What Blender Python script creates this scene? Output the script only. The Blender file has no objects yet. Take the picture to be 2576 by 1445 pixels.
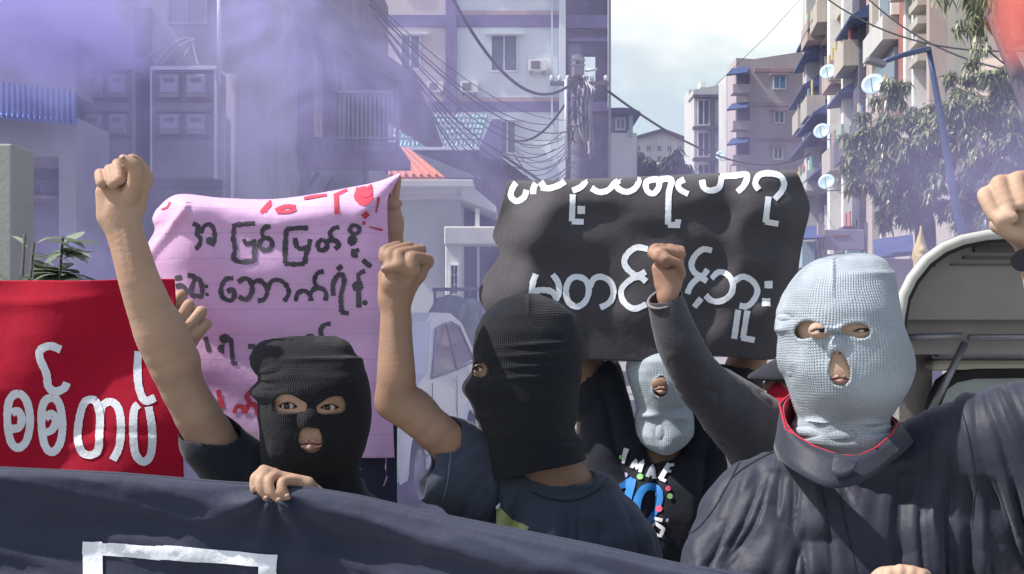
import bpy, math, random
import numpy as np
import openvdb
from mathutils import Vector, Matrix
from mathutils.bvhtree import BVHTree

random.seed(7)
RNG = np.random.default_rng(7)
scene = bpy.context.scene
COL = scene.collection

# ------------------------------------------------------------------ camera, sky, sun, exposure
FPX, U0, V0, CAMZ = 3000.0, 1288.0, 800.0, 1.55      # focal length and principal row in units of a 2576 px wide picture
cam_data = bpy.data.cameras.new('camera')
cam_data.sensor_width = 36.0
cam_data.lens = 36.0 * FPX / 2576.0
cam_data.shift_y = (V0 - 722.5) / 2576.0
cam_data.clip_end = 2000.0
cam_data.clip_start = 0.05
cam = bpy.data.objects.new('camera', cam_data)
cam.location = (0, 0, CAMZ)
cam.rotation_euler = (math.radians(90), 0, 0)
COL.objects.link(cam)
scene.camera = cam

SUN_EL, SUN_AZ = math.radians(53), math.radians(-99)   # azimuth measured from +Y (away from the camera) towards +X
sun_dir = Vector((math.sin(SUN_AZ) * math.cos(SUN_EL), math.cos(SUN_AZ) * math.cos(SUN_EL), math.sin(SUN_EL)))
sd = bpy.data.lights.new('sun', 'SUN')
sd.energy = 4.6
sd.angle = math.radians(0.9)
sd.color = (1.0, 0.95, 0.88)
sun = bpy.data.objects.new('sun', sd)
sun.rotation_euler = (-sun_dir).to_track_quat('-Z', 'Y').to_euler()
sun.location = (-20, 10, 40)
COL.objects.link(sun)

world = bpy.data.worlds.new('World')
scene.world = world
world.use_nodes = True
wt = world.node_tree
wt.nodes.clear()
def wn(t, **kw):
    n = wt.nodes.new(t)
    for k, v in kw.items(): setattr(n, k, v)
    return n
w_out = wn('ShaderNodeOutputWorld')
w_bg = wn('ShaderNodeBackground'); w_bg.inputs['Strength'].default_value = 0.095
w_sky = wn('ShaderNodeTexSky', sky_type='NISHITA', sun_disc=False, sun_elevation=SUN_EL, sun_rotation=SUN_AZ, air_density=1.2, dust_density=2.0)
w_tc = wn('ShaderNodeTexCoord')
w_map = wn('ShaderNodeMapping'); w_map.inputs['Scale'].default_value = (1.0, 1.0, 2.4); w_map.inputs['Location'].default_value = (0.35, 0.1, 0.62)
w_n1 = wn('ShaderNodeTexNoise'); w_n1.inputs['Scale'].default_value = 4.2; w_n1.inputs['Detail'].default_value = 7; w_n1.inputs['Roughness'].default_value = 0.52; w_n1.inputs['Distortion'].default_value = 0.25
w_r1 = wn('ShaderNodeValToRGB'); w_r1.color_ramp.elements[0].position = 0.42; w_r1.color_ramp.elements[1].position = 0.62
w_n2 = wn('ShaderNodeTexNoise'); w_n2.inputs['Scale'].default_value = 7.0; w_n2.inputs['Detail'].default_value = 5
w_r2 = wn('ShaderNodeValToRGB')
w_r2.color_ramp.elements[0].position = 0.35; w_r2.color_ramp.elements[0].color = (6.3, 6.8, 6.7, 1)
w_r2.color_ramp.elements[1].position = 0.62; w_r2.color_ramp.elements[1].color = (10.0, 10.2, 9.9, 1)
w_hz = wn('ShaderNodeMixRGB'); w_hz.inputs[0].default_value = 0.0; w_hz.inputs[2].default_value = (5.6, 6.7, 6.9, 1)
w_mix = wn('ShaderNodeMixRGB')
L = wt.links.new
L(w_tc.outputs['Generated'], w_map.inputs['Vector']); L(w_map.outputs[0], w_n1.inputs['Vector']); L(w_map.outputs[0], w_n2.inputs['Vector'])
w_sep = wn('ShaderNodeSeparateXYZ'); L(w_tc.outputs['Generated'], w_sep.inputs[0])
w_low = wn('ShaderNodeMapRange', interpolation_type='SMOOTHSTEP')       # the cloud bank stands over the roofs; the zenith is open blue
w_low.inputs['From Min'].default_value = 0.62; w_low.inputs['From Max'].default_value = 0.30
L(w_sep.outputs[2], w_low.inputs['Value'])
w_mul = wn('ShaderNodeMath', operation='MULTIPLY'); L(w_r1.outputs[0], w_mul.inputs[0]); L(w_low.outputs[0], w_mul.inputs[1])
w_mul2 = wn('ShaderNodeMath', operation='MULTIPLY'); w_mul2.inputs[1].default_value = 0.75; L(w_low.outputs[0], w_mul2.inputs[0]); L(w_mul2.outputs[0], w_hz.inputs[0])
L(w_n1.outputs['Fac'], w_r1.inputs[0]); L(w_n2.outputs['Fac'], w_r2.inputs[0])
L(w_sky.outputs[0], w_hz.inputs[1])
L(w_mul.outputs[0], w_mix.inputs[0]); L(w_hz.outputs[0], w_mix.inputs[1]); L(w_r2.outputs[0], w_mix.inputs[2])
L(w_mix.outputs[0], w_bg.inputs['Color']); L(w_bg.outputs[0], w_out.inputs[0])

scene.view_settings.view_transform = 'Standard'
scene.view_settings.look = 'None'
scene.view_settings.gamma = 1.0
scene.view_settings.exposure = 0.50
scene.cycles.use_denoising = True
scene.cycles.max_bounces = 6
scene.cycles.diffuse_bounces = 3
scene.cycles.transparent_max_bounces = 6
scene.cycles.volume_bounces = 3
scene.cycles.volume_step_rate = 1.0
scene.cycles.volume_max_steps = 96
scene.cycles.caustics_reflective = False
scene.cycles.caustics_refractive = False

# ------------------------------------------------------------------ geometry helpers
def W(u, v, d):
    """picture column u, row v at distance d -> metres"""
    return np.array(((u - U0) / FPX * d, d, CAMZ + (V0 - v) / FPX * d))
def PX(u, d): return (u - U0) / FPX * d
def PZ(v, d): return CAMZ + (V0 - v) / FPX * d
def zc(x0, y0, k):
    """a tracing made on an enlarged crop of the photograph -> picture units"""
    return lambda pts: [((x0 + p[0] * k) / 1.3913, (y0 + p[1] * k) / 1.3913) + tuple(p[2:]) for p in pts]

def link(o, parent=None):
    COL.objects.link(o)
    if parent is not None: o.parent = parent
    return o
def props(o, label=None, cat=None, group=None, kind=None):
    if label: o['label'] = label
    if cat: o['category'] = cat
    if group: o['group'] = group
    if kind: o['kind'] = kind
    return o
def thing(name, label, cat, loc=(0, 0, 0), group=None, rotz=0.0):
    o = bpy.data.objects.new(name, None)
    o.empty_display_size = 0.1
    o.location = loc; o.rotation_euler = (0, 0, rotz)
    link(o); props(o, label, cat, group)
    return o
def me_obj(name, verts, faces, m=None, parent=None, smooth=False, label=None, local=False):
    """one mesh object; verts in world metres unless local"""
    me = bpy.data.meshes.new(name)
    verts = np.asarray(verts, float)
    o = bpy.data.objects.new(name, me)
    if parent is not None and not local:
        mi = np.array(parent_matrix(parent).inverted())
        verts = verts @ mi[:3, :3].T + mi[:3, 3]
    me.from_pydata(verts.tolist(), [], [list(f) for f in faces])
    if smooth:
        me.polygons.foreach_set('use_smooth', np.ones(len(me.polygons), bool))
    me.update()
    if m: me.materials.append(m)
    link(o, parent)
    if label: o['label'] = label
    return o
def parent_matrix(o):
    mw = Matrix.Translation(o.location) @ o.rotation_euler.to_matrix().to_4x4()
    return parent_matrix(o.parent) @ mw if o.parent else mw

class MB:
    """collects boxes, bars, sheets and tubes; build() links them as one mesh"""
    def __init__(s): s.v = []; s.f = []
    def add(s, v, f):
        n = len(s.v); s.v += [tuple(map(float, p)) for p in v]; s.f += [[i + n for i in q] for q in f]; return s
    def box(s, lo, hi, M=None):
        x0, y0, z0 = lo; x1, y1, z1 = hi
        v = [(x0,y0,z0),(x1,y0,z0),(x1,y1,z0),(x0,y1,z0),(x0,y0,z1),(x1,y0,z1),(x1,y1,z1),(x0,y1,z1)]
        if M is not None: v = [tuple(M @ Vector(p)) for p in v]
        return s.add(v, [(0,3,2,1),(4,5,6,7),(0,1,5,4),(1,2,6,5),(2,3,7,6),(3,0,4,7)])
    def prism(s, base, off):
        """polygon base (3-D points) swept by vector off"""
        n = len(base); b = [Vector(p) for p in base]; o = Vector(off)
        v = b + [p + o for p in b]
        f = [tuple(range(n))[::-1], tuple(range(n, 2 * n))] + [(i, (i + 1) % n, n + (i + 1) % n, n + i) for i in range(n)]
        return s.add(v, f)
    def tube(s, pts, r, n=8, caps=True):
        pts = [Vector(p) for p in pts]
        rs = r if isinstance(r, (list, tuple)) else [r] * len(pts)
        v = []; f = []
        up = Vector((0, 0, 1))
        for i, p in enumerate(pts):
            t = (pts[min(i + 1, len(pts) - 1)] - pts[max(i - 1, 0)]).normalized()
            a = t.cross(up)
            if a.length < 1e-3: a = t.cross(Vector((0, 1, 0)))
            a.normalize(); b = t.cross(a)
            for k in range(n):
                q = 2 * math.pi * k / n
                v.append(p + (a * math.cos(q) + b * math.sin(q)) * rs[i])
        for i in range(len(pts) - 1):
            for k in range(n):
                f.append((i*n+k, i*n+(k+1)%n, (i+1)*n+(k+1)%n, (i+1)*n+k))
        if caps: f += [tuple(range(n))[::-1], tuple((len(pts)-1)*n+k for k in range(n))]
        return s.add(v, f)
    def build(s, name, m=None, parent=None, smooth=False, bevel=0.0, label=None, local=False):
        o = me_obj(name, s.v, s.f, m, parent, smooth, label, local)
        if bevel:
            b = o.modifiers.new('bevel', 'BEVEL'); b.width = bevel; b.segments = 2; b.limit_method = 'ANGLE'
        return o

# ------------------------------------------------------------------ noise and signed-distance fields
_perm = RNG.random(4096).astype(np.float32)
def vnoise(p):
    i = np.floor(p).astype(np.int64); f = (p - i).astype(np.float32); f = f * f * (3 - 2 * f)
    out = 0
    for dx in (0, 1):
        for dy in (0, 1):
            for dz in (0, 1):
                h = ((i[:, 0] + dx) * 73856093 ^ (i[:, 1] + dy) * 19349663 ^ (i[:, 2] + dz) * 83492791) & 4095
                w = (f[:, 0] if dx else 1 - f[:, 0]) * (f[:, 1] if dy else 1 - f[:, 1]) * (f[:, 2] if dz else 1 - f[:, 2])
                out = out + _perm[h] * w
    return out
def fbm(p, o=3):
    s = 0; a = 0.5; t = 0
    for k in range(o):
        s = s + a * vnoise(p * (2 ** k) + 17.3 * k); t += a; a *= 0.5
    return s / t

class SDF:
    def __init__(s, h=0.003): s.h = h; s.pr = []
    def put(s, fn, lo, hi, k=0.01, op='u'): s.pr.append((fn, np.array(lo, float), np.array(hi, float), k, op)); return s
    def cap(s, a, b, ra, rb=None, k=0.01, op='u'):
        a = np.asarray(a, float); b = np.asarray(b, float); rb = ra if rb is None else rb
        ba = b - a; L2 = max(ba @ ba, 1e-12)
        def fn(X, Y, Z):
            px, py, pz = X - a[0], Y - a[1], Z - a[2]
            t = np.clip((px * ba[0] + py * ba[1] + pz * ba[2]) / L2, 0, 1)
            return np.sqrt((px - t * ba[0]) ** 2 + (py - t * ba[1]) ** 2 + (pz - t * ba[2]) ** 2) - (ra + (rb - ra) * t)
        R = max(ra, rb)
        return s.put(fn, np.minimum(a, b) - R, np.maximum(a, b) + R, k, op)
    def chain(s, pts, k=0.01, k0=None, op='u', bend=True):
        """pts: (u, v, depth, radius in picture units); a limb or finger as one tapering tube"""
        A = np.array([list(W(p[0], p[1], p[2])) + [p[3] * p[2] / FPX] for p in pts])
        if len(A) == 1: A = np.vstack([A, A])
        if bend and len(A) > 2:
            out = []
            for i in range(len(A) - 1):
                p0 = A[i - 1] if i else 2 * A[0] - A[1]; p3 = A[i + 2] if i + 2 < len(A) else 2 * A[-1] - A[-2]
                for q in range(4):
                    t = q / 4; lin = A[i] + (A[i + 1] - A[i]) * t
                    cr = 0.5 * (2 * A[i] + (A[i + 1] - p0) * t + (2 * p0 - 5 * A[i] + 4 * A[i + 1] - p3) * t * t + (3 * A[i] - p0 - 3 * A[i + 1] + p3) * t ** 3)
                    out.append(lin * 0.35 + cr * 0.65)
            out.append(A[-1]); A = np.array(out)
        kk = k if k0 is None else k0
        def fn(X, Y, Z):
            best = None
            for i in range(len(A) - 1):
                a, ba = A[i, :3], A[i + 1, :3] - A[i, :3]
                L2 = max(ba @ ba, 1e-12)
                px, py, pz = X - a[0], Y - a[1], Z - a[2]
                t = np.clip((px * ba[0] + py * ba[1] + pz * ba[2]) / L2, 0, 1)
                d = np.sqrt((px - t * ba[0]) ** 2 + (py - t * ba[1]) ** 2 + (pz - t * ba[2]) ** 2) - (A[i, 3] + (A[i + 1, 3] - A[i, 3]) * t)
                if best is None: best = d
                else:
                    h = np.maximum(0.004 - np.abs(best - d), 0) / 0.004
                    best = np.minimum(best, d) - h * h * 0.001
            return best
        R = A[:, 3].max()
        return s.put(fn, A[:, :3].min(0) - R, A[:, :3].max(0) + R, kk if op == 'u' else k, op)
    def torso(s, u, v, d, hw, hd, k=0.05, taper=0.94):
        z0 = PZ(v, d)
        tab = [(0.0, .40, .50), (-.03, .68, .74), (-.07, .87, .90), (-.14, 1, 1), (-.30, .99, 1), (-.50, taper, .98), (-.80, taper * 1.02, 1)]
        return s.put(*loft_fn([z0 + t[0] for t in tab], [PX(u, d)] * 7, [d] * 7, [hw * t[1] for t in tab], [hd * t[2] for t in tab], e=2.5), k=k)
    def ell(s, c, r, R=None, k=0.01, op='u'):
        c = np.asarray(c, float); r = np.asarray(r, float)
        M = np.eye(3) if R is None else np.array(R.to_3x3()).T
        def fn(X, Y, Z):
            x, y, z = X - c[0], Y - c[1], Z - c[2]
            a = (M[0,0]*x + M[0,1]*y + M[0,2]*z); b = (M[1,0]*x + M[1,1]*y + M[1,2]*z); d = (M[2,0]*x + M[2,1]*y + M[2,2]*z)
            k0 = np.sqrt((a/r[0])**2 + (b/r[1])**2 + (d/r[2])**2)
            k1 = np.sqrt((a/r[0]**2)**2 + (b/r[1]**2)**2 + (d/r[2]**2)**2)
            return k0 * (k0 - 1) / np.maximum(k1, 1e-6)
        m = r.max()
        return s.put(fn, c - m, c + m, k, op)
    def bounds(s, pad):
        u = [p for p in s.pr if p[4] == 'u']
        return np.min([p[1] for p in u], 0) - pad, np.max([p[2] for p in u], 0) + pad
    def mesh(s, band=4, clip=None):
        h = s.h; far = band * h
        lo, hi = s.bounds(far + 2 * h)
        if clip is not None:
            lo = np.maximum(lo, clip[0]); hi = np.minimum(hi, clip[1])
        n = np.ceil((hi - lo) / h).astype(int) + 1
        A = np.full(n, far, np.float32)
        ax = [(lo[i] + h * np.arange(n[i])).astype(np.float32) for i in range(3)]
        for fn, plo, phi, k, op in s.pr:
            m = k + far + h
            i0 = np.clip(np.floor((plo - m - lo) / h).astype(int), 0, n); i1 = np.clip(np.ceil((phi + m - lo) / h).astype(int) + 1, 0, n)
            if (i1 <= i0).any(): continue
            sl = tuple(slice(a, b) for a, b in zip(i0, i1))
            X = ax[0][sl[0]][:, None, None]; Y = ax[1][sl[1]][None, :, None]; Z = ax[2][sl[2]][None, None, :]
            b = np.broadcast_to(fn(X, Y, Z), A[sl].shape).astype(np.float32)
            a = A[sl]
            if op == 'u':
                t = np.clip(0.5 + 0.5 * (a - b) / k, 0, 1)
                A[sl] = a * (1 - t) + b * t - k * t * (1 - t)
            elif op == 's':      # subtract
                t = np.clip(0.5 - 0.5 * (a + b) / k, 0, 1)
                A[sl] = a * (1 - t) + (-b) * t + k * t * (1 - t)
            elif op == 'i':      # intersect
                A[sl] = np.maximum(a, b)
            elif op == 'h':      # hollow to a shell of thickness k
                A[sl] = np.maximum(a, -(a + k))
        for i in range(3):       # close the surface at the border of the box
            sl = [slice(None)] * 3
            for e in (0, -1):
                sl[i] = e; A[tuple(sl)] = far
            sl[i] = slice(None)
        A = np.clip(A, -far, far)
        g = openvdb.FloatGrid(float(far)); g.copyFromArray(A)
        v, q = g.convertToQuads(0.0)
        v = v * h + lo
        return v.astype(np.float64), q[:, ::-1]
    def build(s, name, m, parent=None, disp=None, clip=None, cut=None, relax=1, label=None):
        """cut(face centres) -> mask of faces to drop (an open hem)"""
        v, q = s.mesh(clip=clip)
        for _ in range(relax):   # light smoothing over the edges
            acc = np.zeros_like(v); cnt = np.zeros(len(v))
            for a, b in ((0, 1), (1, 2), (2, 3), (3, 0)):
                np.add.at(acc, q[:, a], v[q[:, b]]); np.add.at(acc, q[:, b], v[q[:, a]])
                np.add.at(cnt, q[:, a], 1); np.add.at(cnt, q[:, b], 1)
            v = v * 0.5 + 0.5 * acc / np.maximum(cnt, 1)[:, None]
        if disp is not None:
            nrm = np.zeros_like(v)
            fn = np.cross(v[q[:, 2]] - v[q[:, 0]], v[q[:, 3]] - v[q[:, 1]])
            for a in range(4): np.add.at(nrm, q[:, a], fn)
            nrm /= np.maximum(np.linalg.norm(nrm, axis=1), 1e-12)[:, None]
            d = disp(v)
            v = v + nrm * np.asarray(d)[:, None]
        if cut is not None:
            q = q[~cut(v[q].mean(1))]
        me = bpy.data.meshes.new(name)
        vv = v
        if parent is not None:
            mi = np.array(parent_matrix(parent).inverted()); vv = v @ mi[:3, :3].T + mi[:3, 3]
        me.vertices.add(len(vv)); me.vertices.foreach_set('co', vv.astype(np.float32).ravel())
        me.loops.add(q.size); me.loops.foreach_set('vertex_index', q.astype(np.int32).ravel())
        me.polygons.add(len(q)); me.polygons.foreach_set('loop_start', (np.arange(len(q)) * 4).astype(np.int32))
        me.update(calc_edges=True)
        me.polygons.foreach_set('use_smooth', np.ones(len(q), bool))
        me.validate()
        if m: me.materials.append(m)
        o = bpy.data.objects.new(name, me); link(o, parent)
        if label: o['label'] = label
        o_bvh[o.name] = (v, q)
        return o
o_bvh = {}
def bvh_of(o):
    v, q = o_bvh[o.name]
    return BVHTree.FromPolygons(v.tolist(), q.tolist())

def loft_fn(zs, cx, cy, rx, ry, e=2.3, grow=0.0):
    zs = np.array(zs); o = np.argsort(zs); zs = zs[o]
    cx, cy, rx, ry = [np.interp(np.linspace(zs[0], zs[-1], 160), zs, np.array(a, float)[o]) for a in (cx, cy, rx, ry)]
    zz = np.linspace(zs[0], zs[-1], 160)
    ker = np.array([1, 2, 3, 2, 1]) / 9.0
    sm = lambda a: np.convolve(np.pad(a, 2, mode='edge'), ker, 'valid')
    cx, cy, rx, ry = map(sm, (cx, cy, rx, ry))
    def fn(X, Y, Z):
        z = Z.ravel()
        g = lambda a: np.interp(z, zz, a).astype(np.float32)[None, None, :]
        a, b = g(rx) + grow, g(ry) + grow
        a = np.maximum(a, 0.004); b = np.maximum(b, 0.004)
        q = ((np.abs(X - g(cx)) / a) ** e + (np.abs(Y - g(cy)) / b) ** e) ** (1 / e)
        d = (q - 1) * np.minimum(a, b)
        top = (Z - (zz[-1] + grow)); bot = (zz[0] - grow) - Z
        return np.maximum(np.maximum(d * 0.85, top), bot)
    lo = np.array((min(cx - rx), min(cy - ry), zz[0])) - abs(grow); hi = np.array((max(cx + rx), max(cy + ry), zz[-1])) + abs(grow)
    return fn, lo, hi
def poly2(pts, d):
    """signed distance to a traced outline, along the sight lines that traced it"""
    P = np.array([(PX(u, d), PZ(v, d)) for u, v in pts], np.float32)
    def fn(X, Z, Y):
        x = X * (d / Y); z = CAMZ + (Z - CAMZ) * (d / Y)
        x, z = np.broadcast_arrays(x, z)
        dmin = np.full(x.shape, 1e9, np.float32); ins = np.zeros(x.shape, bool)
        for i in range(len(P)):
            a = P[i]; b = P[(i + 1) % len(P)]; e = b - a
            wx, wz = x - a[0], z - a[1]
            t = np.clip((wx * e[0] + wz * e[1]) / max(float(e @ e), 1e-12), 0, 1)
            dmin = np.minimum(dmin, (wx - t * e[0]) ** 2 + (wz - t * e[1]) ** 2)
            c = (a[1] <= z) != (b[1] <= z)
            with np.errstate(divide='ignore', invalid='ignore'):
                xi = a[0] + (z - a[1]) / (b[1] - a[1] + 1e-12) * e[0]
            ins ^= c & (x < xi)
        r = np.sqrt(dmin); r[ins] *= -1
        return r
    lo = P.min(0) - 0.012; hi = P.max(0) + 0.012
    return fn, lo, hi
# ------------------------------------------------------------------ materials
def nmat(name):
    m = bpy.data.materials.new(name); m.use_nodes = True
    nt = m.node_tree; b = nt.nodes['Principled BSDF']
    return m, nt, b
def nd(nt, t, **kw):
    n = nt.nodes.new(t)
    for k, v in kw.items():
        if k in n.inputs.keys(): n.inputs[k].default_value = v
        else: setattr(n, k, v)
    return n
def mth(nt, op, a, b=None, c=None):
    n = nt.nodes.new('ShaderNodeMath'); n.operation = op
    for i, x in enumerate((a, b, c)):
        if x is None: continue
        if isinstance(x, (int, float)): n.inputs[i].default_value = x
        else: nt.links.new(x, n.inputs[i])
    return n.outputs[0]
def mat(name, col, rough=0.7, var=0.12, scale=6.0, bump=0.0, bscale=60.0, metal=0.0, spec=0.4, dirt=None, dirt_amt=0.5, dirt_scale=2.0, transl=0.0, sss=0.0, stretch=(1, 1, 1), lines=None):
    """plain surface with a little variation, optional bump, stains and ruled lines"""
    m, nt, b = nmat(name); lk = nt.links.new
    b.inputs['Roughness'].default_value = rough; b.inputs['Metallic'].default_value = metal
    b.inputs['Specular IOR Level'].default_value = spec
    tc = nd(nt, 'ShaderNodeTexCoord'); mp = nd(nt, 'ShaderNodeMapping'); mp.inputs['Scale'].default_value = stretch
    lk(tc.outputs['Object'], mp.inputs[0])
    n = nd(nt, 'ShaderNodeTexNoise', Scale=scale, Detail=6.0, Roughness=0.6); lk(mp.outputs[0], n.inputs['Vector'])
    r = nd(nt, 'ShaderNodeValToRGB')
    r.color_ramp.elements[0].position = 0.3; r.color_ramp.elements[1].position = 0.7
    r.color_ramp.elements[0].color = tuple(c * (1 - var) for c in col) + (1,)
    r.color_ramp.elements[1].color = tuple(min(1, c * (1 + var)) for c in col) + (1,)
    lk(n.outputs['Fac'], r.inputs[0]); out = r.outputs[0]
    if dirt:
        n2 = nd(nt, 'ShaderNodeTexNoise', Scale=dirt_scale, Detail=8.0, Roughness=0.7); lk(mp.outputs[0], n2.inputs['Vector'])
        r2 = nd(nt, 'ShaderNodeValToRGB'); r2.color_ramp.elements[0].position = 0.48; r2.color_ramp.elements[1].position = 0.72
        lk(n2.outputs['Fac'], r2.inputs[0])
        mx = nd(nt, 'ShaderNodeMixRGB'); mx.inputs[2].default_value = tuple(dirt) + (1,)
        lk(mth(nt, 'MULTIPLY', r2.outputs[0], dirt_amt), mx.inputs[0]); lk(out, mx.inputs[1]); out = mx.outputs[0]
    if lines:
        axis, per, width, lc = lines
        sp = nd(nt, 'ShaderNodeSeparateXYZ'); lk(tc.outputs['Object'], sp.inputs[0])
        fr = mth(nt, 'FRACT', mth(nt, 'MULTIPLY', mth(nt, 'ADD', sp.outputs[axis], mth(nt, 'MULTIPLY', n.outputs['Fac'], per * 0.25)), 1.0 / per))
        mx = nd(nt, 'ShaderNodeMixRGB'); mx.inputs[2].default_value = tuple(lc) + (1,)
        lk(mth(nt, 'MULTIPLY', mth(nt, 'LESS_THAN', fr, width / per), 0.32), mx.inputs[0]); lk(out, mx.inputs[1]); out = mx.outputs[0]
    lk(out, b.inputs['Base Color'])
    if bump:
        nb = nd(nt, 'ShaderNodeTexNoise', Scale=bscale, Detail=4.0); lk(mp.outputs[0], nb.inputs['Vector'])
        bp = nd(nt, 'ShaderNodeBump', Strength=bump, Distance=0.01); lk(nb.outputs['Fac'], bp.inputs['Height']); lk(bp.outputs[0], b.inputs['Normal'])
    if sss:
        b.inputs['Subsurface Weight'].default_value = sss; b.inputs['Subsurface Radius'].default_value = (0.012, 0.005, 0.003); b.inputs['Subsurface Scale'].default_value = 1.0
    if transl:
        o = nt.nodes['Material Output']; t = nd(nt, 'ShaderNodeBsdfTranslucent'); lk(out, t.inputs['Color'])
        ms = nd(nt, 'ShaderNodeMixShader'); ms.inputs[0].default_value = transl
        lk(b.outputs[0], ms.inputs[1]); lk(t.outputs[0], ms.inputs[2]); lk(ms.outputs[0], o.inputs[0])
    return m
def weave(name, col, rough=0.85, transl=0.0, var=0.1, bump=0.25, scale=420.0, lines=None, stain=None):
    """woven cloth: fine thread bump over soft variation"""
    m = mat(name, col, rough, var, 5.0, 0, 60, 0, 0.25, transl=transl, lines=lines, dirt=stain, dirt_amt=0.55, dirt_scale=2.6)
    nt = m.node_tree; b = nt.nodes['Principled BSDF']
    b.inputs['Sheen Weight'].default_value = 0.15; b.inputs['Sheen Roughness'].default_value = 0.5
    tc = nd(nt, 'ShaderNodeTexCoord')
    n = nd(nt, 'ShaderNodeTexNoise', Scale=scale, Detail=2.0); nt.links.new(tc.outputs['Object'], n.inputs['Vector'])
    n2 = nd(nt, 'ShaderNodeTexNoise', Scale=22.0, Detail=4.0); nt.links.new(tc.outputs['Object'], n2.inputs['Vector'])
    h = mth(nt, 'ADD', mth(nt, 'MULTIPLY', n.outputs['Fac'], 0.12), n2.outputs['Fac'])
    bp = nd(nt, 'ShaderNodeBump', Strength=bump, Distance=0.012); nt.links.new(h, bp.inputs['Height']); nt.links.new(bp.outputs[0], b.inputs['Normal'])
    return m
def knit(name, col, centre, radius=0.1, rib=0.0046, course=0.0042, strength=0.8, dark=0.75):
    """ribbed knit: columns of stitches run up the head, courses run round it"""
    m, nt, b = nmat(name); lk = nt.links.new
    b.inputs['Roughness'].default_value = 0.95; b.inputs['Specular IOR Level'].default_value = 0.15
    b.inputs['Sheen Weight'].default_value = 0.08; b.inputs['Sheen Roughness'].default_value = 0.6
    tc = nd(nt, 'ShaderNodeTexCoord'); mp = nd(nt, 'ShaderNodeMapping'); mp.inputs['Location'].default_value = tuple(-c for c in centre)
    lk(tc.outputs['Object'], mp.inputs[0])
    wob = nd(nt, 'ShaderNodeTexNoise', Scale=9.0, Detail=2.0); lk(mp.outputs[0], wob.inputs['Vector'])
    wv = nd(nt, 'ShaderNodeVectorMath', operation='MULTIPLY_ADD'); lk(wob.outputs['Color'], wv.inputs[0]); wv.inputs[1].default_value = (0.028,) * 3; lk(mp.outputs[0], wv.inputs[2])
    sp = nd(nt, 'ShaderNodeSeparateXYZ'); lk(wv.outputs[0], sp.inputs[0])
    th = mth(nt, 'ARCTAN2', sp.outputs[0], mth(nt, 'MULTIPLY', sp.outputs[1], -1))
    u = mth(nt, 'MULTIPLY', th, radius / rib)
    fr = mth(nt, 'ABSOLUTE', mth(nt, 'SUBTRACT', mth(nt, 'FRACT', u), 0.5))
    ribh = mth(nt, 'SUBTRACT', 0.5, mth(nt, 'MULTIPLY', mth(nt, 'MULTIPLY', fr, fr), 2.0))
    v = mth(nt, 'ADD', mth(nt, 'MULTIPLY', sp.outputs[2], 1 / course), mth(nt, 'MULTIPLY', fr, 0.9))
    fv = mth(nt, 'ABSOLUTE', mth(nt, 'SUBTRACT', mth(nt, 'FRACT', v), 0.5))
    crs = mth(nt, 'SUBTRACT', 0.5, mth(nt, 'MULTIPLY', mth(nt, 'MULTIPLY', fv, fv), 2.0))
    msk = nd(nt, 'ShaderNodeTexNoise', Scale=16.0, Detail=2.0); lk(mp.outputs[0], msk.inputs['Vector'])
    mr = nd(nt, 'ShaderNodeValToRGB'); mr.color_ramp.elements[0].position = 0.35; mr.color_ramp.elements[1].position = 0.62
    mr.color_ramp.elements[0].color = (0.25, 0.25, 0.25, 1); lk(msk.outputs['Fac'], mr.inputs[0])
    h = mth(nt, 'ADD', mth(nt, 'MULTIPLY', ribh, 0.9), mth(nt, 'MULTIPLY', crs, 0.75))
    h = mth(nt, 'MULTIPLY', h, mr.outputs[0])
    fz = nd(nt, 'ShaderNodeTexNoise', Scale=380.0, Detail=2.0); lk(tc.outputs['Object'], fz.inputs['Vector'])
    big = nd(nt, 'ShaderNodeTexNoise', Scale=24.0, Detail=3.0); lk(tc.outputs['Object'], big.inputs['Vector'])
    h2 = mth(nt, 'ADD', h, mth(nt, 'ADD', mth(nt, 'MULTIPLY', fz.outputs['Fac'], 0.35), mth(nt, 'MULTIPLY', big.outputs['Fac'], 1.1)))
    bp = nd(nt, 'ShaderNodeBump', Strength=strength, Distance=0.004); lk(h2, bp.inputs['Height']); lk(bp.outputs[0], b.inputs['Normal'])
    # yarn melange from fine noise, plus shade painted into the grooves between stitches
    cr = nd(nt, 'ShaderNodeMixRGB'); cr.inputs[1].default_value = tuple(c * dark for c in col) + (1,); cr.inputs[2].default_value = tuple(min(1, c * 1.08) for c in col) + (1,)
    lk(mth(nt, 'ADD', mth(nt, 'MULTIPLY', fz.outputs['Fac'], 0.55), mth(nt, 'MULTIPLY', h, 0.6)), cr.inputs[0]); lk(cr.outputs[0], b.inputs['Base Color'])
    return m
def skin(name, col):
    m = mat(name, col, 0.60, 0.14, 11.0, 0.10, 190.0, 0, 0.3, dirt=tuple((col[0] * 0.92, col[1] * 0.72, col[2] * 0.68)), dirt_amt=0.55, dirt_scale=9.0, sss=0.08)
    return m
M = {}
M['skin'] = skin('skin', (0.41, 0.265, 0.19))
M['skin_tan'] = skin('skin_tan', (0.285, 0.175, 0.122))
M['skin_pale'] = skin('skin_pale', (0.48, 0.325, 0.24))
M['skin_brown'] = skin('skin_brown', (0.34, 0.195, 0.14))
M['lip'] = mat('lip', (0.36, 0.20, 0.165), 0.45, 0.1, 60, 0.2, 160)
M['mouth_dark'] = mat('mouth_dark', (0.05, 0.015, 0.013), 0.5, 0.05)
M['lash'] = mat('lash', (0.015, 0.012, 0.011), 0.7, 0.05)
M['eye_white'] = mat('eye_white', (0.62, 0.58, 0.55), 0.15, 0.04, 40)
M['iris'] = mat('iris', (0.028, 0.014, 0.009), 0.08, 0.2, 80)
M['nail'] = mat('nail', (0.50, 0.325, 0.26), 0.3, 0.05, 60)
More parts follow.
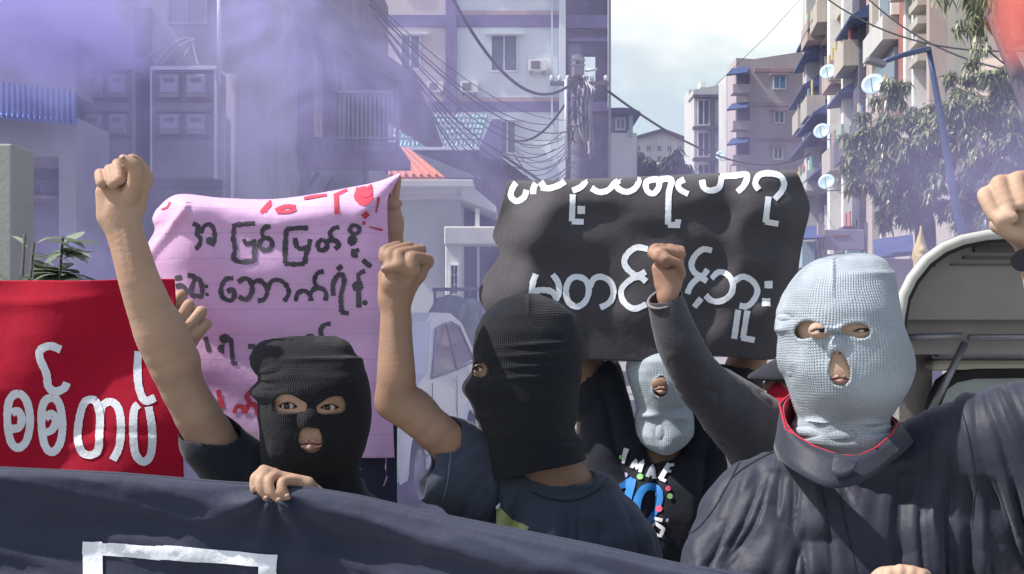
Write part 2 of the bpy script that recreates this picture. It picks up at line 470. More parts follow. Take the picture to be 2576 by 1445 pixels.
M['black_cotton'] = weave('black_cotton', (0.016, 0.018, 0.028))
M['slate_cotton'] = weave('slate_cotton', (0.042, 0.050, 0.078))
M['jacket'] = weave('jacket', (0.026, 0.029, 0.048), rough=0.55, bump=0.28)
M['jacket_grey'] = weave('jacket_grey', (0.062, 0.059, 0.072), rough=0.7, bump=0.4)
M['red_lining'] = weave('red_lining', (0.50, 0.012, 0.045))
M['trousers'] = weave('trousers', (0.03, 0.035, 0.06))
M['shoe'] = mat('shoe', (0.05, 0.05, 0.055), 0.6, 0.1)
M['white_paint'] = mat('white_paint', (0.74, 0.76, 0.82), 0.6, 0.06, 30, 0.1, 200)
M['white_tape'] = mat('white_tape', (0.78, 0.80, 0.88), 0.55, 0.05, 20, 0.15, 120)
M['black_banner'] = weave('black_banner', (0.060, 0.056, 0.066), rough=0.75, bump=0.3)
M['navy_banner'] = weave('navy_banner', (0.024, 0.029, 0.058), rough=0.7, bump=0.3)
M['pink_cloth'] = weave('pink_cloth', (0.84, 0.58, 0.86), transl=0.35, bump=0.3, lines=(2, 0.062, 0.0022, (0.42, 0.25, 0.46)), stain=(0.88, 0.48, 0.72))
M['red_banner'] = weave('red_banner', (0.46, 0.002, 0.030), transl=0.15, bump=0.2)
M['grey_ink'] = mat('grey_ink', (0.085, 0.075, 0.10), 0.8, 0.45, 16, 0.1, 90)
M['red_ink'] = mat('red_ink', (0.50, 0.045, 0.085), 0.8, 0.3, 16, 0.1, 90)
# ------------------------------------------------------------------ people
def bodyless(sd, cx, d, zhip, half=0.14):
    """hips, legs and feet below the picture, so that the figure stands on the road"""
    pass
def trousers(P, cx, d, zhip, yaw=0.0, m=None):
    s = SDF(0.008)
    s.ell((cx, d, zhip), (0.165, 0.115, 0.13), k=0.05)
    for sx in (-1, 1):
        hx = cx + sx * 0.085
        s.cap((hx, d, zhip - 0.05), (hx + sx * 0.02, d - 0.01, 0.47), 0.085, 0.062, 0.04)
        s.cap((hx + sx * 0.02, d - 0.01, 0.47), (hx + sx * 0.03, d + 0.02, 0.07), 0.062, 0.055, 0.03)
    s.build('trousers', m or M['trousers'], P, disp=lambda p: 0.006 * (fbm(p * 9) - 0.5))
    for sx in (-1, 1):
        f = SDF(0.006)
        x = cx + sx * 0.115
        f.cap((x, d + 0.04, 0.045), (x + sx * 0.015, d - 0.15, 0.035), 0.045, 0.036, 0.02)
        f.cap((x, d + 0.02, 0.09), (x, d + 0.02, 0.05), 0.045, 0.045, 0.02)
        f.put(lambda X, Y, Z: 0.004 - Z + 0 * X + 0 * Y, (x - 0.1, d - 0.25, -0.05), (x + 0.1, d + 0.12, 0.01), 0.004, 's')
        f.build('shoe', M['shoe'], P)
def eye(P, u, v, d, depth_pull=0.0, r=0.0118, look=(0, -1, 0), name='eye'):
    c = W(u, v, d)
    n = 20; v_, f_ = [], []
    mb = MB()
    # eyeball as a lathe about the gaze axis; iris is a cap of its own
    ax = Vector(look).normalized(); q = ax.to_track_quat('Z', 'Y').to_matrix()
    rings = 14
    pts = []
    for i in range(rings + 1):
        t = math.pi * i / rings
        for k in range(n):
            a = 2 * math.pi * k / n
            pts.append(Vector(c) + q @ Vector((math.sin(t) * math.cos(a), math.sin(t) * math.sin(a), math.cos(t))) * r)
    fc = [(i*n+k, i*n+(k+1)%n, (i+1)*n+(k+1)%n, (i+1)*n+k) for i in range(rings) for k in range(n)]
    o = me_obj(name, [tuple(p) for p in pts], fc, M['eye_white'], P, True)
    ir = 0.0060
    pts = [Vector(c) + ax * (r + 0.0012)]
    for rr in (0.0024, 0.0045, ir):
        for k in range(n):
            a = 2 * math.pi * k / n
            z = math.sqrt(r * r - rr * rr) + 0.0012 * (1 - (rr / ir) ** 2) + 0.0003
            pts.append(Vector(c) + q @ Vector((rr * math.cos(a), rr * math.sin(a), z)))
    fc = [(0, 1 + k, 1 + (k + 1) % n) for k in range(n)]
    for j in range(2): fc += [(1+j*n+k, 1+(j+1)*n+k, 1+(j+1)*n+(k+1)%n, 1+j*n+(k+1)%n) for k in range(n)]
    me_obj('iris', [tuple(p) for p in pts], fc, M['iris'], o, True)
    return c, r
def almond(sd, pts, d, back):
    """opens the lids along a traced almond, down to the eyeball"""
    fn2, lo, hi = poly2(pts, d)
    def fn(X, Y, Z):
        return np.maximum(fn2(X, Z, Y), np.abs(Y - d) - back) + 0 * Y
    sd.put(fn, (lo[0], d - back, lo[1]), (hi[0], d + back, hi[1]), 0.0015, 's')
def mask_holes(sd, lf, holes, d_front, d_mid, rim=0.0032):
    """cuts the openings of a balaclava and knits a rim round each"""
    fn, lo, hi = lf
    for pts in holes:
        f2, a, b = poly2(pts, d_front)
        sd.put(lambda X, Y, Z, f2=f2: np.maximum(f2(X, Z, Y), Y - d_mid) + 0 * Y, (a[0], d_front - 0.12, a[1]), (b[0], d_mid, b[1]), 0.002, 's')
        def rf(X, Y, Z, f2=f2):
            t = np.sqrt((f2(X, Z, Y) - 0.75 * rim) ** 2 + (fn(X, Y, Z) + 0.002) ** 2) - rim
            return np.where(Y > d_mid - 0.02, 1.0, t)
        sd.put(rf, (a[0] - 0.004, lo[1], a[1] - 0.004), (b[0] + 0.004, d_mid - 0.02, b[1] + 0.004), 0.002)
def rows(tab, d, yc, ry):
    """tab: (row, left, right[, ry scale, y shift]) -> loft arrays"""
    zs, cx, cy, rx, rr = [], [], [], [], []
    for t in tab:
        v, l, r = t[:3]
        zs.append(PZ(v, d)); cx.append((PX(l, d) + PX(r, d)) / 2); rx.append((PX(r, d) - PX(l, d)) / 2)
        rr.append(ry * (t[3] if len(t) > 3 else 1.0)); cy.append(yc + (t[4] if len(t) > 4 else 0.0))
    return zs, cx, cy, rx, rr
def folds(scale, amp, axis, sharp=1.6, warp=0.05, seed=0.0):
    """long creases across the given axis"""
    a = np.array(axis, float)
    def f(p):
        q = p + warp * np.stack([vnoise(p * 6 + 3.1 + seed) - .5, vnoise(p * 6 + 9.7 + seed) - .5, vnoise(p * 6 + 23.3 + seed) - .5], 1) * 2
        n = vnoise(q * a * scale + seed)
        r = 1 - np.abs(2 * n - 1)
        return amp * (r ** sharp - 0.45)
    return f
def tube_ring(name, pts, r, m, P, closed=False, n=6):
    mb = MB(); p = [tuple(q) for q in pts]
    if closed: p = p + [p[0]]
    mb.tube(p, r, n); return mb.build(name, m, P, True)
def strip(name, rowsA, rowsB, m, P, thick=0.003, nsub=2, flip=False):
    """band of cloth between two lines of points, given thickness"""
    A = [Vector(p) for p in rowsA]; B = [Vector(p) for p in rowsB]
    n = len(A); v = A + B
    f = [(i, i + 1, n + i + 1, n + i) for i in range(n - 1)]
    if flip: f = [q[::-1] for q in f]
    o = me_obj(name, [tuple(p) for p in v], f, m, P, True)
    s = o.modifiers.new('soft', 'SUBSURF'); s.levels = nsub; s.render_levels = nsub
    t = o.modifiers.new('thick', 'SOLIDIFY'); t.thickness = thick; t.offset = 0
    return o

def fan(uc, vc, nphi, nrad, amp, seed, sharp=1.4):
    """creases that fan out from a pulled point"""
    def f(p):
        u = (p[:, 0] / p[:, 1]) * FPX + U0; v = V0 - (p[:, 2] - CAMZ) / p[:, 1] * FPX
        w = vnoise(p * 7 + seed) - .5
        phi = np.arctan2(u - uc, v - vc) + 0.10 * w; r = np.hypot(u - uc, v - vc) / 100.0
        n = vnoise(np.stack([phi * nphi + seed, r * nrad + w, p[:, 1] * 3], 1))
        n2 = vnoise(np.stack([phi * nphi * 2.3 + seed * 2, r * nrad * 1.6, p[:, 1] * 5], 1))
        rid = 1 - np.abs(2 * n - 1); rid2 = 1 - np.abs(2 * n2 - 1)
        k_ = 0.35 + 1.1 * vnoise(p * 5 + seed * 3)      # creases come and go
        return amp * k_ * ((rid ** sharp - 0.5) + 0.30 * (rid2 ** 2.0 - .4))
    return f
def nail(P, u, v, d, ru, rv, ang=0.0, tilt=0.0):
    s = SDF(0.0011); k = d / FPX
    s.ell(W(u, v, d), (ru * k, 0.0022, rv * k), (Matrix.Rotation(ang, 4, 'Y') @ Matrix.Rotation(tilt, 4, 'X')), k=0.001)
    s.build('fingernail', M['nail'], P)
# ===== 1: left, black balaclava, right fist raised, left hand on the banner
D1 = 2.2
z7 = zc(700, 1100, 0.63)
P1 = thing('person', 'person in black ribbed balaclava facing the camera, bare fist raised, hand gripping the front banner', 'person', (PX(790, D1), D1, 0), 'masked marchers')
tab1 = [(846, 740, 840, .2), (850, 690, 856, .36), (858, 660, 872, .52), (870, 645, 883, .64), (890, 634, 892, .76), (912, 631, 913, .87), (932, 637, 917, .94), (940, 648, 920, .98), (953, 664, 924, 1.0), (962, 650, 927, 1.03), (972, 632, 929, 1.05), (990, 634, 932, 1.05), (1006, 655, 933, 1.03), (1044, 652, 934, 1.02), (1085, 657, 929, 1.0, .004), (1135, 655, 915, .94, .012), (1166, 655, 900, .85, .022), (1190, 660, 897, .78, .03), (1230, 665, 903, .78, .035), (1262, 664, 902, .8, .035)]
L1 = rows(tab1, D1, D1, 0.112)
lf1 = loft_fn(*L1, e=2.25)
holes1 = [[p[:2] for p in z7(q)] for q in (
    [(405,510),(415,470),(450,446),(500,443),(545,468),(590,505),(575,530),(530,545),(480,552),(425,550),(408,535)],
    [(652,520),(670,495),(710,465),(750,453),(790,455),(812,490),(812,530),(790,548),(740,558),(690,555),(660,540)],
    [(545,700),(560,655),(600,632),(645,640),(675,670),(685,710),(670,755),(630,775),(590,772),(555,745)])]
s = SDF(0.0025)
s.put(*lf1, k=0.012)
s.put(None, (0,0,0), (0,0,0), 0.006, 'h'); s.pr.pop()
yf1 = D1 - 0.11
HOLL = lambda sd, lf, t=0.006: sd.put(lambda X, Y, Z: lf[0](X, Y, Z) + t, lf[1], lf[2], 0.002, 's')
HOLL(s, lf1); mask_holes(s, lf1, holes1, D1 - 0.1, D1 - 0.01)
c1 = W(790, 1000, D1)
def disp1(p):
    u = (p[:, 0] / p[:, 1]) * FPX + U0; v = V0 - (p[:, 2] - CAMZ) / p[:, 1] * FPX
    g = lambda a, b, su, sv: np.exp(-((u - a) / su) ** 2 - ((v - b) / sv) ** 2)
    d = -0.005 * g(668, 956, 34, 8) + 0.005 * g(664, 936, 34, 9) + 0.004 * g(660, 974, 30, 9) - 0.004 * g(790, 905, 80, 6) + 0.004 * g(690, 920, 50, 16) + 0.003 * g(690, 978, 40, 10) - 0.004 * g(890, 905, 30, 6)
    d += 0.020 * g(778, 1056, 26, 30) * (p[:, 1] < D1)           # the nose under the cloth
    return d + 0.003 * (fbm(p * 22) - 0.5)
s.build('balaclava', knit('black_knit', (0.017, 0.018, 0.024), (0, 0, 0), dark=0.6), P1, disp=disp1, relax=3)
# body: head, neck, chest, right arm with fist, left arm with hand on the banner
s = SDF(0.0023)
s.put(*loft_fn(*L1, e=2.25, grow=-0.0085), k=0.01)
e1 = [(723, 1021), (829, 1025)]
dE = D1 - 0.0905
for (u, v) in e1:
    c = W(u + (2 if u < 780 else -2), v, dE)
    s.ell(c, (0.0150, 0.0140, 0.0135), k=0.006)
for pts in ([(702,1022),(711,1016),(725,1013.5),(740,1017),(750,1025),(736,1029),(720,1029.5),(708,1027)], [(806,1027),(817,1020.5),(832,1018),(845,1022),(853,1027),(839,1031),(821,1031.5)]):
    almond(s, pts, dE, 0.03)
nose = W(778, 1050, D1 - 0.095)
s.cap(W(779, 1015, D1 - 0.095), nose, 0.007, 0.012, 0.012)
for du in (-13, 13): s.ell(W(778 + du, 1056, D1 - 0.092), (0.008, 0.009, 0.007), k=0.006)
s.ell(W(779, 1098, D1 - 0.086), (0.026, 0.013, 0.018), k=0.012)
s.cap(W(785, 1200, D1 + 0.035), W(785, 1330, D1 + 0.05), 0.054, 0.06, 0.02)
s.cap(W(640, 1240, D1 + .05), W(880, 1365, D1 + .06), 0.045, 0.045, 0.03)
s.torso(775, 1285, D1 + 0.05, 0.15, 0.095)
dA = 2.13
s.chain([(640,1225,2.24,50),(560,1150,2.24,58),(432,925,dA+.04,50),(385,800,dA+.02,53),(350,705,dA,46),(325,620,dA,42),(303,552,dA,41)], k=0.02)
# forearm muscle and elbow point
s.chain([(452,905,dA+.05,40),(410,835,dA+.03,46)], k=0.03)
# right fist, palm side to the camera
q = dA
s.chain([(300,545,q,36),(296,492,q,34)], k=0.02)
s.chain([(275,540,q,27),(263,485,q-.004,20)], k=0.015)
s.chain([(316,540,q-.004,30),(338,470,q-.006,23)], k=0.015)
s.chain([(350,520,q+.006,16),(361,455,q+.01,15)], k=0.015)
FA = dict(k=0.0016, k0=0.004)
s.chain([(262,462,q+.02,12.14),(252,438,q-.010,12.7),(256,461,q-.030,13.8)], **FA)
s.chain([(284,455,q+.02,12.14),(276,428,q-.012,13.25),(284,463,q-.034,14.35)], **FA)
s.chain([(308,440,q+.02,13.25),(296,413,q-.010,12.7),(301,452,q-.034,14.35)], **FA)
s.chain([(368,458,q+.012,16.56),(357,424,q+.006,15.46),(333,402,q-.004,13.25),(313,428,q-.014,12.14)], **FA)
s.chain([(362,462,q+.008,15),(368,444,q+.01,13)], k=0.006)
s.chain([(318,512,q-.012,27),(340,462,q-.030,18.5),(337,418,q-.044,14.5),(309,399,q-.046,10.5)], k=0.0025)
s.chain([(300,490,q-.016,8),(288,520,q-.022,10),(282,545,q-.018,8)], k=0.012)
# left hand over the banner edge
q = 1.995
s.chain([(780,1225,q+.03,17),(840,1300,q+.06,24),(905,1460,q+.10,34),(885,1380,D1+.05,42)], k=0.015)
s.chain([(668,1190,q-.004,13),(772,1217,q+.012,17)], k=0.01)
s.chain([(690,1204,q-.006,12),(775,1222,q+.012,14)], k=0.01)
s.chain([(662,1180,q-.006,9),(690,1192,q-.002,11)], k=0.008)
FE = dict(k=0.0028, k0=0.005)
s.chain([(664,1182,q-.006,9.5),(640,1202,q-.022,9),(637,1234,q-.028,7.5)], **FE)
s.chain([(672,1188,q-.006,11),(656,1206,q-.026,10.5),(656,1232,q-.032,10),(672,1256,q-.030,8)], **FE)
s.chain([(695,1198,q-.004,11),(677,1209,q-.028,10.5),(681,1238,q-.036,10),(706,1262,q-.034,8)], **FE)
s.chain([(745,1211,q+.0,12),(711,1212,q-.026,10.5),(710,1234,q-.034,10),(724,1251,q-.032,8.5)], **FE)
s.chain([(292,556,dA-.020,5),(306,610,dA-.026,6),(322,680,dA-.026,5)], k=0.008)
s.chain([(312,552,dA-.022,5),(322,612,dA-.027,6),(338,680,dA-.027,5)], k=0.008)
s.build('body', M['skin'], P1, relax=0)
for a in ((637,1230,1.958,4.5,7,.1,.2),(668,1252,1.952,7,4.5,-.5,.3),(700,1257,1.948,7.5,4.5,-.5,.3),(722,1247,1.952,7,4.5,-.4,.3),(307,396,2.0745,7,5,-.6,-.5)): nail(P1, *a)
for (u, v), dx in zip(e1, (0, 0)):
    eye(P1, u + (2 if u < 780 else -2), v, dE, look=(-0.06, -1, -0.02))
for pts in ([(700,1022.5),(711,1015.5),(725,1012.5),(741,1016),(752,1025)], [(804,1027.5),(817,1019.5),(832,1017),(846,1021),(855,1027)]):
    tube_ring('eyelashes', [W(u, v, dE - 0.0125 - 0.002 * (1 - ((u - pts[2][0]) / 26.0) ** 2)) for u, v in pts], 0.0011, M['lash'], P1)
def lips(P, uc, vc, w, d, hu, hl, drop=0.0, m='lip'):
    s = SDF(0.0012)
    y = d
    for sx in (-1, 1):
        s.cap(W(uc + sx * w * 0.10, vc - hu * 0.5, y - .0015), W(uc + sx * w * 0.48, vc - 1, y + .006), hu * 0.5 * d / FPX, 0.0018, 0.003)
    s.cap(W(uc - w * 0.40, vc + hl * 0.2, y + .004), W(uc, vc + hl * 0.52, y - .003), 0.0018, hl * 0.5 * d / FPX, 0.003)
    s.cap(W(uc + w * 0.40, vc + hl * 0.2, y + .004), W(uc, vc + hl * 0.52, y - .003), 0.0018, hl * 0.5 * d / FPX, 0.003)
    def crease(X, Y, Z):
        z0 = PZ(vc, d)
        return np.abs(Z - z0 - 0.001 * np.cos((X - PX(uc, d)) * 220)) - 0.0009 + 0 * Y
    b = w * d / FPX
    s.put(crease, W(uc, vc, d) - np.array((b, 0.02, 0.004)), W(uc, vc, d) + np.array((b, -0.002, 0.004)), 0.001, 's')
    s.build('lips', M[m], P)
    tube_ring('mouth_line', [W(uc + w * t, vc + 0.8 - 0.9 * abs(t), d - 0.002 + 0.028 * t * t) for t in np.linspace(-0.47, 0.47, 9)], 0.0012 + drop, M['mouth_dark'], P)
lips(P1, 780, 1117, 82, D1 - 0.0985, 14, 17)
# shirt
s = SDF(0.003)
s.cap(W(625, 1205, D1 + .05), W(880, 1345, D1 + .06), 0.065, 0.06, 0.03)
s.cap(W(730, 1235, D1 + .05), W(820, 1250, D1 + .05), 0.062, 0.06, 0.03)
s.torso(775, 1235, D1 + 0.05, 0.185, 0.125)
s.chain([(640,1215,2.24,82),(575,1155,2.235,78),(525,1108,2.225,72)], k=0.03)
s.chain([(885,1370,2.25,70),(905,1480,2.16,56)], k=0.03)
f1 = folds(9, 0.009, (1.6, 0.6, 0.5), seed=2.0)
s.chain([(612,1190,2.24,66),(480,1030,2.20,62)], k=0.004, op='s')
s.build('t_shirt', M['black_cotton'], P1, disp=f1)
trousers(P1, PX(775, D1), D1 + 0.05, 0.86)

# ===== 2: middle, black balaclava turned in profile, right fist raised
D2 = 2.1
z4 = zc(1600, 1000, 0.48443)
P2 = thing('person', 'person in plain black balaclava turned in profile to the left, bare fist raised, slate T-shirt', 'person', (PX(1400, D2), D2, 0), 'masked marchers')
tab2 = [(739, 1310, 1350, .2), (746, 1278, 1374, .4), (757, 1254, 1400, .55), (772, 1236, 1420, .68), (790, 1217, 1438, .80), (834, 1196, 1456, .95), (886, 1189, 1467, 1), (918, 1189, 1464, 1), (930, 1188, 1463, 1), (948, 1178, 1462, 1), (963, 1166, 1461, 1), (976, 1161, 1460, 1), (988, 1165, 1457, 1), (1003, 1177, 1456, 1), (1018, 1186, 1455, .98), (1053, 1199, 1453, .95), (1080, 1207, 1444, .92), (1095, 1212, 1453, .88), (1110, 1215, 1471, .85), (1123, 1218, 1466, .84), (1140, 1219, 1470, .84), (1154, 1220, 1478, .84), (1190, 1221, 1482, .84), (1225, 1222, 1482, .84)]
L2 = rows(tab2, D2, D2, 0.090)
lf2 = loft_fn(*L2, e=2.15)
hole2 = [[p[:2] for p in z4([(95,582),(140,552),(198,556),(226,596),(212,648),(168,672),(128,656),(102,618)])]]
s = SDF(0.0025)
s.put(*lf2, k=0.01); HOLL(s, lf2); mask_holes(s, lf2, hole2, D2 - 0.03, D2 - 0.002)
s.put(lambda X, Y, Z: (Z - PZ(1211, D2)) - (X - PX(1222, D2)) * 0.215 - 0.006 * np.sin((X - PX(1222, D2)) * 17) + 0 * Y, W(1150, 1260, D2) - .12, W(1500, 1140, D2) + .12, 0.003, 's')
def disp2(p):
    u = (p[:, 0] / p[:, 1]) * FPX + U0; v = V0 - (p[:, 2] - CAMZ) / p[:, 1] * FPX
    fr = (p[:, 1] < D2)
    d = 0
    for a, b, w in ((1350, 867, 80), (1345, 893, 85), (1350, 921, 90), (1340, 948, 80)):
        d = d - 0.0045 * np.exp(-((u - a) / w) ** 2 - ((v - b - (u - a) * -0.06) / 6) ** 2)
    d = d - 0.004 * np.exp(-((u - 1440) / 40) ** 2 - ((v - 1128 - (u - 1440) * -0.3) / 7) ** 2) + 0.004 * np.exp(-((u - 1440) / 40) ** 2 - ((v - 1112) / 8) ** 2)
    d = d - 0.005 * np.exp(-((u - 1222) / 30) ** 2 - ((v - 1044) / 9) ** 2)
    d = d - 0.004 * np.exp(-((u - 1330) / 3.5) ** 2 - ((v - 768) / 22) ** 2)
    return d + 0.003 * (fbm(p * 20) - 0.5)
hz2 = PZ(924, D2)
s.build('balaclava', knit('black_fine_knit', (0.014, 0.016, 0.024), (PX(1325, D2) - PX(1400, D2), 0, 0), rib=0.0050, dark=0.6), P2, disp=disp2, relax=3)
s = SDF(0.0023)
s.put(*loft_fn(*rows([r for r in tab2 if r[0] < 1130], D2, D2, 0.090), e=2.15, grow=-0.0085), k=0.01)
ce2 = W(1208, 930, D2 - 0.030)
s.ell(ce2, (0.012, 0.013, 0.011), k=0.008)
almond(s, [(1190,928),(1197,923),(1208,923),(1216,929),(1208,934),(1197,934)], D2 - 0.035, 0.03)
s.cap(W(1355, 1090, D2), W(1390, 1250, D2 + .05), 0.058, 0.056, 0.02)
s.chain([(1395,1205,D2+.045,60),(1440,1250,D2+.06,68)], k=0.03)
s.cap(W(1260, 1250, D2 + .06), W(1525, 1340, D2 + .07), 0.04, 0.045, 0.03)
s.torso(1395, 1275, D2 + 0.06, 0.155, 0.095)
q = 2.02
s.chain([(1240,1225,D2+.05,48),(1125,1112,2.06,49),(1005,1002,q+.01,43),(997,950,q,44),(996,878,q,39),(994,790,q,32),(993,752,q,32)], k=0.02)
s.chain([(985,1015,q+.02,30),(1040,1030,q+.03,36)], k=0.03)
# fist, palm side to the camera, thumb across
s.chain([(993,752,q,32),(1000,700,q+.004,30)], k=0.015)
s.chain([(982,742,q-.002,25),(974,695,q,22)], k=0.012)
s.chain([(1012,742,q,24),(1052,690,q+.006,19)], k=0.012)
s.ell(W(986, 712, q - .022), (0.0165, 0.014, 0.017), k=0.012)
FB = dict(k=0.0016, k0=0.004)
s.chain([(1012,640,q+.03,14),(1040,668,q+.02,22)], k=0.012)
s.chain([(1001,617,q+.02,10.62),(967,631,q-.012,11.21),(966,654,q-.022,11.21)], **FB)
s.chain([(1030,620,q+.02,12.39),(983,637,q-.018,12.98),(981,657,q-.026,12.98)], **FB)
s.chain([(1060,628,q+.016,12.98),(1004,641,q-.022,13.57),(1006,662,q-.030,13.57)], **FB)
s.chain([(1074,656,q+.010,16.52),(1036,650,q-.024,15.93),(1043,682,q-.030,14.16)], **FB)
s.chain([(1074,662,q+.010,13),(1052,692,q+.004,15)], k=0.01)
s.chain([(1012,722,q-.012,17),(1036,696,q-.022,13.5),(1006,672,q-.036,11),(966,677,q-.034,8.5)], k=0.005, k0=0.012)
s.chain([(986,760,q-.018,5),(990,820,q-.020,6),(994,880,q-.022,5)], k=0.008)
s.build('body', M['skin_tan'], P2, relax=0)
nail(P2, 964, 675, 1.981, 6, 4, .15, -.2)
eye(P2, 1209, 930, D2 - 0.029, r=0.0105, look=(-0.75, -0.7, -0.02))
tube_ring('eyelashes', [W(u, v, dd) for u, v, dd in ((1189, 928, D2 - .030), (1197, 922.5, D2 - .040), (1208, 922.5, D2 - .044), (1217, 929, D2 - .042))], 0.0016, M['lash'], P2)
s = SDF(0.003)
s.chain([(1250,1228,D2+.05,70),(1420,1300,D2+.06,84),(1505,1318,D2+.07,80)], k=0.03)
s.cap(W(1340, 1268, D2 + .05), W(1470, 1262, D2 + .06), 0.05, 0.052, 0.03)
s.cap(W(1275, 1235, D2 + .02), W(1345, 1256, D2 + .02), 0.056, 0.050, 0.02)
s.torso(1395, 1225, D2 + 0.06, 0.19, 0.125)
s.chain([(1512,1345,D2+.06,80),(1540,1480,D2+.04,62)], k=0.03)
# the wide sleeve hangs open below the raised arm
s.chain([(1250,1190,2.15,70),(1180,1140,2.09,64),(1130,1108,2.07,58)], k=0.03)
s.chain([(1250,1250,2.15,80),(1160,1205,2.08,64),(1112,1195,2.06,56)], k=0.03)
s.chain([(1220,1300,2.15,70),(1130,1240,2.07,44),(1102,1228,2.06,44)], k=0.03)
s.chain([(1190,1160,2.09,50),(1080,1070,2.04,54)], k=0.004, op='s')
s.chain([(1180,1205,2.08,44),(1040,1160,2.05,52)], k=0.006, op='s')
s.chain([(1150,1238,2.07,26),(1060,1215,2.05,36)], k=0.006, op='s')
# neck opening
s.chain([(1425,1155,D2+.02,54),(1444,1182,D2+.03,54)], k=0.003, op='s')
fa2, fb2 = fan(1440, 980, 6.0, 0.25, 0.024, 5.0, 1.2), folds(22, 0.003, (1, 1, 1), seed=8.0)
shirt2 = s.build('t_shirt', M['slate_cotton'], P2, disp=lambda p: (fa2(p) + fb2(p)) * np.clip((PZ(1225, D2) - p[:, 2]) / 0.06, 0.15, 1))
# ribbed neckband
nb = [W(u, v, d) for u, v, d in ((1340,1216,2.055),(1365,1228,2.035),(1400,1236,2.03),(1440,1236,2.04),(1475,1222,2.06),(1500,1200,2.10),(1510,1186,2.14))]
trousers(P2, PX(1400, D2), D2 + 0.06, 0.86)

# ===== 3: right, pale blue balaclava, black jacket with red lining, left arm raised out of the picture
D3 = 1.9
z3 = zc(2640, 1070, 0.22841)
P3 = thing('person', 'person in pale blue knitted balaclava and black jacket with red collar lining, left fist up', 'person', (PX(2115, D3), D3, 0), 'masked marchers')
tab3 = [(640, 2110, 2185, .2), (646, 2070, 2212, .38), (658, 2045, 2226, .54), (680, 2016, 2236, .70), (705, 1996, 2243, .82), (740, 1975, 2247, .92), (780, 1960, 2252, 1.0), (805, 1954, 2257, 1.0), (826, 1956, 2262, 1.0), (850, 1964, 2272, 1.0), (880, 1961, 2283, 1.0), (910, 1961, 2289, 1.0), (935, 1965, 2289, .99), (960, 1980, 2280, .97), (985, 1992, 2268, .94, .002), (1010, 2000, 2256, .88, .008), (1036, 2008, 2246, .80, .016), (1056, 2016, 2236, .74, .022), (1072, 2002, 2246, .78, .02), (1090, 1994, 2252, .82, .018), (1112, 2000, 2244, .82, .02), (1130, 2030, 2215, .76, .022), (1150, 2060, 2190, .70, .022)]
L3 = rows(tab3, D3, D3, 0.112)
lf3 = loft_fn(*L3, e=2.3)
holes3 = [[p[:2] for p in z3(q)] for q in (
    [(612,420),(622,345),(680,275),(760,236),(850,226),(940,255),(1040,305),(1130,352),(1150,375),(1060,418),(960,465),(850,500),(740,518),(650,505)],
    [(1290,372),(1370,322),(1450,285),(1560,262),(1670,275),(1740,325),(1778,390),(1765,465),(1690,507),(1590,505),(1480,472),(1380,432),(1310,390)],
    [(1235,748),(1295,735),(1365,785),(1435,870),(1475,960),(1485,1050),(1462,1150),(1405,1218),(1310,1236),(1230,1215),(1165,1125),(1140,1020),(1155,900),(1195,805)])]
s = SDF(0.0025)
s.put(*lf3, k=0.01); HOLL(s, lf3); mask_holes(s, lf3, holes3, D3 - 0.1, D3 - 0.01, rim=0.0031)
for vv in ((822, 831, 823), (838, 831, 838)): s.chain([(2076,vv[0],D3-.1115,5.5),(2096,vv[1],D3-.1125,5.5),(2116,vv[2],D3-.1125,5.5)], k=0.002)
def disp3(p):
    u = (p[:, 0] / p[:, 1]) * FPX + U0; v = V0 - (p[:, 2] - CAMZ) / p[:, 1] * FPX
    g = lambda a, b, su, sv: np.exp(-((u - a) / su) ** 2 - ((v - b) / sv) ** 2)
    d = -0.004 * g(1964, 829, 16, 7) - 0.005 * g(2200, 690, 60, 9) - 0.004 * g(2095, 692, 3.5, 26)
    d += 0.006 * g(1975, 800, 24, 12) + 0.014 * g(2102, 870, 24, 30) * (p[:, 1] < D3) + 0.004 * g(1985, 940, 24, 20)
    # slack folds at the neck
    d += 0.012 * g(2025, 1088, 30, 12) + 0.008 * g(2120, 1098, 46, 16) + 0.010 * g(2215, 1078, 32, 12)
    d -= 0.010 * g(2060, 1062, 30, 9) + 0.009 * g(2190, 1066, 36, 9)
    return d + 0.003 * (fbm(p * 22) - 0.5)
mask3 = s.build('balaclava', knit('pale_blue_knit', (0.43, 0.49, 0.565), (0, 0, 0), rib=0.0048, strength=0.9, dark=0.72), P3, disp=disp3, relax=3)
s = SDF(0.0023)
s.put(*loft_fn(*L3, e=2.3, grow=-0.0105), k=0.01)
dE3 = D3 - 0.091
e3 = [z3([(985, 378)])[0][:2], z3([(1665, 372)])[0][:2]]
for (u, v) in e3: s.ell(W(u, v + 1, dE3), (0.0155, 0.0140, 0.0135), k=0.006)
for pts in (z3([(860,394),(930,374),(1020,364),(1100,366),(1130,376),(1060,400),(960,408)]), z3([(1530,394),(1590,370),(1680,358),(1750,366),(1772,386),(1700,404),(1600,404)])):
    almond(s, [p[:2] for p in pts], dE3, 0.03)
s.cap(W(2100, 842, D3 - .094), W(2104, 872, D3 - .093), 0.007, 0.009, 0.012)
for du in (-13, 13): s.ell(W(2105 + du, 880, D3 - .090), (0.008, 0.010, 0.007), k=0.006)
s.ell(W(2112, 935, D3 - .086), (0.026, 0.013, 0.020), k=0.012)
for du in (-7, 8): s.ell(W(2105 + du, 888, D3 - .097), (0.0028, 0.004, 0.0024), k=0.002, op='s')
s.cap(W(2120, 1020, D3 + .02), W(2125, 1180, D3 + .05), 0.06, 0.075, 0.02)
s.cap(W(1900, 1275, D3 + .06), W(2360, 1240, D3 + .05), 0.04, 0.045, 0.03)
s.torso(2125, 1250, D3 + .05, 0.17, 0.10)
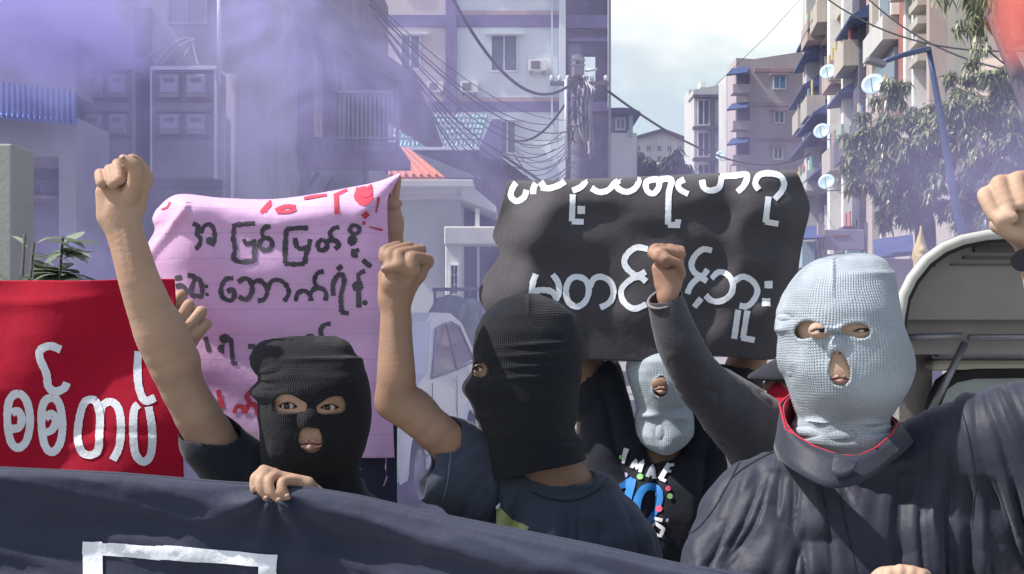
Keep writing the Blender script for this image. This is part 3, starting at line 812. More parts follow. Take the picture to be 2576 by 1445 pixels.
# right arm down and forward to the banner, left arm up at the picture's edge
s.chain([(1870,1330,D3+.04,58),(1830,1570,D3-.05,50),(2120,1540,1.68,40),(2220,1475,1.63,28)], k=0.02)
q = 1.635
s.chain([(2215,1470,q,26),(2280,1452,q-.01,24)], k=0.012)
s.chain([(2225,1450,q-.004,20),(2325,1452,q-.012,16)], k=0.012)
for a, b in (((2235,1441),(2226,1484)), ((2262,1436),(2256,1490)), ((2290,1440),(2286,1488)), ((2316,1448),(2312,1484))):
    s.chain([(a[0]+14,a[1]+4,q,14),(a[0],a[1],q-.028,13),(b[0],b[1],q-.036,11),(b[0]+12,b[1]+14,q-.022,9)], k=0.003, k0=0.006)
q = 1.74
s.chain([(2400,1160,D3+.02,70),(2700,1080,1.80,58),(2690,950,q+.01,54),(2640,780,q,42),(2604,652,q,34)], k=0.02)
s.chain([(2604,650,q,34),(2580,560,q,38)], k=0.015)
s.chain([(2560,590,q,26),(2512,566,q-.004,22)], k=0.012)
s.chain([(2580,520,q+.004,36),(2540,500,q+.004,30)], k=0.012)
FD = dict(k=0.0032, k0=0.007)
s.chain([(2512,482,q+.006,16.2),(2477,490,q-.012,16.74),(2500,540,q-.026,16.2)], **FD)
s.chain([(2545,462,q+.006,18.36),(2512,462,q-.014,18.36),(2535,522,q-.030,17.28)], **FD)
s.chain([(2590,452,q+.006,19.44),(2556,454,q-.016,19.44),(2572,512,q-.032,18.36)], **FD)
s.chain([(2630,462,q+.006,18.36),(2600,464,q-.014,18.36),(2610,512,q-.030,17.28)], **FD)
s.chain([(2590,600,q-.012,22),(2530,580,q-.026,17),(2520,552,q-.036,14),(2548,548,q-.040,12)], k=0.005, k0=0.012)
s.build('body', M['skin_pale'], P3)
for (u, v) in e3: eye(P3, u, v + 1, dE3, look=(0.30, -1, 0.0))
for pts in (z3([(850,397),(925,372),(1020,360),(1100,362),(1140,376)]), z3([(1520,397),(1590,366),(1680,354),(1755,362),(1780,388)])):
    mu = sum(p[0] for p in pts) / len(pts)
    tube_ring('eyelashes', [W(u, v, dE3 - 0.0122 - 0.002 * (1 - ((u - mu) / 26.0) ** 2)) for u, v in [p[:2] for p in pts]], 0.0011, M['lash'], P3)
lips(P3, 2115, 953, 76, D3 - 0.0985, 10, 11, drop=0.0008)
# jacket
s = SDF(0.0032)
s.chain([(1890,1245,D3+.05,84),(2120,1215,D3+.05,80),(2330,1178,D3+.04,96)], k=0.03)
s.chain([(2030,1190,D3+.02,70),(2210,1180,D3+.02,72)], k=0.04)
s.torso(2125, 1180, D3 + .05, 0.225, 0.145)
s.chain([(1850,1320,D3+.03,104),(1795,1480,D3-.04,96),(1830,1600,D3-.06,86)], k=0.03)
s.chain([(1830,1600,D3-.08,80),(2060,1560,1.72,62),(2150,1520,1.67,50)], k=0.04)
s.chain([(2330,1180,D3+.03,108),(2480,1110,1.86,110),(2700,1060,1.82,118),(2740,960,1.78,100)], k=0.05)
s.chain([(2420,1350,D3+.02,130),(2560,1280,1.88,150)], k=0.08)
s.chain([(2118,1000,D3+.015,120),(2124,1130,D3+.03,112)], k=0.004, op='s')
s.chain([(2740,960,1.78,60),(2650,700,1.75,60)], k=0.004, op='s')
fjA = fan(2010, 980, 5.5, 0.22, 0.034, 11.0, 1.1)
fjB = fan(2330, 560, 10.0, 0.16, 0.034, 14.0, 1.1)
fj3 = folds(26, 0.003, (1, 1, 0.5), seed=19.0)
jacket3 = s.build('jacket', M['jacket'], P3, disp=lambda p: (fjB(p) * np.clip((p[:, 0] - PX(2130, D3)) / 0.08 + 0.1, 0, 1) + fjA(p) * np.clip((PX(2130, D3) - p[:, 0]) / 0.08 + .1, 0, 1) + fj3(p)) * np.clip((PZ(1150, D3) - p[:, 2]) / 0.05, 0.3, 1))
top = [W(*p) for p in ((2090,1010,2.00),(2028,995,1.985),(1988,990,1.955),(1958,1018,1.90),(1974,1082,1.835),(2045,1124,1.785),(2110,1147,1.765),(2160,1149,1.762),(2205,1129,1.775),(2247,1094,1.815),(2262,1062,1.88),(2240,1045,1.96),(2160,1020,2.00))]
bot = [W(*p) for p in ((2090,1110,2.05),(1985,1105,2.03),(1955,1110,1.985),(1945,1128,1.905),(1962,1162,1.815),(2030,1205,1.755),(2090,1232,1.735),(2150,1225,1.738),(2210,1190,1.755),(2270,1140,1.80),(2310,1105,1.88),(2290,1085,1.99),(2180,1090,2.04))]
strip('collar', top, bot, M['jacket'], P3, 0.004)
cen = W(2120, 1090, 1.89)
inn = lambda p, k: cen + (np.array(p) - cen) * np.array((k, k, 1.0))
strip('collar_lining', [inn(p, 0.965) for p in top], [inn(p, 0.94) for p in bot], M['red_lining'], P3, 0.002)
tube_ring('collar_piping', [inn(p, 0.985) + np.array((0, 0, 0.001)) for p in top], 0.0014, M['red_lining'], P3)
strip('collar_flap', [W(*p) for p in ((2095,1140,1.755),(2125,1150,1.742),(2165,1155,1.742))], [W(*p) for p in ((2085,1195,1.738),(2118,1206,1.728),(2150,1182,1.728))], M['jacket'], P3, 0.004)
trousers(P3, PX(2120, D3), D3 + 0.06, 0.86)
# wrist watch on the raised arm: a thing held by the wrist
wt_ = thing('wrist_watch', 'dark wrist watch with grey strap on the raised wrist at the right edge', 'watch', tuple(W(2600, 645, 1.74)))
ring = [W(2600 + 38 * math.cos(a) , 645 + 6 * math.sin(a) - 3 * math.cos(a), 1.74 - 0.024 * math.sin(a)) for a in np.linspace(0, 2 * math.pi, 25)]
r2_ = [p - np.array((0.002, 0, 0.016)) for p in ring]
strip('strap', ring, r2_, mat('strap_grey', (0.16, 0.18, 0.19), 0.6), wt_, 0.004, 1)
mb = MB(); mb.tube([W(2576, 655, 1.712), W(2572, 656, 1.700)], [0.017, 0.016], 20); mb.build('watch_case', mat('watch_black', (0.02, 0.02, 0.03), 0.3, metal=0.6), wt_, bevel=0.001)

# ===== 4: behind, pale blue balaclava tipped back, printed black T-shirt, both arms up holding the banner
D4 = 3.0
z6 = zc(2000, 1200, 0.56062); z8 = zc(2000, 1200, 0.27682)
P4 = thing('person', 'person behind in pale blue balaclava tipped back and black T-shirt with colourful print, arms up', 'person', (PX(1664, D4), D4, 0), 'masked marchers')
tab4 = [(868, 1625, 1705, .5), (885, 1590, 1738, .8), (905, 1578, 1748, 1.0), (930, 1574, 1752, 1.05), (955, 1580, 1748, 1.05), (983, 1590, 1740, 1.0), (1010, 1598, 1736, .92), (1032, 1603, 1738, .84), (1048, 1598, 1741, .80), (1070, 1597, 1744, .80, -.006), (1092, 1599, 1742, .80, -.012), (1112, 1610, 1726, .76, -.016), (1125, 1625, 1708, .68, -.02), (1136, 1648, 1684, .6, -.02)]
L4 = rows(tab4, D4, D4, 0.11)
lf4 = loft_fn(*L4, e=2.25)
holes4 = [[p[:2] for p in z8([(1040,560),(1060,500),(1090,455),(1135,425),(1185,462),(1218,550),(1215,625),(1175,675),(1120,692),(1065,660),(1042,615)])]]
s = SDF(0.0032)
s.put(*lf4, k=0.01); HOLL(s, lf4, 0.007); mask_holes(s, lf4, holes4, D4 - 0.105, D4 - 0.01, rim=0.004)
def disp4(p):
    u = (p[:, 0] / p[:, 1]) * FPX + U0; v = V0 - (p[:, 2] - CAMZ) / p[:, 1] * FPX
    g = lambda a, b, su, sv: np.exp(-((u - a) / su) ** 2 - ((v - b) / sv) ** 2)
    return -0.012 * g(1630, 1046, 22, 10) - 0.012 * g(1712, 1052, 24, 12) + 0.008 * g(1660, 1090, 16, 30) + 0.005 * g(1706, 1030, 18, 9) + 0.004 * g(1664, 940, 26, 30) + 0.003 * (fbm(p * 20) - .5)
s.build('balaclava', knit('pale_blue_soft_knit', (0.44, 0.50, 0.565), (0, 0, 0), rib=0.004, course=0.004, strength=0.7, dark=0.75), P4, disp=disp4)
s = SDF(0.0035)
s.put(*loft_fn(*L4, e=2.2, grow=-0.0135), k=0.01)
s.ell(W(1663, 965, D4 - .105), (0.024, 0.012, 0.018), k=0.01)
s.cap(W(1665, 1080, D4 + .02), W(1665, 1200, D4 + .05), 0.055, 0.075, 0.02)
s.cap(W(1550, 1170, D4 + .07), W(1795, 1160, D4 + .07), 0.05, 0.05, 0.03)
s.torso(1665, 1190, D4 + .06, 0.16, 0.095)
q = D4 + 0.06
s.chain([(1512,1120,q,52),(1485,960,q,46),(1450,840,q,42),(1415,660,q,30),(1405,545,q-.02,25)], k=0.03)
s.chain([(1830,1110,q,52),(1862,960,q,46),(1900,840,q,42),(1925,660,q,30),(1932,545,q-.02,25)], k=0.03)
for hu in (1400, 1932):
    s.chain([(hu,545,q-.02,24),(hu,505,q-.02,24)], k=0.02)
    for k in range(4): s.chain([(hu-20+14*k,496,q,8),(hu-20+14*k,474-2*(k in (1,2)),q-.02,8),(hu-20+14*k,490,q-.035,8)], k=0.004, k0=0.008)
    s.chain([(hu+(24 if hu<1600 else -24),520,q-.02,10),(hu+(30 if hu<1600 else -30),497,q-.03,9)], k=0.008)
s.build('body', M['skin_tan'], P4)
lips(P4, 1664, 981, 40, D4 - 0.112, 10, 11)
s = SDF(0.004)
s.chain([(1545,1150,D4+.06,84),(1665,1185,D4+.06,74),(1800,1140,D4+.06,84)], k=0.03)
s.torso(1665, 1140, D4 + .06, 0.205, 0.13)
s.chain([(1545,1130,D4+.06,84),(1505,1010,D4+.06,66),(1500,940,D4+.06,54)], k=0.04)
s.chain([(1800,1100,D4+.06,84),(1850,1000,D4+.06,66),(1862,950,D4+.06,56)], k=0.04)
s.chain([(1490,1010,D4+.06,50),(1480,880,D4+.06,56)], k=0.004, op='s')
s.chain([(1858,1010,D4+.06,48),(1868,880,D4+.06,54)], k=0.004, op='s')
s.chain([(1665,1060,D4+.01,66),(1668,1110,D4+.01,62)], k=0.004, op='s')
f4 = folds(8, 0.02, (1.7, 0.5, 0.35), seed=31.0)
shirt4 = s.build('t_shirt', M['black_cotton'], P4, disp=f4)
trousers(P4, PX(1665, D4), D4 + 0.06, 0.86)

# ===== 5: between, black cap and red face covering, fist raised in a grey sleeve
D5 = 2.62
P5 = thing('person', 'person in black cap and red face covering, fist raised in a loose grey sleeve', 'person', (PX(2010, D5), D5, 0), 'masked marchers')
s = SDF(0.003)
hc = W(2056, 957, D5)
s.ell(hc + np.array((0, 0, .02)), (0.092, 0.078, 0.105), k=0.02)
s.ell(hc + np.array((-.03, 0, -.05)), (0.062, 0.058, 0.07), k=0.03)
s.cap(hc + np.array((-.085, 0, .02)), hc + np.array((-.106, 0, -.012)), 0.009, 0.013, 0.01)
s.cap(hc + np.array((.02, .0, -.08)), W(2030, 1110, D5 + .03), 0.058, 0.065, 0.02)
s.cap(W(1940, 1140, D5), W(2160, 1150, D5 + .04), 0.05, 0.05, 0.03)
s.torso(2040, 1160, D5 + .03, 0.15, 0.09)
q = 2.46
s.chain([(1905,1110,D5-.02,56),(1770,985,2.52,48),(1712,860,2.48,36),(1684,762,q,24),(1680,738,q,23)], k=0.02)
s.chain([(2190,1140,D5+.03,56),(2210,1360,D5,46),(2160,1500,D5-.15,36)], k=0.02)
s.chain([(1680,742,q,22),(1678,690,q,25)], k=0.012)
s.chain([(1662,715,q,15),(1655,675,q,16)], k=0.01)
s.chain([(1698,715,q,18),(1705,660,q+.006,16)], k=0.01)
FC = dict(k=0.003, k0=0.005)
s.chain([(1716,626,q+.02,7.7),(1650,622,q-.004,8.8),(1640,640,q-.012,9.9),(1672,660,q-.02,9.9)], **FC)
s.chain([(1714,632,q+.012,9.9),(1655,634,q-.014,10.45),(1652,648,q-.024,9.9),(1676,666,q-.026,9.9)], **FC)
s.chain([(1714,640,q+.004,12.1),(1662,632,q-.024,9.35),(1672,644,q-.030,8.8)], **FC)
s.chain([(1690,622,q+.004,8),(1700,640,q,14)], k=0.006)
s.chain([(1712,690,q-.004,13),(1706,664,q-.026,10.5),(1676,650,q-.036,9.5)], k=0.005, k0=0.01)
s.build('body', M['skin_brown'], P5)
s = SDF(0.003)
s.ell(hc + np.array((0, 0, .055)), (0.086, 0.086, 0.074), k=0.01)
s.put(lambda X, Y, Z: Z - (hc[2] + .038) - 0.08 * (X - hc[0]) + 0 * Y, hc - .16, hc + np.array((.16, .16, .05)), 0.004, 's')
s.pr[-1] = (lambda X, Y, Z: Z - (hc[2] + .036) + 0 * X + 0 * Y, hc - .2, hc + np.array((.2, .2, .04)), 0.004, 's')
cap_ = s.build('cap', M['black_cotton'], P5)
br = MB(); nb_ = 14
A = []
for i in range(nb_ + 1):
    a = math.pi * (i / nb_ - 0.5)
    A.append((1918 + 70 * (1 - math.cos(a)) * 0.0, a))
v_, f_ = [], []
for j, rr in enumerate((0.0, 0.45, 0.8, 1.0)):
    for i in range(nb_ + 1):
        a = math.pi * (i / nb_ - 0.5)
        x = hc[0] - 0.085 * math.cos(a) - 0.072 * rr * math.cos(a); y = hc[1] + (0.078 + 0.004 * rr) * math.sin(a)
        v_.append((x, y, hc[2] + 0.052 - 0.042 * rr * math.cos(a) - 0.030 * (math.sin(a) ** 2) * (0.3 + rr) ))
for j in range(3):
    for i in range(nb_): f_.append((j*(nb_+1)+i, j*(nb_+1)+i+1, (j+1)*(nb_+1)+i+1, (j+1)*(nb_+1)+i))
o = me_obj('cap_brim', v_, f_, M['black_cotton'], cap_, True)
t = o.modifiers.new('thick', 'SOLIDIFY'); t.thickness = 0.012; t = o.modifiers.new('soft', 'SUBSURF'); t.levels = 1; t.render_levels = 1
s = SDF(0.003)
s.ell(hc + np.array((-.03, 0, -.055)), (0.072, 0.068, 0.072), k=0.02)
s.ell(hc + np.array((-.078, 0, -.035)), (0.028, 0.030, 0.035), k=0.03)
s.cap(hc + np.array((-.01, -.02, -.10)), hc + np.array((0, -.02, -.20)), 0.07, 0.06, 0.03)
s.put(lambda X, Y, Z: (hc[2] - .012) - Z + 0.25 * (X - hc[0] + .08) * -1 + 0 * Y, hc - .0, hc + .2, 0.003, 's'); s.pr.pop()
s.build('face_cloth', M['red_lining'], P5, disp=folds(14, 0.006, (1, 1, .5), seed=3.0))
s = SDF(0.0032)
s.chain([(1940,1130,D5,96),(2040,1130,D5+.03,92),(2170,1140,D5+.03,96)], k=0.04)
s.torso(2040, 1110, D5 + .03, 0.19, 0.125)
s.chain([(1918,1110,D5-.01,92),(1840,1035,2.56,80),(1762,955,2.51,64),(1712,868,2.48,54),(1690,812,2.47,47),(1676,762,q+.002,42)], k=0.03)
s.chain([(2180,1160,D5+.03,90),(2210,1360,D5,70),(2165,1490,D5-.14,54)], k=0.04)
s.chain([(1695,830,2.47,38),(1676,760,q,36),(1664,715,q-.01,44)], k=0.003, op='s')
s.chain([(2030,1030,D5,70),(2030,1060,D5+.01,68)], k=0.004, op='s')
f5 = folds(10, 0.014, (1.2, 0.5, 0.8), seed=41.0); f5b = folds(26, 0.003, (1, 1, 1), seed=43.)
s.build('jacket', M['jacket_grey'], P5, disp=lambda p: (f5(p) + f5b(p)) * np.clip((p[:, 0] - PX(1700, 2.47)) / 0.1 + .25, .25, 1))
th = np.linspace(0, 2 * math.pi, 21)
tube_ring('cuff_hem', [W(1672 + 42 * math.cos(a), 752 + 23 * math.sin(a) - 10 * math.cos(a), q - 0.034 * math.sin(a)) for a in th], 0.0032, mat('hem_grey', (0.2, 0.19, 0.2)), P5)
trousers(P5, PX(2040, D5), D5 + .03, 0.86)

# ===== 6: the person behind the pink cloth; only the hands and one forearm show
D6 = 3.12
P6 = thing('person', 'person hidden behind the pink cloth, bare hands holding its left edge and top corner', 'person', (PX(740, D6), D6, 0), 'masked marchers')
s = SDF(0.0032)
s.ell(W(740, 860, D6 + .04), (0.078, 0.095, 0.115), k=0.02)
s.cap(W(740, 930, D6 + .05), W(740, 1060, D6 + .07), 0.055, 0.075, 0.02)
s.cap(W(610, 1075, D6 + .08), W(880, 1075, D6 + .08), 0.05, 0.05, 0.03)
s.torso(740, 1070, D6 + .07, 0.15, 0.09)
s.chain([(900,1050,D6+.06,54),(985,900,D6+.02,46),(990,720,3.06,37),(990,600,3.03,20),(990,560,3.02,22)], k=0.03)
q = 3.01
s.chain([(988,575,q,22),(986,520,q,20)], k=0.015)
s.chain([(960,500,q,9),(985,517,q-.02,10),(1004,512,q-.01,9)], k=0.005)
s.chain([(988,530,q,12),(997,480,q,9),(1003,446,q-.002,7)], k=0.006)
s.chain([(978,520,q+.01,9),(975,485,q+.02,8),(985,470,q+.01,7)], k=0.005)
s.chain([(580,1050,D6+.06,54),(470,1010,D6-.10,46),(430,915,2.86,36),(448,872,2.80,25)], k=0.03)
q = 2.78
s.chain([(448,872,q+.01,24),(470,838,q,26)], k=0.015)
s.chain([(482,862,q,16),(500,835,q-.006,14)], k=0.01)
s.chain([(455,850,q,14),(448,810,q,14)], k=0.01)
FG = dict(k=0.003, k0=0.006)
s.chain([(445,800,q,13.65),(456,742,q-.012,12.6),(436,768,q-.028,12.6)], **FG)
s.chain([(462,806,q,14.7),(474,768,q-.016,15.23),(450,804,q-.034,13.65)], **FG)
s.chain([(486,822,q,13.65),(506,784,q-.016,13.65),(472,822,q-.036,13.12)], **FG)
s.chain([(500,838,q,11.55),(521,815,q-.014,11.55),(488,845,q-.032,11.55)], **FG)
s.chain([(440,860,q,12),(428,820,q-.006,11),(440,790,q-.012,10)], k=0.005, k0=0.01)
s.build('body', M['skin'], P6)
s = SDF(0.005)
s.chain([(590,1070,D6+.08,92),(890,1070,D6+.08,92)], k=0.05)
s.torso(740, 1020, D6 + .07, 0.185, 0.12)
s.chain([(900,1060,D6+.07,82),(965,945,D6+.03,62)], k=0.04); s.chain([(580,1060,D6+.06,82),(510,1030,D6-.04,60)], k=0.04)
s.build('t_shirt', M['slate_cotton'], P6, disp=folds(8, 0.014, (1.6, .5, .4), seed=51.))
hs = SDF(0.005); hs.ell(W(740, 845, D6 + .06), (0.09, 0.10, 0.11), k=0.02); hs.build('hair', M['lash'], P6, disp=lambda p: 0.008 * (fbm(p * 40) - .5))
trousers(P6, PX(740, D6), D6 + .07, 0.86)
# ------------------------------------------------------------------ banners and their lettering
def net(ctrl, nu=14, nv=12, wr=None):
    """smooth sheet through rows of (u, v, depth) control points -> grid of world points"""
    C = np.array([[W(*p) for p in r] for r in ctrl])
    def cr(A, n):       # Catmull-Rom along axis 0
        m = len(A); out = []
        for i in range(m - 1):
            p0, p1, p2, p3 = A[max(i - 1, 0)], A[i], A[i + 1], A[min(i + 2, m - 1)]
            for k in range(n):
                t = k / n
                out.append(0.5 * (2 * p1 + (p2 - p0) * t + (2 * p0 - 5 * p1 + 4 * p2 - p3) * t * t + (3 * p1 - p0 - 3 * p2 + p3) * t ** 3))
        out.append(A[-1]); return np.array(out)
    G = cr(C, nv); G = cr(G.transpose(1, 0, 2), nu).transpose(1, 0, 2)
    if wr is not None:
        R, Cc = G.shape[:2]
        p = G.reshape(-1, 3); G = (p + np.outer(wr(p), (0, 1, 0))).reshape(R, Cc, 3)
    return G
def sheet(name, G, m, P=None, thick=0.002):
    R, C = G.shape[:2]
    f = [(i*C+j, (i+1)*C+j, (i+1)*C+j+1, i*C+j+1) for i in range(R-1) for j in range(C-1)]
    v = G.reshape(-1, 3)
    o = me_obj(name, v, f, m, P, True)
    t = o.modifiers.new('thick', 'SOLIDIFY'); t.thickness = thick; t.offset = 0
    bv = BVHTree.FromPolygons(v.tolist(), f)
    return o, bv
ORI = Vector((0, 0, CAMZ))
def drop(bv, u, v, lift, dflt):
    d = Vector(((u - U0) / FPX, 1.0, (V0 - v) / FPX)).normalized()
    h = bv.ray_cast(ORI, d)
    if h[0] is None: return None
    n = h[1]
    if n.dot(d) > 0: n = -n
    return h[0] + n * lift
def strokes(name, bv, lines, width, m, P, lift=0.003, taper=None, blob=None, rough=0.0, soft=True):
    """brush strokes laid on a sheet; lines are traced centre lines (u, v[, width])"""
    mb = MB(); last = None
    for li, ln in enumerate(lines):
        pts = []
        src = [(p[0], p[1], (p[2] if len(p) > 2 else width)) for p in ln]
        if len(src) == 1:
            u, v, w = src[0]; src = [(u - w * .02, v, w), (u + w * .02, v, w)]; dot = True
        A = np.array(src, float)
        if soft and len(A) > 2:
            out = []
            closed = np.hypot(*(A[0, :2] - A[-1, :2])) < 2
            for i in range(len(A) - 1):
                p0 = A[i - 1] if i > 0 else (A[-2] if closed else A[0]); p3 = A[i + 2] if i + 2 < len(A) else (A[1] if closed else A[-1])
                p1, p2 = A[i], A[i + 1]; n = max(2, int(np.hypot(*(p2 - p1)[:2]) / 4))
                for k in range(n):
                    t = k / n
                    out.append(0.5 * (2 * p1 + (p2 - p0) * t + (2 * p0 - 5 * p1 + 4 * p2 - p3) * t * t + (3 * p1 - p0 - 3 * p2 + p3) * t ** 3))
            out.append(A[-1]); A = np.array(out)
        else:
            out = []
            for i in range(len(A) - 1):
                n = max(1, int(np.hypot(*(A[i + 1] - A[i])[:2]) / 5))
                out += [A[i] + (A[i + 1] - A[i]) * k / n for k in range(n)]
            out.append(A[-1]); A = np.array(out)
        T = np.gradient(A[:, :2], axis=0); T /= np.maximum(np.hypot(T[:, 0], T[:, 1]), 1e-6)[:, None]
        N = np.stack([-T[:, 1], T[:, 0]], 1)
        hw = A[:, 2] / 2 * (1 + rough * (RNG.random(len(A)) - .5) * 2)
        lay = lift + 0.00025 * (li % 6)
        prev = None; ncol = 5
        for i in range(len(A)):
            row = []
            for k in range(ncol):
                s_ = (k / (ncol - 1) * 2 - 1) * hw[i]
                q = drop(bv, A[i, 0] + N[i, 0] * s_, A[i, 1] + N[i, 1] * s_, lay, 0)
                row.append(q)
            if any(q is None for q in row): prev = None; continue
            b0 = len(mb.v); mb.v += [tuple(q) for q in row]
            if prev is not None:
                for k in range(ncol - 1): mb.f.append([prev + k, prev + k + 1, b0 + k + 1, b0 + k])
            prev = b0
    o = mb.build(name, m, P, True)
    return o
def disc(u, v, r, n=16): return [(u + r * .5 * math.cos(a), v + r * .5 * math.sin(a), r) for a in np.linspace(0, 2 * math.pi, n)]
def oval(u, v, rx, ry, a0=0, a1=360, n=14): return [(u + rx * math.cos(math.radians(a)), v + ry * math.sin(math.radians(a))) for a in np.linspace(a0, a1, n)]

# --- the black overhead banner
BB = thing('protest_banner', 'black cloth banner with two lines of white lettering held overhead behind the raised fist', 'banner', tuple(W(1640, 905, 2.93)), 'cloth banners')
ctrl = [
 [(1284,454,3.04),(1380,455,3.06),(1500,450,3.06),(1650,444,3.05),(1800,437,3.05),(1925,431,3.05),(1994,428,3.03)],
 [(1274,466,2.99),(1372,463,2.97),(1500,457,2.95),(1650,452,2.95),(1800,446,2.94),(1928,440,2.95),(2004,438,2.97)],
 [(1264,508,2.97),(1362,500,2.93),(1495,500,2.92),(1650,497,2.92),(1800,492,2.91),(1935,486,2.92),(2022,478,2.98)],
 [(1252,550,2.99),(1345,545,2.90),(1490,548,2.93),(1650,546,2.91),(1800,542,2.92),(1940,536,2.90),(2036,525,2.98)],
 [(1240,597,3.03),(1325,600,2.90),(1488,606,2.92),(1650,604,2.92),(1800,602,2.91),(1940,598,2.93),(2022,592,2.97)],
 [(1258,640,3.00),(1330,660,2.92),(1488,668,2.93),(1650,666,2.91),(1800,664,2.93),(1935,660,2.91),(2012,650,2.97)],
 [(1216,704,3.04),(1325,730,2.91),(1490,735,2.93),(1650,733,2.91),(1800,730,2.92),(1930,725,2.93),(2004,715,2.97)],
 [(1206,748,3.02),(1325,785,2.93),(1490,790,2.92),(1650,790,2.91),(1800,788,2.93),(1925,785,2.91),(1995,775,2.97)],
 [(1224,790,3.00),(1335,845,2.94),(1490,850,2.92),(1650,850,2.92),(1800,846,2.92),(1920,845,2.93),(1990,835,2.96)],
 [(1240,850,2.98),(1345,905,2.95),(1490,906,2.92),(1650,909,2.92),(1795,896,2.93),(1910,906,2.93),(1985,900,2.96)],
]
def wr_b(p):
    u = (p[:, 0] / p[:, 1]) * FPX + U0; v = V0 - (p[:, 2] - CAMZ) / p[:, 1] * FPX
    a = 0.008 * np.sin((u - 1290 - (v - 460) * -0.35) / 26.0) * np.exp(-((u - 1350) / 90) ** 2)
    a += 0.009 * np.sin((u - 1800 + (v - 460) * 0.28) / 24.0) * np.exp(-((u - 1850) / 90) ** 2)
    a += 0.0015 * np.sin((u + 30 * np.sin(v / 60)) / 34.0)
    rg = 1 - np.abs(2 * vnoise(p * np.array((4.5, 1, 3.5)) + 7.7) - 1)
    return a + 0.008 * (fbm(p * np.array((6, 1, 3.0))) - .5) - 0.006 * rg ** 3
G = net(ctrl, 14, 8, wr_b)
_, bvB = sheet('cloth', G, M['black_banner'], BB, 0.002)
zB = zc(1650, 560, 0.51216)
LB = [
 [(388,150),(330,142),(285,190),(270,250),(310,285),(360,258),(378,210)], [(425,238),(428,190),(462,138)],
 [(470,188),(525,150),(600,140),(650,140),(600,178),(530,200),(480,192)], [(640,150),(700,140),(775,148),(752,188),(690,216)],
 [(692,240),(682,422)], [(682,424),(765,426)],
 [(820,196),(870,222),(930,212),(985,160),(1010,140),(910,138),(850,148)], [(975,165),(1010,205),(1065,222),(1120,195),(1140,142),(1060,140)],
 [(1215,146),(1190,170),(1205,220),(1245,232),(1280,190),(1275,142),(1215,146)], [(1285,142),(1365,142),(1348,240),(1342,442)], [(1342,444),(1424,446)], [(1408,440),(1410,408)],
 [(1455,138),(1412,165),(1425,205),(1482,236)],
 [(1576,142),(1590,195),(1635,212),(1690,190),(1710,118)], [(1700,118),(1790,114),(1882,108),(1865,175),(1818,222)],
 [(1962,208),(1938,165),(1965,112),(2035,98),(2110,118),(2132,170),(2110,225),(2068,272)], [(2062,76),(2128,73)],
 [(2026,255),(2006,425)], [(2004,420),(2095,436)],
 [(440,782),(420,840),(412,912)], [(412,908),(470,890),(545,900),(582,945)], [(552,785),(590,840),(598,905),(575,960)],
 [(722,800),(672,822),(645,890),(660,965),(715,1005),(775,970),(800,895),(780,825),(722,800)], [(808,870),(835,815),(890,800),(950,835),(972,905),(945,975),(880,1012)],
 [(1205,612),(1130,600),(1065,645),(1045,705),(1080,760),(1135,790),(1190,765)], [(1195,832),(1145,800),(1080,825),(1025,890),(1040,970),(1110,1018),(1195,988)],
 [(1642,618),(1580,610),(1525,655),(1500,720),(1525,775),(1575,795),(1612,750)], [(1608,832),(1555,808),(1500,855),(1472,915)], [(1568,945),(1518,1005)],
 [(1640,815),(1690,770),(1750,785),(1785,845),(1770,920),(1705,965),(1640,960),(1598,925)], [(1792,835),(1850,798),(1915,825),(1952,885),(1935,950),(1885,1000),(1830,996)],
 [(1822,1025),(1792,1222)], [(1885,1030),(1852,1218)], [(1842,1214),(1935,1232)],
]
lnB = []
for l in LB: lnB.append([p[:2] for p in zB(l)])
lnB += [[p[:2] + (20.0,) for p in zB(l)] for l in ([(722,342),(775,342)], [(2000,852),(2054,852)], [(1985,975),(2040,975)])]
strokes('lettering', bvB, lnB, 15.0, M['white_tape'], BB, 0.0019, rough=0.08)

# --- the pink cloth
PB = thing('protest_banner', 'crumpled pink cloth with grey and red handwriting held behind the balaclava at left', 'banner', tuple(W(720, 1150, 2.95)), 'cloth banners')
ctrl = [
 [(392,528,3.06),(446,490,3.02),(560,499,3.02),(700,501,3.02),(860,477,3.02),(950,458,3.02),(1008,436,3.00)],
 [(383,550,3.00),(444,503,2.95),(560,512,2.95),(700,518,2.94),(860,490,2.94),(945,472,2.95),(1004,445,2.99)],
 [(388,580,2.99),(462,530,2.90),(562,532,2.92),(705,548,2.90),(860,525,2.90),(930,515,2.89),(985,480,2.97)],
 [(368,628,3.00),(466,600,2.91),(575,600,2.92),(712,605,2.91),(855,592,2.91),(925,560,2.90),(974,515,2.93)],
 [(385,700,2.98),(470,705,2.93),(585,705,2.93),(720,706,2.92),(858,700,2.93),(925,690,2.92),(979,680,2.95)],
 [(405,800,2.98),(480,800,2.95),(588,800,2.94),(720,800,2.94),(860,800,2.95),(930,800,2.94),(981,800,2.96)],
 [(430,900,2.98),(500,900,2.96),(595,900,2.95),(725,900,2.95),(862,900,2.96),(932,900,2.95),(984,900,2.97)],
 [(450,1030,2.98),(515,1030,2.97),(600,1030,2.96),(725,1030,2.96),(865,1030,2.97),(935,1030,2.96),(988,1030,2.98)],
 [(460,1152,2.98),(520,1153,2.98),(605,1153,2.97),(725,1153,2.97),(870,1152,2.98),(938,1153,2.97),(992,1152,2.99)],
]
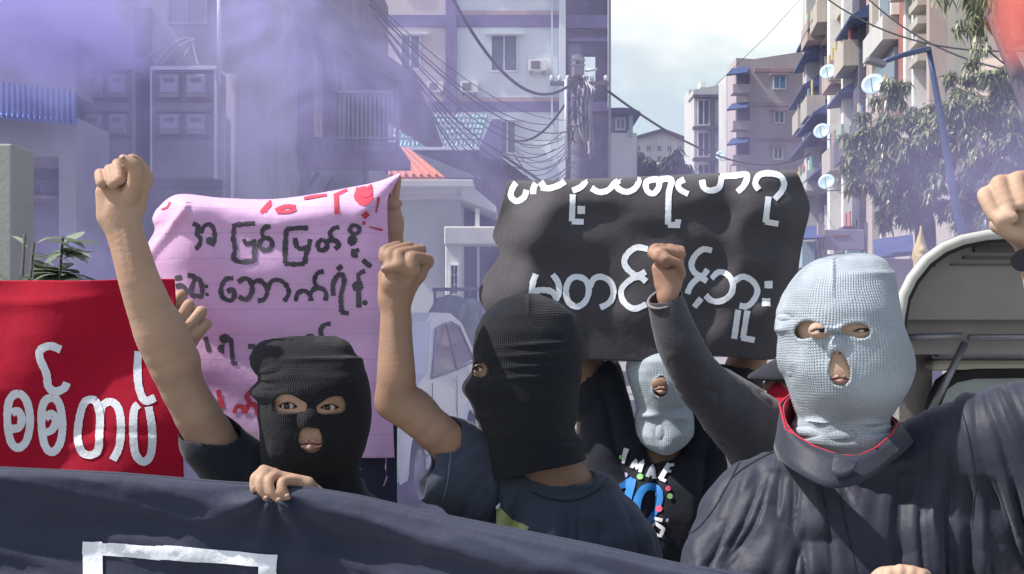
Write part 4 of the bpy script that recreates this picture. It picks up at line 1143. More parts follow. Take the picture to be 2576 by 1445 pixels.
def wr_p(p):
    u = (p[:, 0] / p[:, 1]) * FPX + U0; v = V0 - (p[:, 2] - CAMZ) / p[:, 1] * FPX
    a = -0.020 * np.exp(-((v - 540 + (u - 700) * 0.62 - 40) / 14) ** 2) * np.clip((u - 860) / 60, 0, 1)
    a += -0.014 * np.exp(-(((u - 462) + (v - 530) * 0.75) / 12) ** 2) * (v > 500) * (u < 475)
    a += 0.006 * np.sin((v + 25 * np.sin(u / 60)) / 22.0) * (v > 560) * 0.5
    return a + 0.014 * (fbm(p * np.array((5, 1, 5.0))) - .5)
G = net(ctrl, 12, 9, wr_p)
_, bvP = sheet('cloth', G, M['pink_cloth'], PB, 0.0016)
zP = zc(500, 600, 0.48443)
LP = [
 [(362,375),(400,400),(392,450),(418,490),(402,545),(378,556)], [(420,450),(440,400),(480,382),(512,420),(518,490),(495,540)], 
 [(812,375),(735,382),(665,388)], [(665,380),(655,480),(668,560),(652,625)], [(648,620),(690,652),(750,655),(805,650)], [(805,655),(808,570),(805,490)], [(728,490),(750,525),(800,512)],
 [(890,480),(850,510),(848,550),(890,572),(930,550),(932,505),(890,480)], [(875,480),(862,440),(885,405),(925,398)],
 [(1195,410),(1120,408),(1035,418)], [(1038,415),(1030,540),(1030,665)], [(1025,665),(1100,672),(1170,665)], [(1172,668),(1180,600),(1198,560),(1210,490)], [(1100,480),(1112,540),(1150,562),(1200,540)],
 [(1300,495),(1265,525),(1275,565),(1310,568),(1335,535),(1300,495)], [(1330,505),(1385,500),(1418,530),(1388,562)], [(1378,500),(1352,450),(1380,412),(1420,402)],
 [(1530,385),(1498,410),(1510,445),(1548,450),(1568,415),(1530,385)], [(1520,560),(1522,605),(1555,605)], 
 [(235,775),(285,765)], [(240,832),(290,828),(315,860),(300,895)], [(325,752),(375,765),(360,830),(348,880),(385,905)], [(375,765),(415,790),(430,850),(425,905),(390,895)],
 [(655,772),(600,780),(568,840),(575,905),(630,935),(662,905),(650,855),(610,870)],
 [(690,800),(740,772),(785,800),(790,870),(750,925),(695,905)], [(775,830),(830,788),(880,815),(900,870),(875,925),(830,935)],
 [(905,850),(930,795),(985,785),(1035,820),(1055,880),(1022,940)],
 [(1105,940),(1118,885),(1165,862),(1208,895),(1215,938)], [(1205,890),(1245,845),(1300,850),(1325,885),(1318,935)], [(1262,845),(1240,790),(1262,735),(1308,722)],
 [(1378,900),(1375,820),(1405,755),(1440,745),(1455,800),(1432,900),(1438,1015)], [(1430,1018),(1490,1025)], [(1405,712),(1440,680)],
 [(1562,790),(1560,745),(1605,718)], [(1560,865),(1562,985)], [(1588,640),(1648,690)],
 [(452,1195),(482,1305)], [(600,1195),(635,1220),(645,1300),(652,1388)], [(645,1392),(685,1385)], [(590,1270),(562,1265),(562,1295),(590,1300)],
 [(762,1262),(815,1268)], [(770,1345),(812,1350)], [(1358,1100),(1312,1108),(1285,1145),(1292,1195)], [(1180,1205),(1205,1188),(1235,1200)],
]
lnP = [[p[:2] for p in zP(l)] for l in LP]
dots = []
for x, y, r in ((485,505,30),(460,832,14),(465,890,14),(1515,500,38),(1550,572,18),(1555,830,42),(1605,950,20),(592,1208,36)):
    (u, v), = [p[:2] for p in zP([(x, y)])]
    dots.append(disc(u, v, r * 0.348))
for a_, b_ in ((0, 676), (676, 805), (805, 1300)):      # one part for each written line
    strokes('lettering', bvP, [l for l in lnP + dots if a_ <= sum(p[1] for p in l) / len(l) < b_], 12.0, M['grey_ink'], PB, 0.0016, rough=0.24)
LR = [[(855,305,26),(900,245,24),(960,200,20),(1040,195,18)], [(880,300,20),(930,240,18)], [(960,290,30),(1030,262,34),(1105,265,30)], [(970,302,20),(1060,298,22),(1112,280,16)], [(1165,205,20),(1240,190,24),(1330,178,16)],
      [(1398,170,36),(1402,310,34)], [(1395,175,24),(1478,138,20)], [(1590,330,40),(1625,300,44)], [(1600,360,24),(1595,385,16)], [(1700,190,16),(1680,300,10)], [(1635,400,10),(1728,425,16)], [(140,278,12),(180,262,14),(200,225,14)]]
lnR = [[(p[0], p[1], q[2] * 0.348) for p, q in zip(zP(l), l)] for l in LR]
(u, v), = [p[:2] for p in zP([(1602, 170)])]
z7r = zc(700, 1100, 0.63)
LR2 = [[(104,420),(112,480),(100,540),(125,575)], [(110,460),(128,520)], [(192,552),(205,515),(238,515),(248,552)], [(255,545),(270,505),(300,500),(318,530),(318,560)], [(280,490),(262,455),(290,425),(318,440)]]
lnR += [disc(u, v - 12, 22), disc(u - 2, v + 4, 24)] + [[p[:2] + (12,) for p in z7r(l)] for l in LR2]
for a_, b_, c_, d_ in ((0, 460, 0, 800), (460, 2000, 0, 800), (0, 2000, 800, 1400)):
    strokes('red_lettering', bvP, [l for l in lnR if a_ <= l[0][0] < b_ and c_ <= l[0][1] < d_], 10, M['red_ink'], PB, 0.0022, rough=0.1)
# frayed threads at the lower hem
for (u, v, ln) in ((905, 1153, 40), (972, 1153, 70)):
    mb = MB(); mb.tube([W(u, v - 3, 2.985), W(u - 2, v + ln * .35, 2.98), W(u + 1, v + ln * .7, 2.985), W(u - 7, v + ln, 2.985)], [.002, .0022, .0018, .001], 6); mb.build('loose_thread', M['pink_cloth'], PB, True)

# --- the navy cloth that hangs below and beside the pink one
NB = thing('cloth_sheet', 'plain navy black cloth hanging straight down below the pink cloth', 'cloth', tuple(W(945, 1400, 3.04)))
G = net([[(880,1035,3.03),(930,1035,3.03),(1000,1038,3.04)], [(880,1150,3.03),(935,1150,3.02),(999,1150,3.04)], [(880,1270,3.03),(930,1270,3.03),(999,1270,3.04)], [(880,1500,3.03),(930,1500,3.03),(998,1500,3.04)]], 8, 8, lambda p: 0.02 * (fbm(p * np.array((6, 1, 1.5))) - .5))
sheet('cloth', G, M['navy_banner'], NB)

# --- the red banner
RB = thing('protest_banner', 'red cloth banner with tall white lettering behind the raised bare arm at the left edge', 'banner', tuple(W(220, 1205, 2.7)), 'cloth banners')
ctrl = []
for v in (706, 760, 860, 960, 1060, 1140, 1215, 1330):
    t = (v - 706) / 500.0
    ctrl.append([(u, v + (0 if u < 300 else -4 * (1 - t)), 2.72 + 0.012 * math.sin(u / 70 + v / 90.)) for u in (-420, -200, -40, 100, 220, 340, 441 + 22 * t)])
G = net(ctrl, 10, 8, lambda p: 0.02 * (fbm(p * np.array((2.2, 1, 5.0))) - .5) - 0.006 * (1 - np.abs(2 * vnoise(p * np.array((2.0, 1, 9.0)) + 3.3) - 1)) ** 5 + 0.003 * np.exp(-((p[:, 2] - PZ(1086, 2.72)) / 0.006) ** 2))
_, bvR = sheet('cloth', G, M['red_banner'], RB)
zR = lambda l: [(x * .5524, 646.9 + y * .5524) for x, y in l]
LRd = [[(85,622),(45,650),(34,740),(50,840),(85,868),(122,835),(138,745),(122,655),(85,622)], [(55,712),(82,700),(100,735),(88,775),(52,782)],
 [(238,640),(200,665),(190,750),(205,855),(240,888),(275,850),(286,765),(272,670),(238,640)], [(208,735),(238,712),(255,748),(240,785),(208,800)],
 [(278,422),(230,405),(185,425),(185,465),(212,530),(222,590),(255,612),(292,598),(306,572)],
 [(435,655),(390,660),(366,725),(356,820),(375,885),(412,902),(448,880),(456,800),(458,720),(435,655)], [(458,720),(470,675),(508,660),(540,690),(552,760),(545,860),(515,925)],
 [(632,672),(612,700),(608,800),(618,895),(655,932),(688,895),(694,790),(678,682)],
 [(632,430),(628,520),(636,600),(662,655),(708,640)]]
strokes('lettering', bvR, [zR(l) for l in LRd], 20.0, M['white_tape'], RB, 0.0019, rough=0.07)

# --- the long front banner
FB_ = thing('protest_banner', 'long navy black banner with white block lettering stretched along the bottom of the picture', 'banner', tuple(W(1100, 1700, 1.85)), 'cloth banners')
tops = [(-700,1165,2.02),(-300,1176,2.01),(0,1180,2.0),(300,1194,2.0),(560,1216,1.995),(670,1222,1.99),(790,1232,1.985),(900,1250,1.97),(1100,1296,1.93),(1300,1336,1.88),(1500,1376,1.83),(1700,1421,1.77),(2000,1470,1.68),(2280,1462,1.62),(2500,1480,1.58),(2800,1530,1.55)]
ctrl = []
for dv, dd in ((0,0.006),(10,-.012),(38,-.018),(120,-.012),(230,-.012),(340,-.02),(600,-.02),(1100,-.01)):
    ctrl.append([(u, v + dv * (1.0 if u < 1500 else 1 + (u - 1500) / 6000), d + dd) for u, v, d in tops])
def wr_f(p):
    u = (p[:, 0] / p[:, 1]) * FPX + U0; v = V0 - (p[:, 2] - CAMZ) / p[:, 1] * FPX
    vt = np.interp(u, [t[0] for t in tops], [t[1] for t in tops])
    g = v - vt
    a = -0.010 * np.exp(-((g - 60 - 0.05 * (u - 1000)) / 26) ** 2) * np.clip((u - 300) / 300, 0, 1) + 0.008 * np.exp(-((g - 120) / 34) ** 2)
    a += 0.008 * np.sin((u + g * 0.5) / 120.0) * np.clip(g / 120, 0, 1)
    for hu, hv in ((690, 1228), (2280, 1450)):       # folds pulled from the gripping hands
        r = np.hypot(u - hu, v - hv); ph = np.arctan2(u - hu, v - hv)
        a += 0.011 * np.exp(-(r / 190) ** 2) * np.clip(r / 50, 0, 1) * np.sin(8 * ph + 0.6)
    rg = 1 - np.abs(2 * vnoise(np.stack([u / 260 + g / 300, g / 60 - u / 400, 0 * u], 1)) - 1)
    a -= 0.009 * rg ** 4 * np.clip(g / 80, 0, 1)
    return a + 0.03 * np.clip(g / 200, 0, 1) * (fbm(p * np.array((2.2, 1, 5.0)), 2) - .5)
G = net(ctrl, 12, 8, wr_f)
_, bvF = sheet('cloth', G, M['navy_banner'], FB_, 0.003)
strokes('lettering', bvF, [[(210,1378,33),(330,1385,33),(520,1398,33),(697,1413,33)], [(236,1362,50),(236,1440,50),(240,1620,50)], [(673,1397,43),(673,1460,43),(676,1620,43)]], 33.0, M['white_tape'], FB_, 0.0042, soft=False)
# the hem along its top edge
hm = MB(); hm.tube([W(u, v + 2, d + .004) for u, v, d in tops], 0.0055, 8); hm.build('hem', M['navy_banner'], FB_, True)

# --- print on the black T-shirt behind
bv4 = bvh_of(shirt4)
LT = [[(345,660,26),(333,700,22),(326,752,14)], [(378,782,18),(400,735,20),(408,790,14),(445,742,20),(428,812,16)], [(470,840,18),(500,775,20),(510,852,20)], [(478,822,12),(512,828,12)],
      [(560,855,22),(610,760,22)], [(605,772,16),(640,768,14)], [(585,805,14),(622,806,12)], [(560,850,18),(590,868,14)]]
M['print_blue'] = mat('print_blue', (0.03, 0.22, 0.62), 0.6, 0.35, 12); M['print_green'] = mat('print_green', (0.30, 0.62, 0.22), 0.6); M['print_pink'] = mat('print_pink', (0.72, 0.10, 0.20), 0.6); M['print_lilac'] = mat('print_lilac', (0.55, 0.45, 0.75), 0.6)
lt = lambda l, k_=1.0: [(p[0], p[1], q[2] * .403 * k_) for p, q in zip(z6(l), l)]
for dg in ([[(300,900,30),(345,880,44),(385,850,30)], [(390,850,40),(372,905,52),(352,985,50)]], [[(500,900,44),(545,925,46),(550,985,44),(520,1060,42),(470,1120,36),(430,1120,44),(408,1060,48),(415,980,48),(450,915,44),(500,900,44)]]):
    strokes('print_digit', bv4, [lt(l) for l in dg], 8, M['print_blue'], P4, 0.0036)
LTo = [[(520,1120,20),(500,1150,20)], [(515,1190,16),(490,1145,16),(530,1125,18),(575,1160,18),(560,1205,16),(515,1190,16)], [(520,1095,16),(570,1108,18)], [(590,1105,16),(603,1108,16)], [(510,1210,20),(470,1235,20),(465,1280,20),(500,1290,18),(535,1255,20),(510,1210,20)]]
for grp in (LT, LTo): strokes('print_lettering', bv4, [lt(l, 1.25) for l in grp], 8, M['white_paint'], P4, 0.004, soft=False)
for mm, ds in (('print_green', ((312,712,18),(430,838,26),(614,958,24))), ('print_lilac', ((343,825,20),)), ('print_pink', ((603,912,22),(550,1037,28)))):
    for x, y, r in ds: strokes('print_dot', bv4, [disc(*[p[:2] for p in z6([(x, y)])][0], r * .29, 12)], 8, M[mm], P4, 0.004)
# neckband, pocket print and cord on the slate T-shirt; seams of the jacket
bv2 = bvh_of(shirt2); bv3 = bvh_of(jacket3)
strokes('neckband', bv2, [[(1335,1226),(1360,1240),(1400,1251),(1440,1252),(1480,1238),(1510,1214),(1526,1200)]], 13.0, M['slate_cotton'], P2, 0.003)
strokes('neckband_seam', bv2, [[(1340,1240),(1362,1250),(1400,1261),(1442,1262),(1486,1246),(1516,1222)]], 2.0, M['black_cotton'], P2, 0.0035)
M['print_olive'] = mat('print_olive', (0.34, 0.37, 0.15), 0.7, 0.15, 20)
strokes('chest_print', bv2, [[(1256,1276,8),(1262,1296,22),(1272,1320,44),(1290,1340,60),(1310,1356,70)]], 20, M['print_olive'], P2, 0.003, soft=False)
strokes('cord', bv2, [[(1252,1215),(1250,1250),(1246,1310)]], 5.0, M['black_cotton'], P2, 0.006)
strokes('cord_tip', bv2, [[(1258,1262),(1257,1282)]], 9.0, M['white_paint'], P2, 0.008, soft=False)
for l in ([(1712,1342),(1745,1338),(1790,1290),(1830,1222),(1862,1160)], [(1968,1128),(1920,1150),(1872,1178),(1838,1205)], [(2112,1238),(2128,1320),(2146,1400),(2156,1470)], [(2420,1030),(2440,1120),(2452,1230),(2446,1330)]):
    strokes('seam', bv3, [l], 2.6, M['black_cotton'], P3, 0.0016)


bvm3 = bvh_of(mask3)
M['seam_blue'] = mat('seam_blue', (0.24, 0.30, 0.37), .95, .2, 60)
sm_ = [(2098 + 2.5 * (-1) ** k, 650 + 4.2 * k) for k in range(24)]
strokes('seam', bvm3, [sm_], 2.6, M['seam_blue'], P3, 0.0012, soft=False)
M['hem_slate'] = mat('hem_slate', (0.10, 0.11, 0.15), .9, .1)
strokes('sleeve_hem', bv2, [[(1132,1062),(1134,1110),(1131,1165),(1122,1225),(1108,1268),(1092,1280)]], 4.0, M['hem_slate'], P2, 0.002)
# ------------------------------------------------------------------ the street behind
M['asphalt'] = mat('asphalt', (0.27, 0.265, 0.26), 0.9, 0.15, 30, 0.4, 160, dirt=(0.17, 0.165, 0.16), dirt_amt=0.6, dirt_scale=0.7)
M['pavement'] = mat('pavement', (0.30, 0.29, 0.28), 0.9, 0.15, 8, 0.3, 80, dirt=(0.16, 0.15, 0.14), dirt_scale=1.2)
M['wall_blue'] = mat('wall_blue', (0.70, 0.76, 0.82), 0.85, 0.06, 1.2, 0.1, 30, dirt=(0.42, 0.46, 0.52), dirt_scale=0.5, dirt_amt=0.5, stretch=(1, 1, 0.3))
M['wall_rose'] = mat('wall_rose', (0.62, 0.54, 0.54), 0.85, 0.06, 1.2, 0.1, 30, dirt=(0.42, 0.36, 0.36), dirt_scale=0.5, dirt_amt=0.5, stretch=(1, 1, 0.3))
M['band_purple'] = mat('band_purple', (0.17, 0.15, 0.30), 0.8, 0.1, 3, dirt=(0.10, 0.10, 0.18), dirt_scale=1.0)
M['band_rose'] = mat('band_rose', (0.44, 0.34, 0.36), 0.8, 0.1, 3)
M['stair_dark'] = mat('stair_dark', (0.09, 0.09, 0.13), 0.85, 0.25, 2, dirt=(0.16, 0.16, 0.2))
M['frame_pale'] = mat('frame_pale', (0.62, 0.66, 0.70), 0.5, 0.05)
M['frame_white'] = mat('frame_white', (0.78, 0.78, 0.76), 0.5, 0.05, dirt=(0.5, 0.48, 0.44))
M['glass_dark'] = mat('glass_dark', (0.10, 0.13, 0.17), 0.12, 0.2, 3, spec=0.6)
M['glass_blue'] = mat('glass_blue', (0.12, 0.28, 0.52), 0.12, 0.2, 3, spec=0.6)
M['wood_old'] = mat('wood_old', (0.15, 0.135, 0.13), 0.85, 0.35, 3, 0.4, 40, stretch=(6, 6, 0.6), dirt=(0.07, 0.06, 0.06))
M['wood_pale'] = mat('wood_pale', (0.33, 0.31, 0.30), 0.85, 0.25, 3, 0.3, 40, stretch=(6, 6, 0.6), dirt=(0.18, 0.16, 0.15))
M['tin_dark'] = mat('tin_dark', (0.085, 0.085, 0.105), 0.55, 0.2, 3, metal=0.2, dirt=(0.05, 0.04, 0.04))
M['plaster_grey'] = mat('plaster_grey', (0.36, 0.36, 0.37), 0.9, 0.14, 2.5, 0.3, 30, dirt=(0.17, 0.17, 0.19), dirt_amt=0.8, dirt_scale=1.3, stretch=(1, 1, 0.45))
M['cabinet'] = mat('cabinet', (0.30, 0.29, 0.28), 0.6, 0.12, 4, 0.1, 60, dirt=(0.16, 0.14, 0.13), dirt_amt=0.7, dirt_scale=3, stretch=(1, 1, .35))
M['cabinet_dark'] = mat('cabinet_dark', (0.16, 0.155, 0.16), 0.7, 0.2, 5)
M['meter_glass'] = mat('meter_glass', (0.36, 0.38, 0.42), 0.2, 0.1, 5, spec=0.6)
M['tin_blue'] = mat('tin_blue', (0.12, 0.20, 0.44), 0.3, 0.15, 3, metal=0.25, dirt=(0.15, 0.18, 0.3), dirt_scale=4)
M['tin_teal'] = mat('tin_teal', (0.30, 0.52, 0.55), 0.45, 0.15, 5, metal=0.1, dirt=(0.45, 0.55, 0.58), dirt_scale=3)
M['tile_orange'] = mat('tile_orange', (0.62, 0.22, 0.13), 0.75, 0.15, 6, 0.3, 20, dirt=(0.35, 0.14, 0.10))
M['house_white'] = mat('house_white', (0.62, 0.66, 0.68), 0.85, 0.06, 2, dirt=(0.45, 0.48, 0.52), dirt_scale=1.0)
M['concrete'] = mat('concrete', (0.28, 0.27, 0.27), 0.9, 0.15, 4, 0.3, 40, dirt=(0.15, 0.14, 0.15))
M['cable'] = mat('cable', (0.02, 0.02, 0.024), 0.6, 0.1)
M['cable_pale'] = mat('cable_pale', (0.35, 0.34, 0.36), 0.6, 0.1)
M['steel_grey'] = mat('steel_grey', (0.22, 0.22, 0.24), 0.45, 0.1, metal=0.6)
M['apt_mauve'] = mat('apt_mauve', (0.422, 0.359, 0.389), 0.88, 0.06, 1.0, dirt=(0.33, 0.28, 0.32), dirt_scale=0.35, stretch=(1, 1, .3))
M['apt_band'] = mat('apt_band', (0.34, 0.24, 0.28), 0.85, 0.1)
M['apt_white'] = mat('apt_white', (0.502, 0.502, 0.502), 0.85, 0.1, 1.5, dirt=(0.34, 0.33, 0.34), dirt_scale=0.8, stretch=(1, 1, .3))
M['apt_cream'] = mat('apt_cream', (0.440, 0.405, 0.370), 0.85, 0.12, 1.5, dirt=(0.30, 0.27, 0.25), dirt_scale=0.8, dirt_amt=.8, stretch=(1, 1, .3))
M['apt_peach'] = mat('apt_peach', (0.420, 0.335, 0.305), 0.85, 0.12, 1.5, dirt=(0.33, 0.25, 0.22), dirt_scale=0.8, stretch=(1, 1, .3))
M['apt_red'] = mat('apt_red', (0.320, 0.130, 0.120), 0.85, 0.12, 1.5)
M['apt_slate'] = mat('apt_slate', (0.18, 0.25, 0.42), 0.85, 0.08, 1.0)
M['awning_blue'] = mat('awning_blue', (0.045, 0.075, 0.19), 0.6, 0.25, 3)
M['awning_light'] = mat('awning_light', (0.16, 0.30, 0.46), 0.6, 0.2, 3)
M['dish'] = mat('dish', (0.36, 0.50, 0.58), 0.4, 0.06)
M['lamp_blue'] = mat('lamp_blue', (0.05, 0.085, 0.18), 0.45, 0.1, metal=0.2)
M['bark'] = mat('bark', (0.085, 0.07, 0.075), 0.9, 0.3, 8, 0.5, 30)
M['car_white'] = mat('car_white', (0.86, 0.87, 0.88), 0.22, 0.03, spec=0.6)
M['car_glass'] = mat('car_glass', (0.025, 0.027, 0.035), 0.06, 0.1, spec=0.8)
M['rubber'] = mat('rubber', (0.02, 0.02, 0.022), 0.8, 0.1)
M['truck_white'] = mat('truck_white', (0.45, 0.45, 0.43), 0.45, 0.06, 4, dirt=(0.40, 0.38, 0.34), dirt_scale=3)
M['truck_dark'] = mat('truck_dark', (0.085, 0.078, 0.078), 0.8, 0.15, 4, dirt=(0.13, 0.12, 0.11), dirt_scale=3)
M['truck_cream'] = mat('truck_cream', (0.52, 0.50, 0.42), 0.4, 0.08, 4, dirt=(0.36, 0.34, 0.28))
M['truck_glass'] = mat('truck_glass', (0.34, 0.37, 0.39), 0.08, 0.1, spec=0.7)

def fbox(mb, u0, v0, u1, v1, d, t, dz=0.0):
    a = W(u0, v1, d); b = W(u1, v0, d); return mb.box((a[0], d, a[2]), (b[0], d + t, b[2]))
def part(name, m, P, boxes, bevel=0.0):
    """boxes: (u0, v0, u1, v1, distance, thickness)"""
    mb = MB()
    for b in boxes: fbox(mb, *b)
    return mb.build(name, m, P, bevel=bevel)
def window(P, u0, v0, u1, v1, d, fm=None, gm=None, nx=2, ny=1, w=4.0, hood=None, hm=None):
    fm = fm or M['frame_pale']; gm = gm or M['glass_dark']
    mb = MB()
    fbox(mb, u0, v0, u1, v0 + w, d, .10); fbox(mb, u0, v1 - w, u1, v1, d, .10)
    fbox(mb, u0, v0 + w, u0 + w, v1 - w, d, .10); fbox(mb, u1 - w, v0 + w, u1, v1 - w, d, .10)
    for i in range(1, nx):
        uu = u0 + (u1 - u0) * i / nx; fbox(mb, uu - w * .4, v0 + w, uu + w * .4, v1 - w, d + .01, .06)
    for i in range(1, ny):
        vv = v0 + (v1 - v0) * i / ny; fbox(mb, u0 + w, vv - w * .3, u1 - w, vv + w * .3, d + .015, .05)
    f = mb.build('window', fm, P)
    g = MB(); fbox(g, u0 + w, v0 + w, u1 - w, v1 - w, d + .07, .02); g.build('pane', gm, f)
    if hood:
        h = MB(); fbox(h, *hood, d - .35, .34); h.build('hood', hm or fm, f)
    return f
def sheet3(name, m, P, pts, thick, corr=None):
    """flat sheet through 4 corners (top left, top right, bottom right, bottom left), optionally corrugated: (count, height)"""
    a, b, c, e = [Vector(p) for p in pts]
    n = (b - a).cross(e - a).normalized(); v = []; f = []
    nu = corr[0] * 6 if corr else 2; nv = 6
    for i in range(nv + 1):
        for j in range(nu + 1):
            s, t = j / nu, i / nv
            p = (a * (1 - s) + b * s) * (1 - t) + (e * (1 - s) + c * s) * t
            if corr: p = p + n * corr[1] * math.cos(2 * math.pi * corr[0] * s)
            v.append(tuple(p))
    for i in range(nv):
        for j in range(nu): f.append((i*(nu+1)+j, i*(nu+1)+j+1, (i+1)*(nu+1)+j+1, (i+1)*(nu+1)+j))
    o = me_obj(name, v, f, m, P, bool(corr)); q = o.modifiers.new('thick', 'SOLIDIFY'); q.thickness = thick; q.offset = 0
    return o
def sag(p, q, drop_, n=14):
    p = np.array(p); q = np.array(q)
    return [p + (q - p) * t - np.array((0, 0, drop_ * 4 * t * (1 - t))) for t in np.linspace(0, 1, n)]
def cable(name, label, pts, r, m=None, group=None):
    mb = MB(); mb.tube(pts, r, 6); o = mb.build(name, m or M['cable'], None, True); props(o, label, 'cable', group); return o

# --- ground
mb = MB(); mb.box((-60, -8, -0.3), (60, 260, 0.0)); g = mb.build('road', M['asphalt']); g['kind'] = 'structure'
mb = MB(); mb.box((-40, 3.6, -0.05), (-2.35, 60, 0.14)); g = mb.build('pavement', M['pavement'], bevel=0.02); g['kind'] = 'structure'
mb = MB(); mb.box((5.2, 3.6, -0.05), (40, 110, 0.14)); g = mb.build('pavement', M['pavement'], bevel=0.02); g['kind'] = 'structure'

# --- pale blue and rose flats in the middle
DB = 42.0
B = thing('apartment_block', 'pale blue and rose flats with purple bands and an open stairwell behind the utility pole', 'building', (PX(1200, DB), DB + 6, 0))
part('wall', M['wall_blue'], B, [(1148, -260, 1421, 915, DB, 14)])
part('wall', M['wall_rose'], B, [(700, -260, 1121, 915, DB, 14)])
part('column', M['band_purple'], B, [(1121, -260, 1148, 915, DB - .25, 13)])
for v0, v1 in ((-180, -152), (38, 67), (256, 280), (470, 496), (690, 716)):
    part('band', M['band_purple'], B, [(700, v0, 1121, v1, DB - .12, .3), (1148, v0, 1421, v1, DB - .12, .3)])
    part('band', M['band_rose'], B, [(1148, v0 - 11, 1421, v0, DB - .08, .2)])
part('corner_post', M['wall_blue'], B, [(1407, -260, 1423, 915, DB - .3, .3)])
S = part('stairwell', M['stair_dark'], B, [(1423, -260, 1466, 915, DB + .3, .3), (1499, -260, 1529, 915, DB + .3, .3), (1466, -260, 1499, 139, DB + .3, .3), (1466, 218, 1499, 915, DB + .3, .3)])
for v0, v1 in ((38, 70), (95, 104), (256, 280)): part('stairwell_band', M['band_purple'], S, [(1423, v0, 1529, v1, DB + .1, .2)])
for v0, v1 in ((112, 250), (290, 395)): part('stairwell_screen', M['glass_dark'], S, [(1430, v0, 1462, v1, DB + .2, .1)])
part('drain_pipe', M['steel_grey'], B, [(1531, -260, 1537, 915, DB + .1, .12)])
window(B, 1233, 86, 1303, 181, DB - .1, hood=(1223, 80, 1319, 86))
window(B, 1253, 304, 1299, 388, DB - .1, hood=(1236, 296, 1312, 303))
window(B, 1006, 86, 1058, 176, DB - .1, hood=(992, 80, 1078, 86))
window(B, 1233, -118, 1303, -30, DB - .1, hood=(1223, -124, 1319, -118))
window(B, 1000, -118, 1056, -34, DB - .1)

def ac(P, u, v, d, w, h):
    f = part('air_conditioner', M['frame_white'], P, [(u, v, u + w, v + h, d - .45, .36)], .01)
    part('fan_grille', M['cabinet_dark'], f, [(u + w * .12, v + h * .14, u + w * .62, v + h * .86, d - .462, .01)])
    part('bracket', M['steel_grey'], f, [(u + w * .1, v + h, u + w * .18, v + h + 5, d - .45, .4), (u + w * .8, v + h, u + w * .88, v + h + 5, d - .45, .4)])
ac(B, 1330, 150, DB, 46, 28); ac(B, 1150 + 8, 205, DB, 44, 27); ac(B, 1075, 205, DB, 40, 26); ac(B, 1345, -60, DB, 46, 28)
part('drain_pipe', M['frame_pale'], B, [(1386, -260, 1391, 915, DB - .16, .12)])
# --- teal lattice roof on a dark upper storey
DT = 27.0
B = thing('tin_roof_house', 'house with bright teal lattice tin roof and dark upper wall above the orange tiled roof', 'building', (PX(1100, DT), DT + 2, 0))
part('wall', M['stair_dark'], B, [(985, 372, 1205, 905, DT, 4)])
R = sheet3('roof', M['tin_teal'], B, [W(1000, 288, DT + 2.4), W(1228, 292, DT + 2.4), W(1202, 372, DT - .5), W(984, 370, DT - .5)], 0.03, (22, 0.03))
lt_ = MB()
for k in range(19):
    s0 = k / 18
    a = Vector(W(1000, 288, DT + 2.4)).lerp(Vector(W(1228, 292, DT + 2.4)), s0); b = Vector(W(984, 370, DT - .5)).lerp(Vector(W(1202, 372, DT - .5)), min(1, s0 + .22))
    if s0 + .22 <= 1: lt_.tube([a + Vector((0, -.06, .05)), b + Vector((0, -.06, .05))], 0.018, 4)
for k in range(1, 6):
    a = Vector(W(1000, 288, DT + 2.4)).lerp(Vector(W(984, 370, DT - .5)), k / 6); b = Vector(W(1228, 292, DT + 2.4)).lerp(Vector(W(1202, 372, DT - .5)), k / 6)
    lt_.tube([a + Vector((0, -.06, .05)), b + Vector((0, -.06, .05))], 0.02, 4)
lt_.build('roof_lattice', M['steel_grey'], R)
part('gutter', M['frame_pale'], B, [(980, 369, 1206, 377, DT - .62, .1)])
mb = MB(); mb.prism([W(1205, 372, DT - .2), W(1238, 300, DT - .2), W(1262, 300, DT - .2), W(1262, 400, DT - .2), W(1205, 400, DT - .2)], (0, 3, 0)); mb.build('side_wall', M['band_purple'], B)
window(B, 1080, 386, 1130, 432, DT - .06, M['wood_old'])

# --- dark gabled shed right of it
DS = 30.0
B = thing('gabled_shed', 'dark gabled shed with grey tin roof between the teal roof and the utility pole', 'building', (PX(1270, DS), DS + 2, 0))
mb = MB(); mb.prism([W(1215, 905, DS), W(1340, 905, DS), W(1340, 455, DS), W(1262, 398, DS), W(1215, 420, DS)], (0, 4, 0)); mb.build('wall', M['wood_old'], B)
sheet3('roof', M['tin_dark'], B, [W(1262, 388, DS + 4), W(1262, 390, DS - .3), W(1368, 462, DS - .3), W(1368, 460, DS + 4)], 0.06)
sheet3('roof', M['tin_dark'], B, [W(1262, 390, DS - .3), W(1262, 388, DS + 4), W(1180, 430, DS + 4), W(1180, 432, DS - .3)], 0.06)
window(B, 1300, 470, 1332, 520, DS - .06)

# --- low white house with orange tiles
DH = 18.0
B = thing('white_house', 'low white house with orange tiled roof and pillared porch behind the bare raised fist', 'building', (PX(1060, DH), DH + 2, 0))
part('wall', M['house_white'], B, [(905, 500, 1160, 1060, DH, 4)])
part('cornice', M['frame_white'], B, [(905, 452, 1190, 470, DH - .55, .7), (905, 470, 1178, 486, DH - .40, .5), (905, 486, 1170, 500, DH - .22, .3)], 0.01)
R = sheet3('roof', M['tile_orange'], B, [W(918, 383, DH + 2.2), W(1034, 381, DH + 2.2), W(1118, 450, DH - .5), W(905, 451, DH - .5)], 0.06)
rb = MB()
for k in range(1, 11):
    a = Vector(W(918, 383, DH + 2.2)).lerp(Vector(W(1034, 381, DH + 2.2)), k / 11); b = Vector(W(905, 451, DH - .5)).lerp(Vector(W(1118, 450, DH - .5)), k / 11)
    rb.tube([a + Vector((0, -.03, .05)), b + Vector((0, -.03, .05))], 0.025, 5)
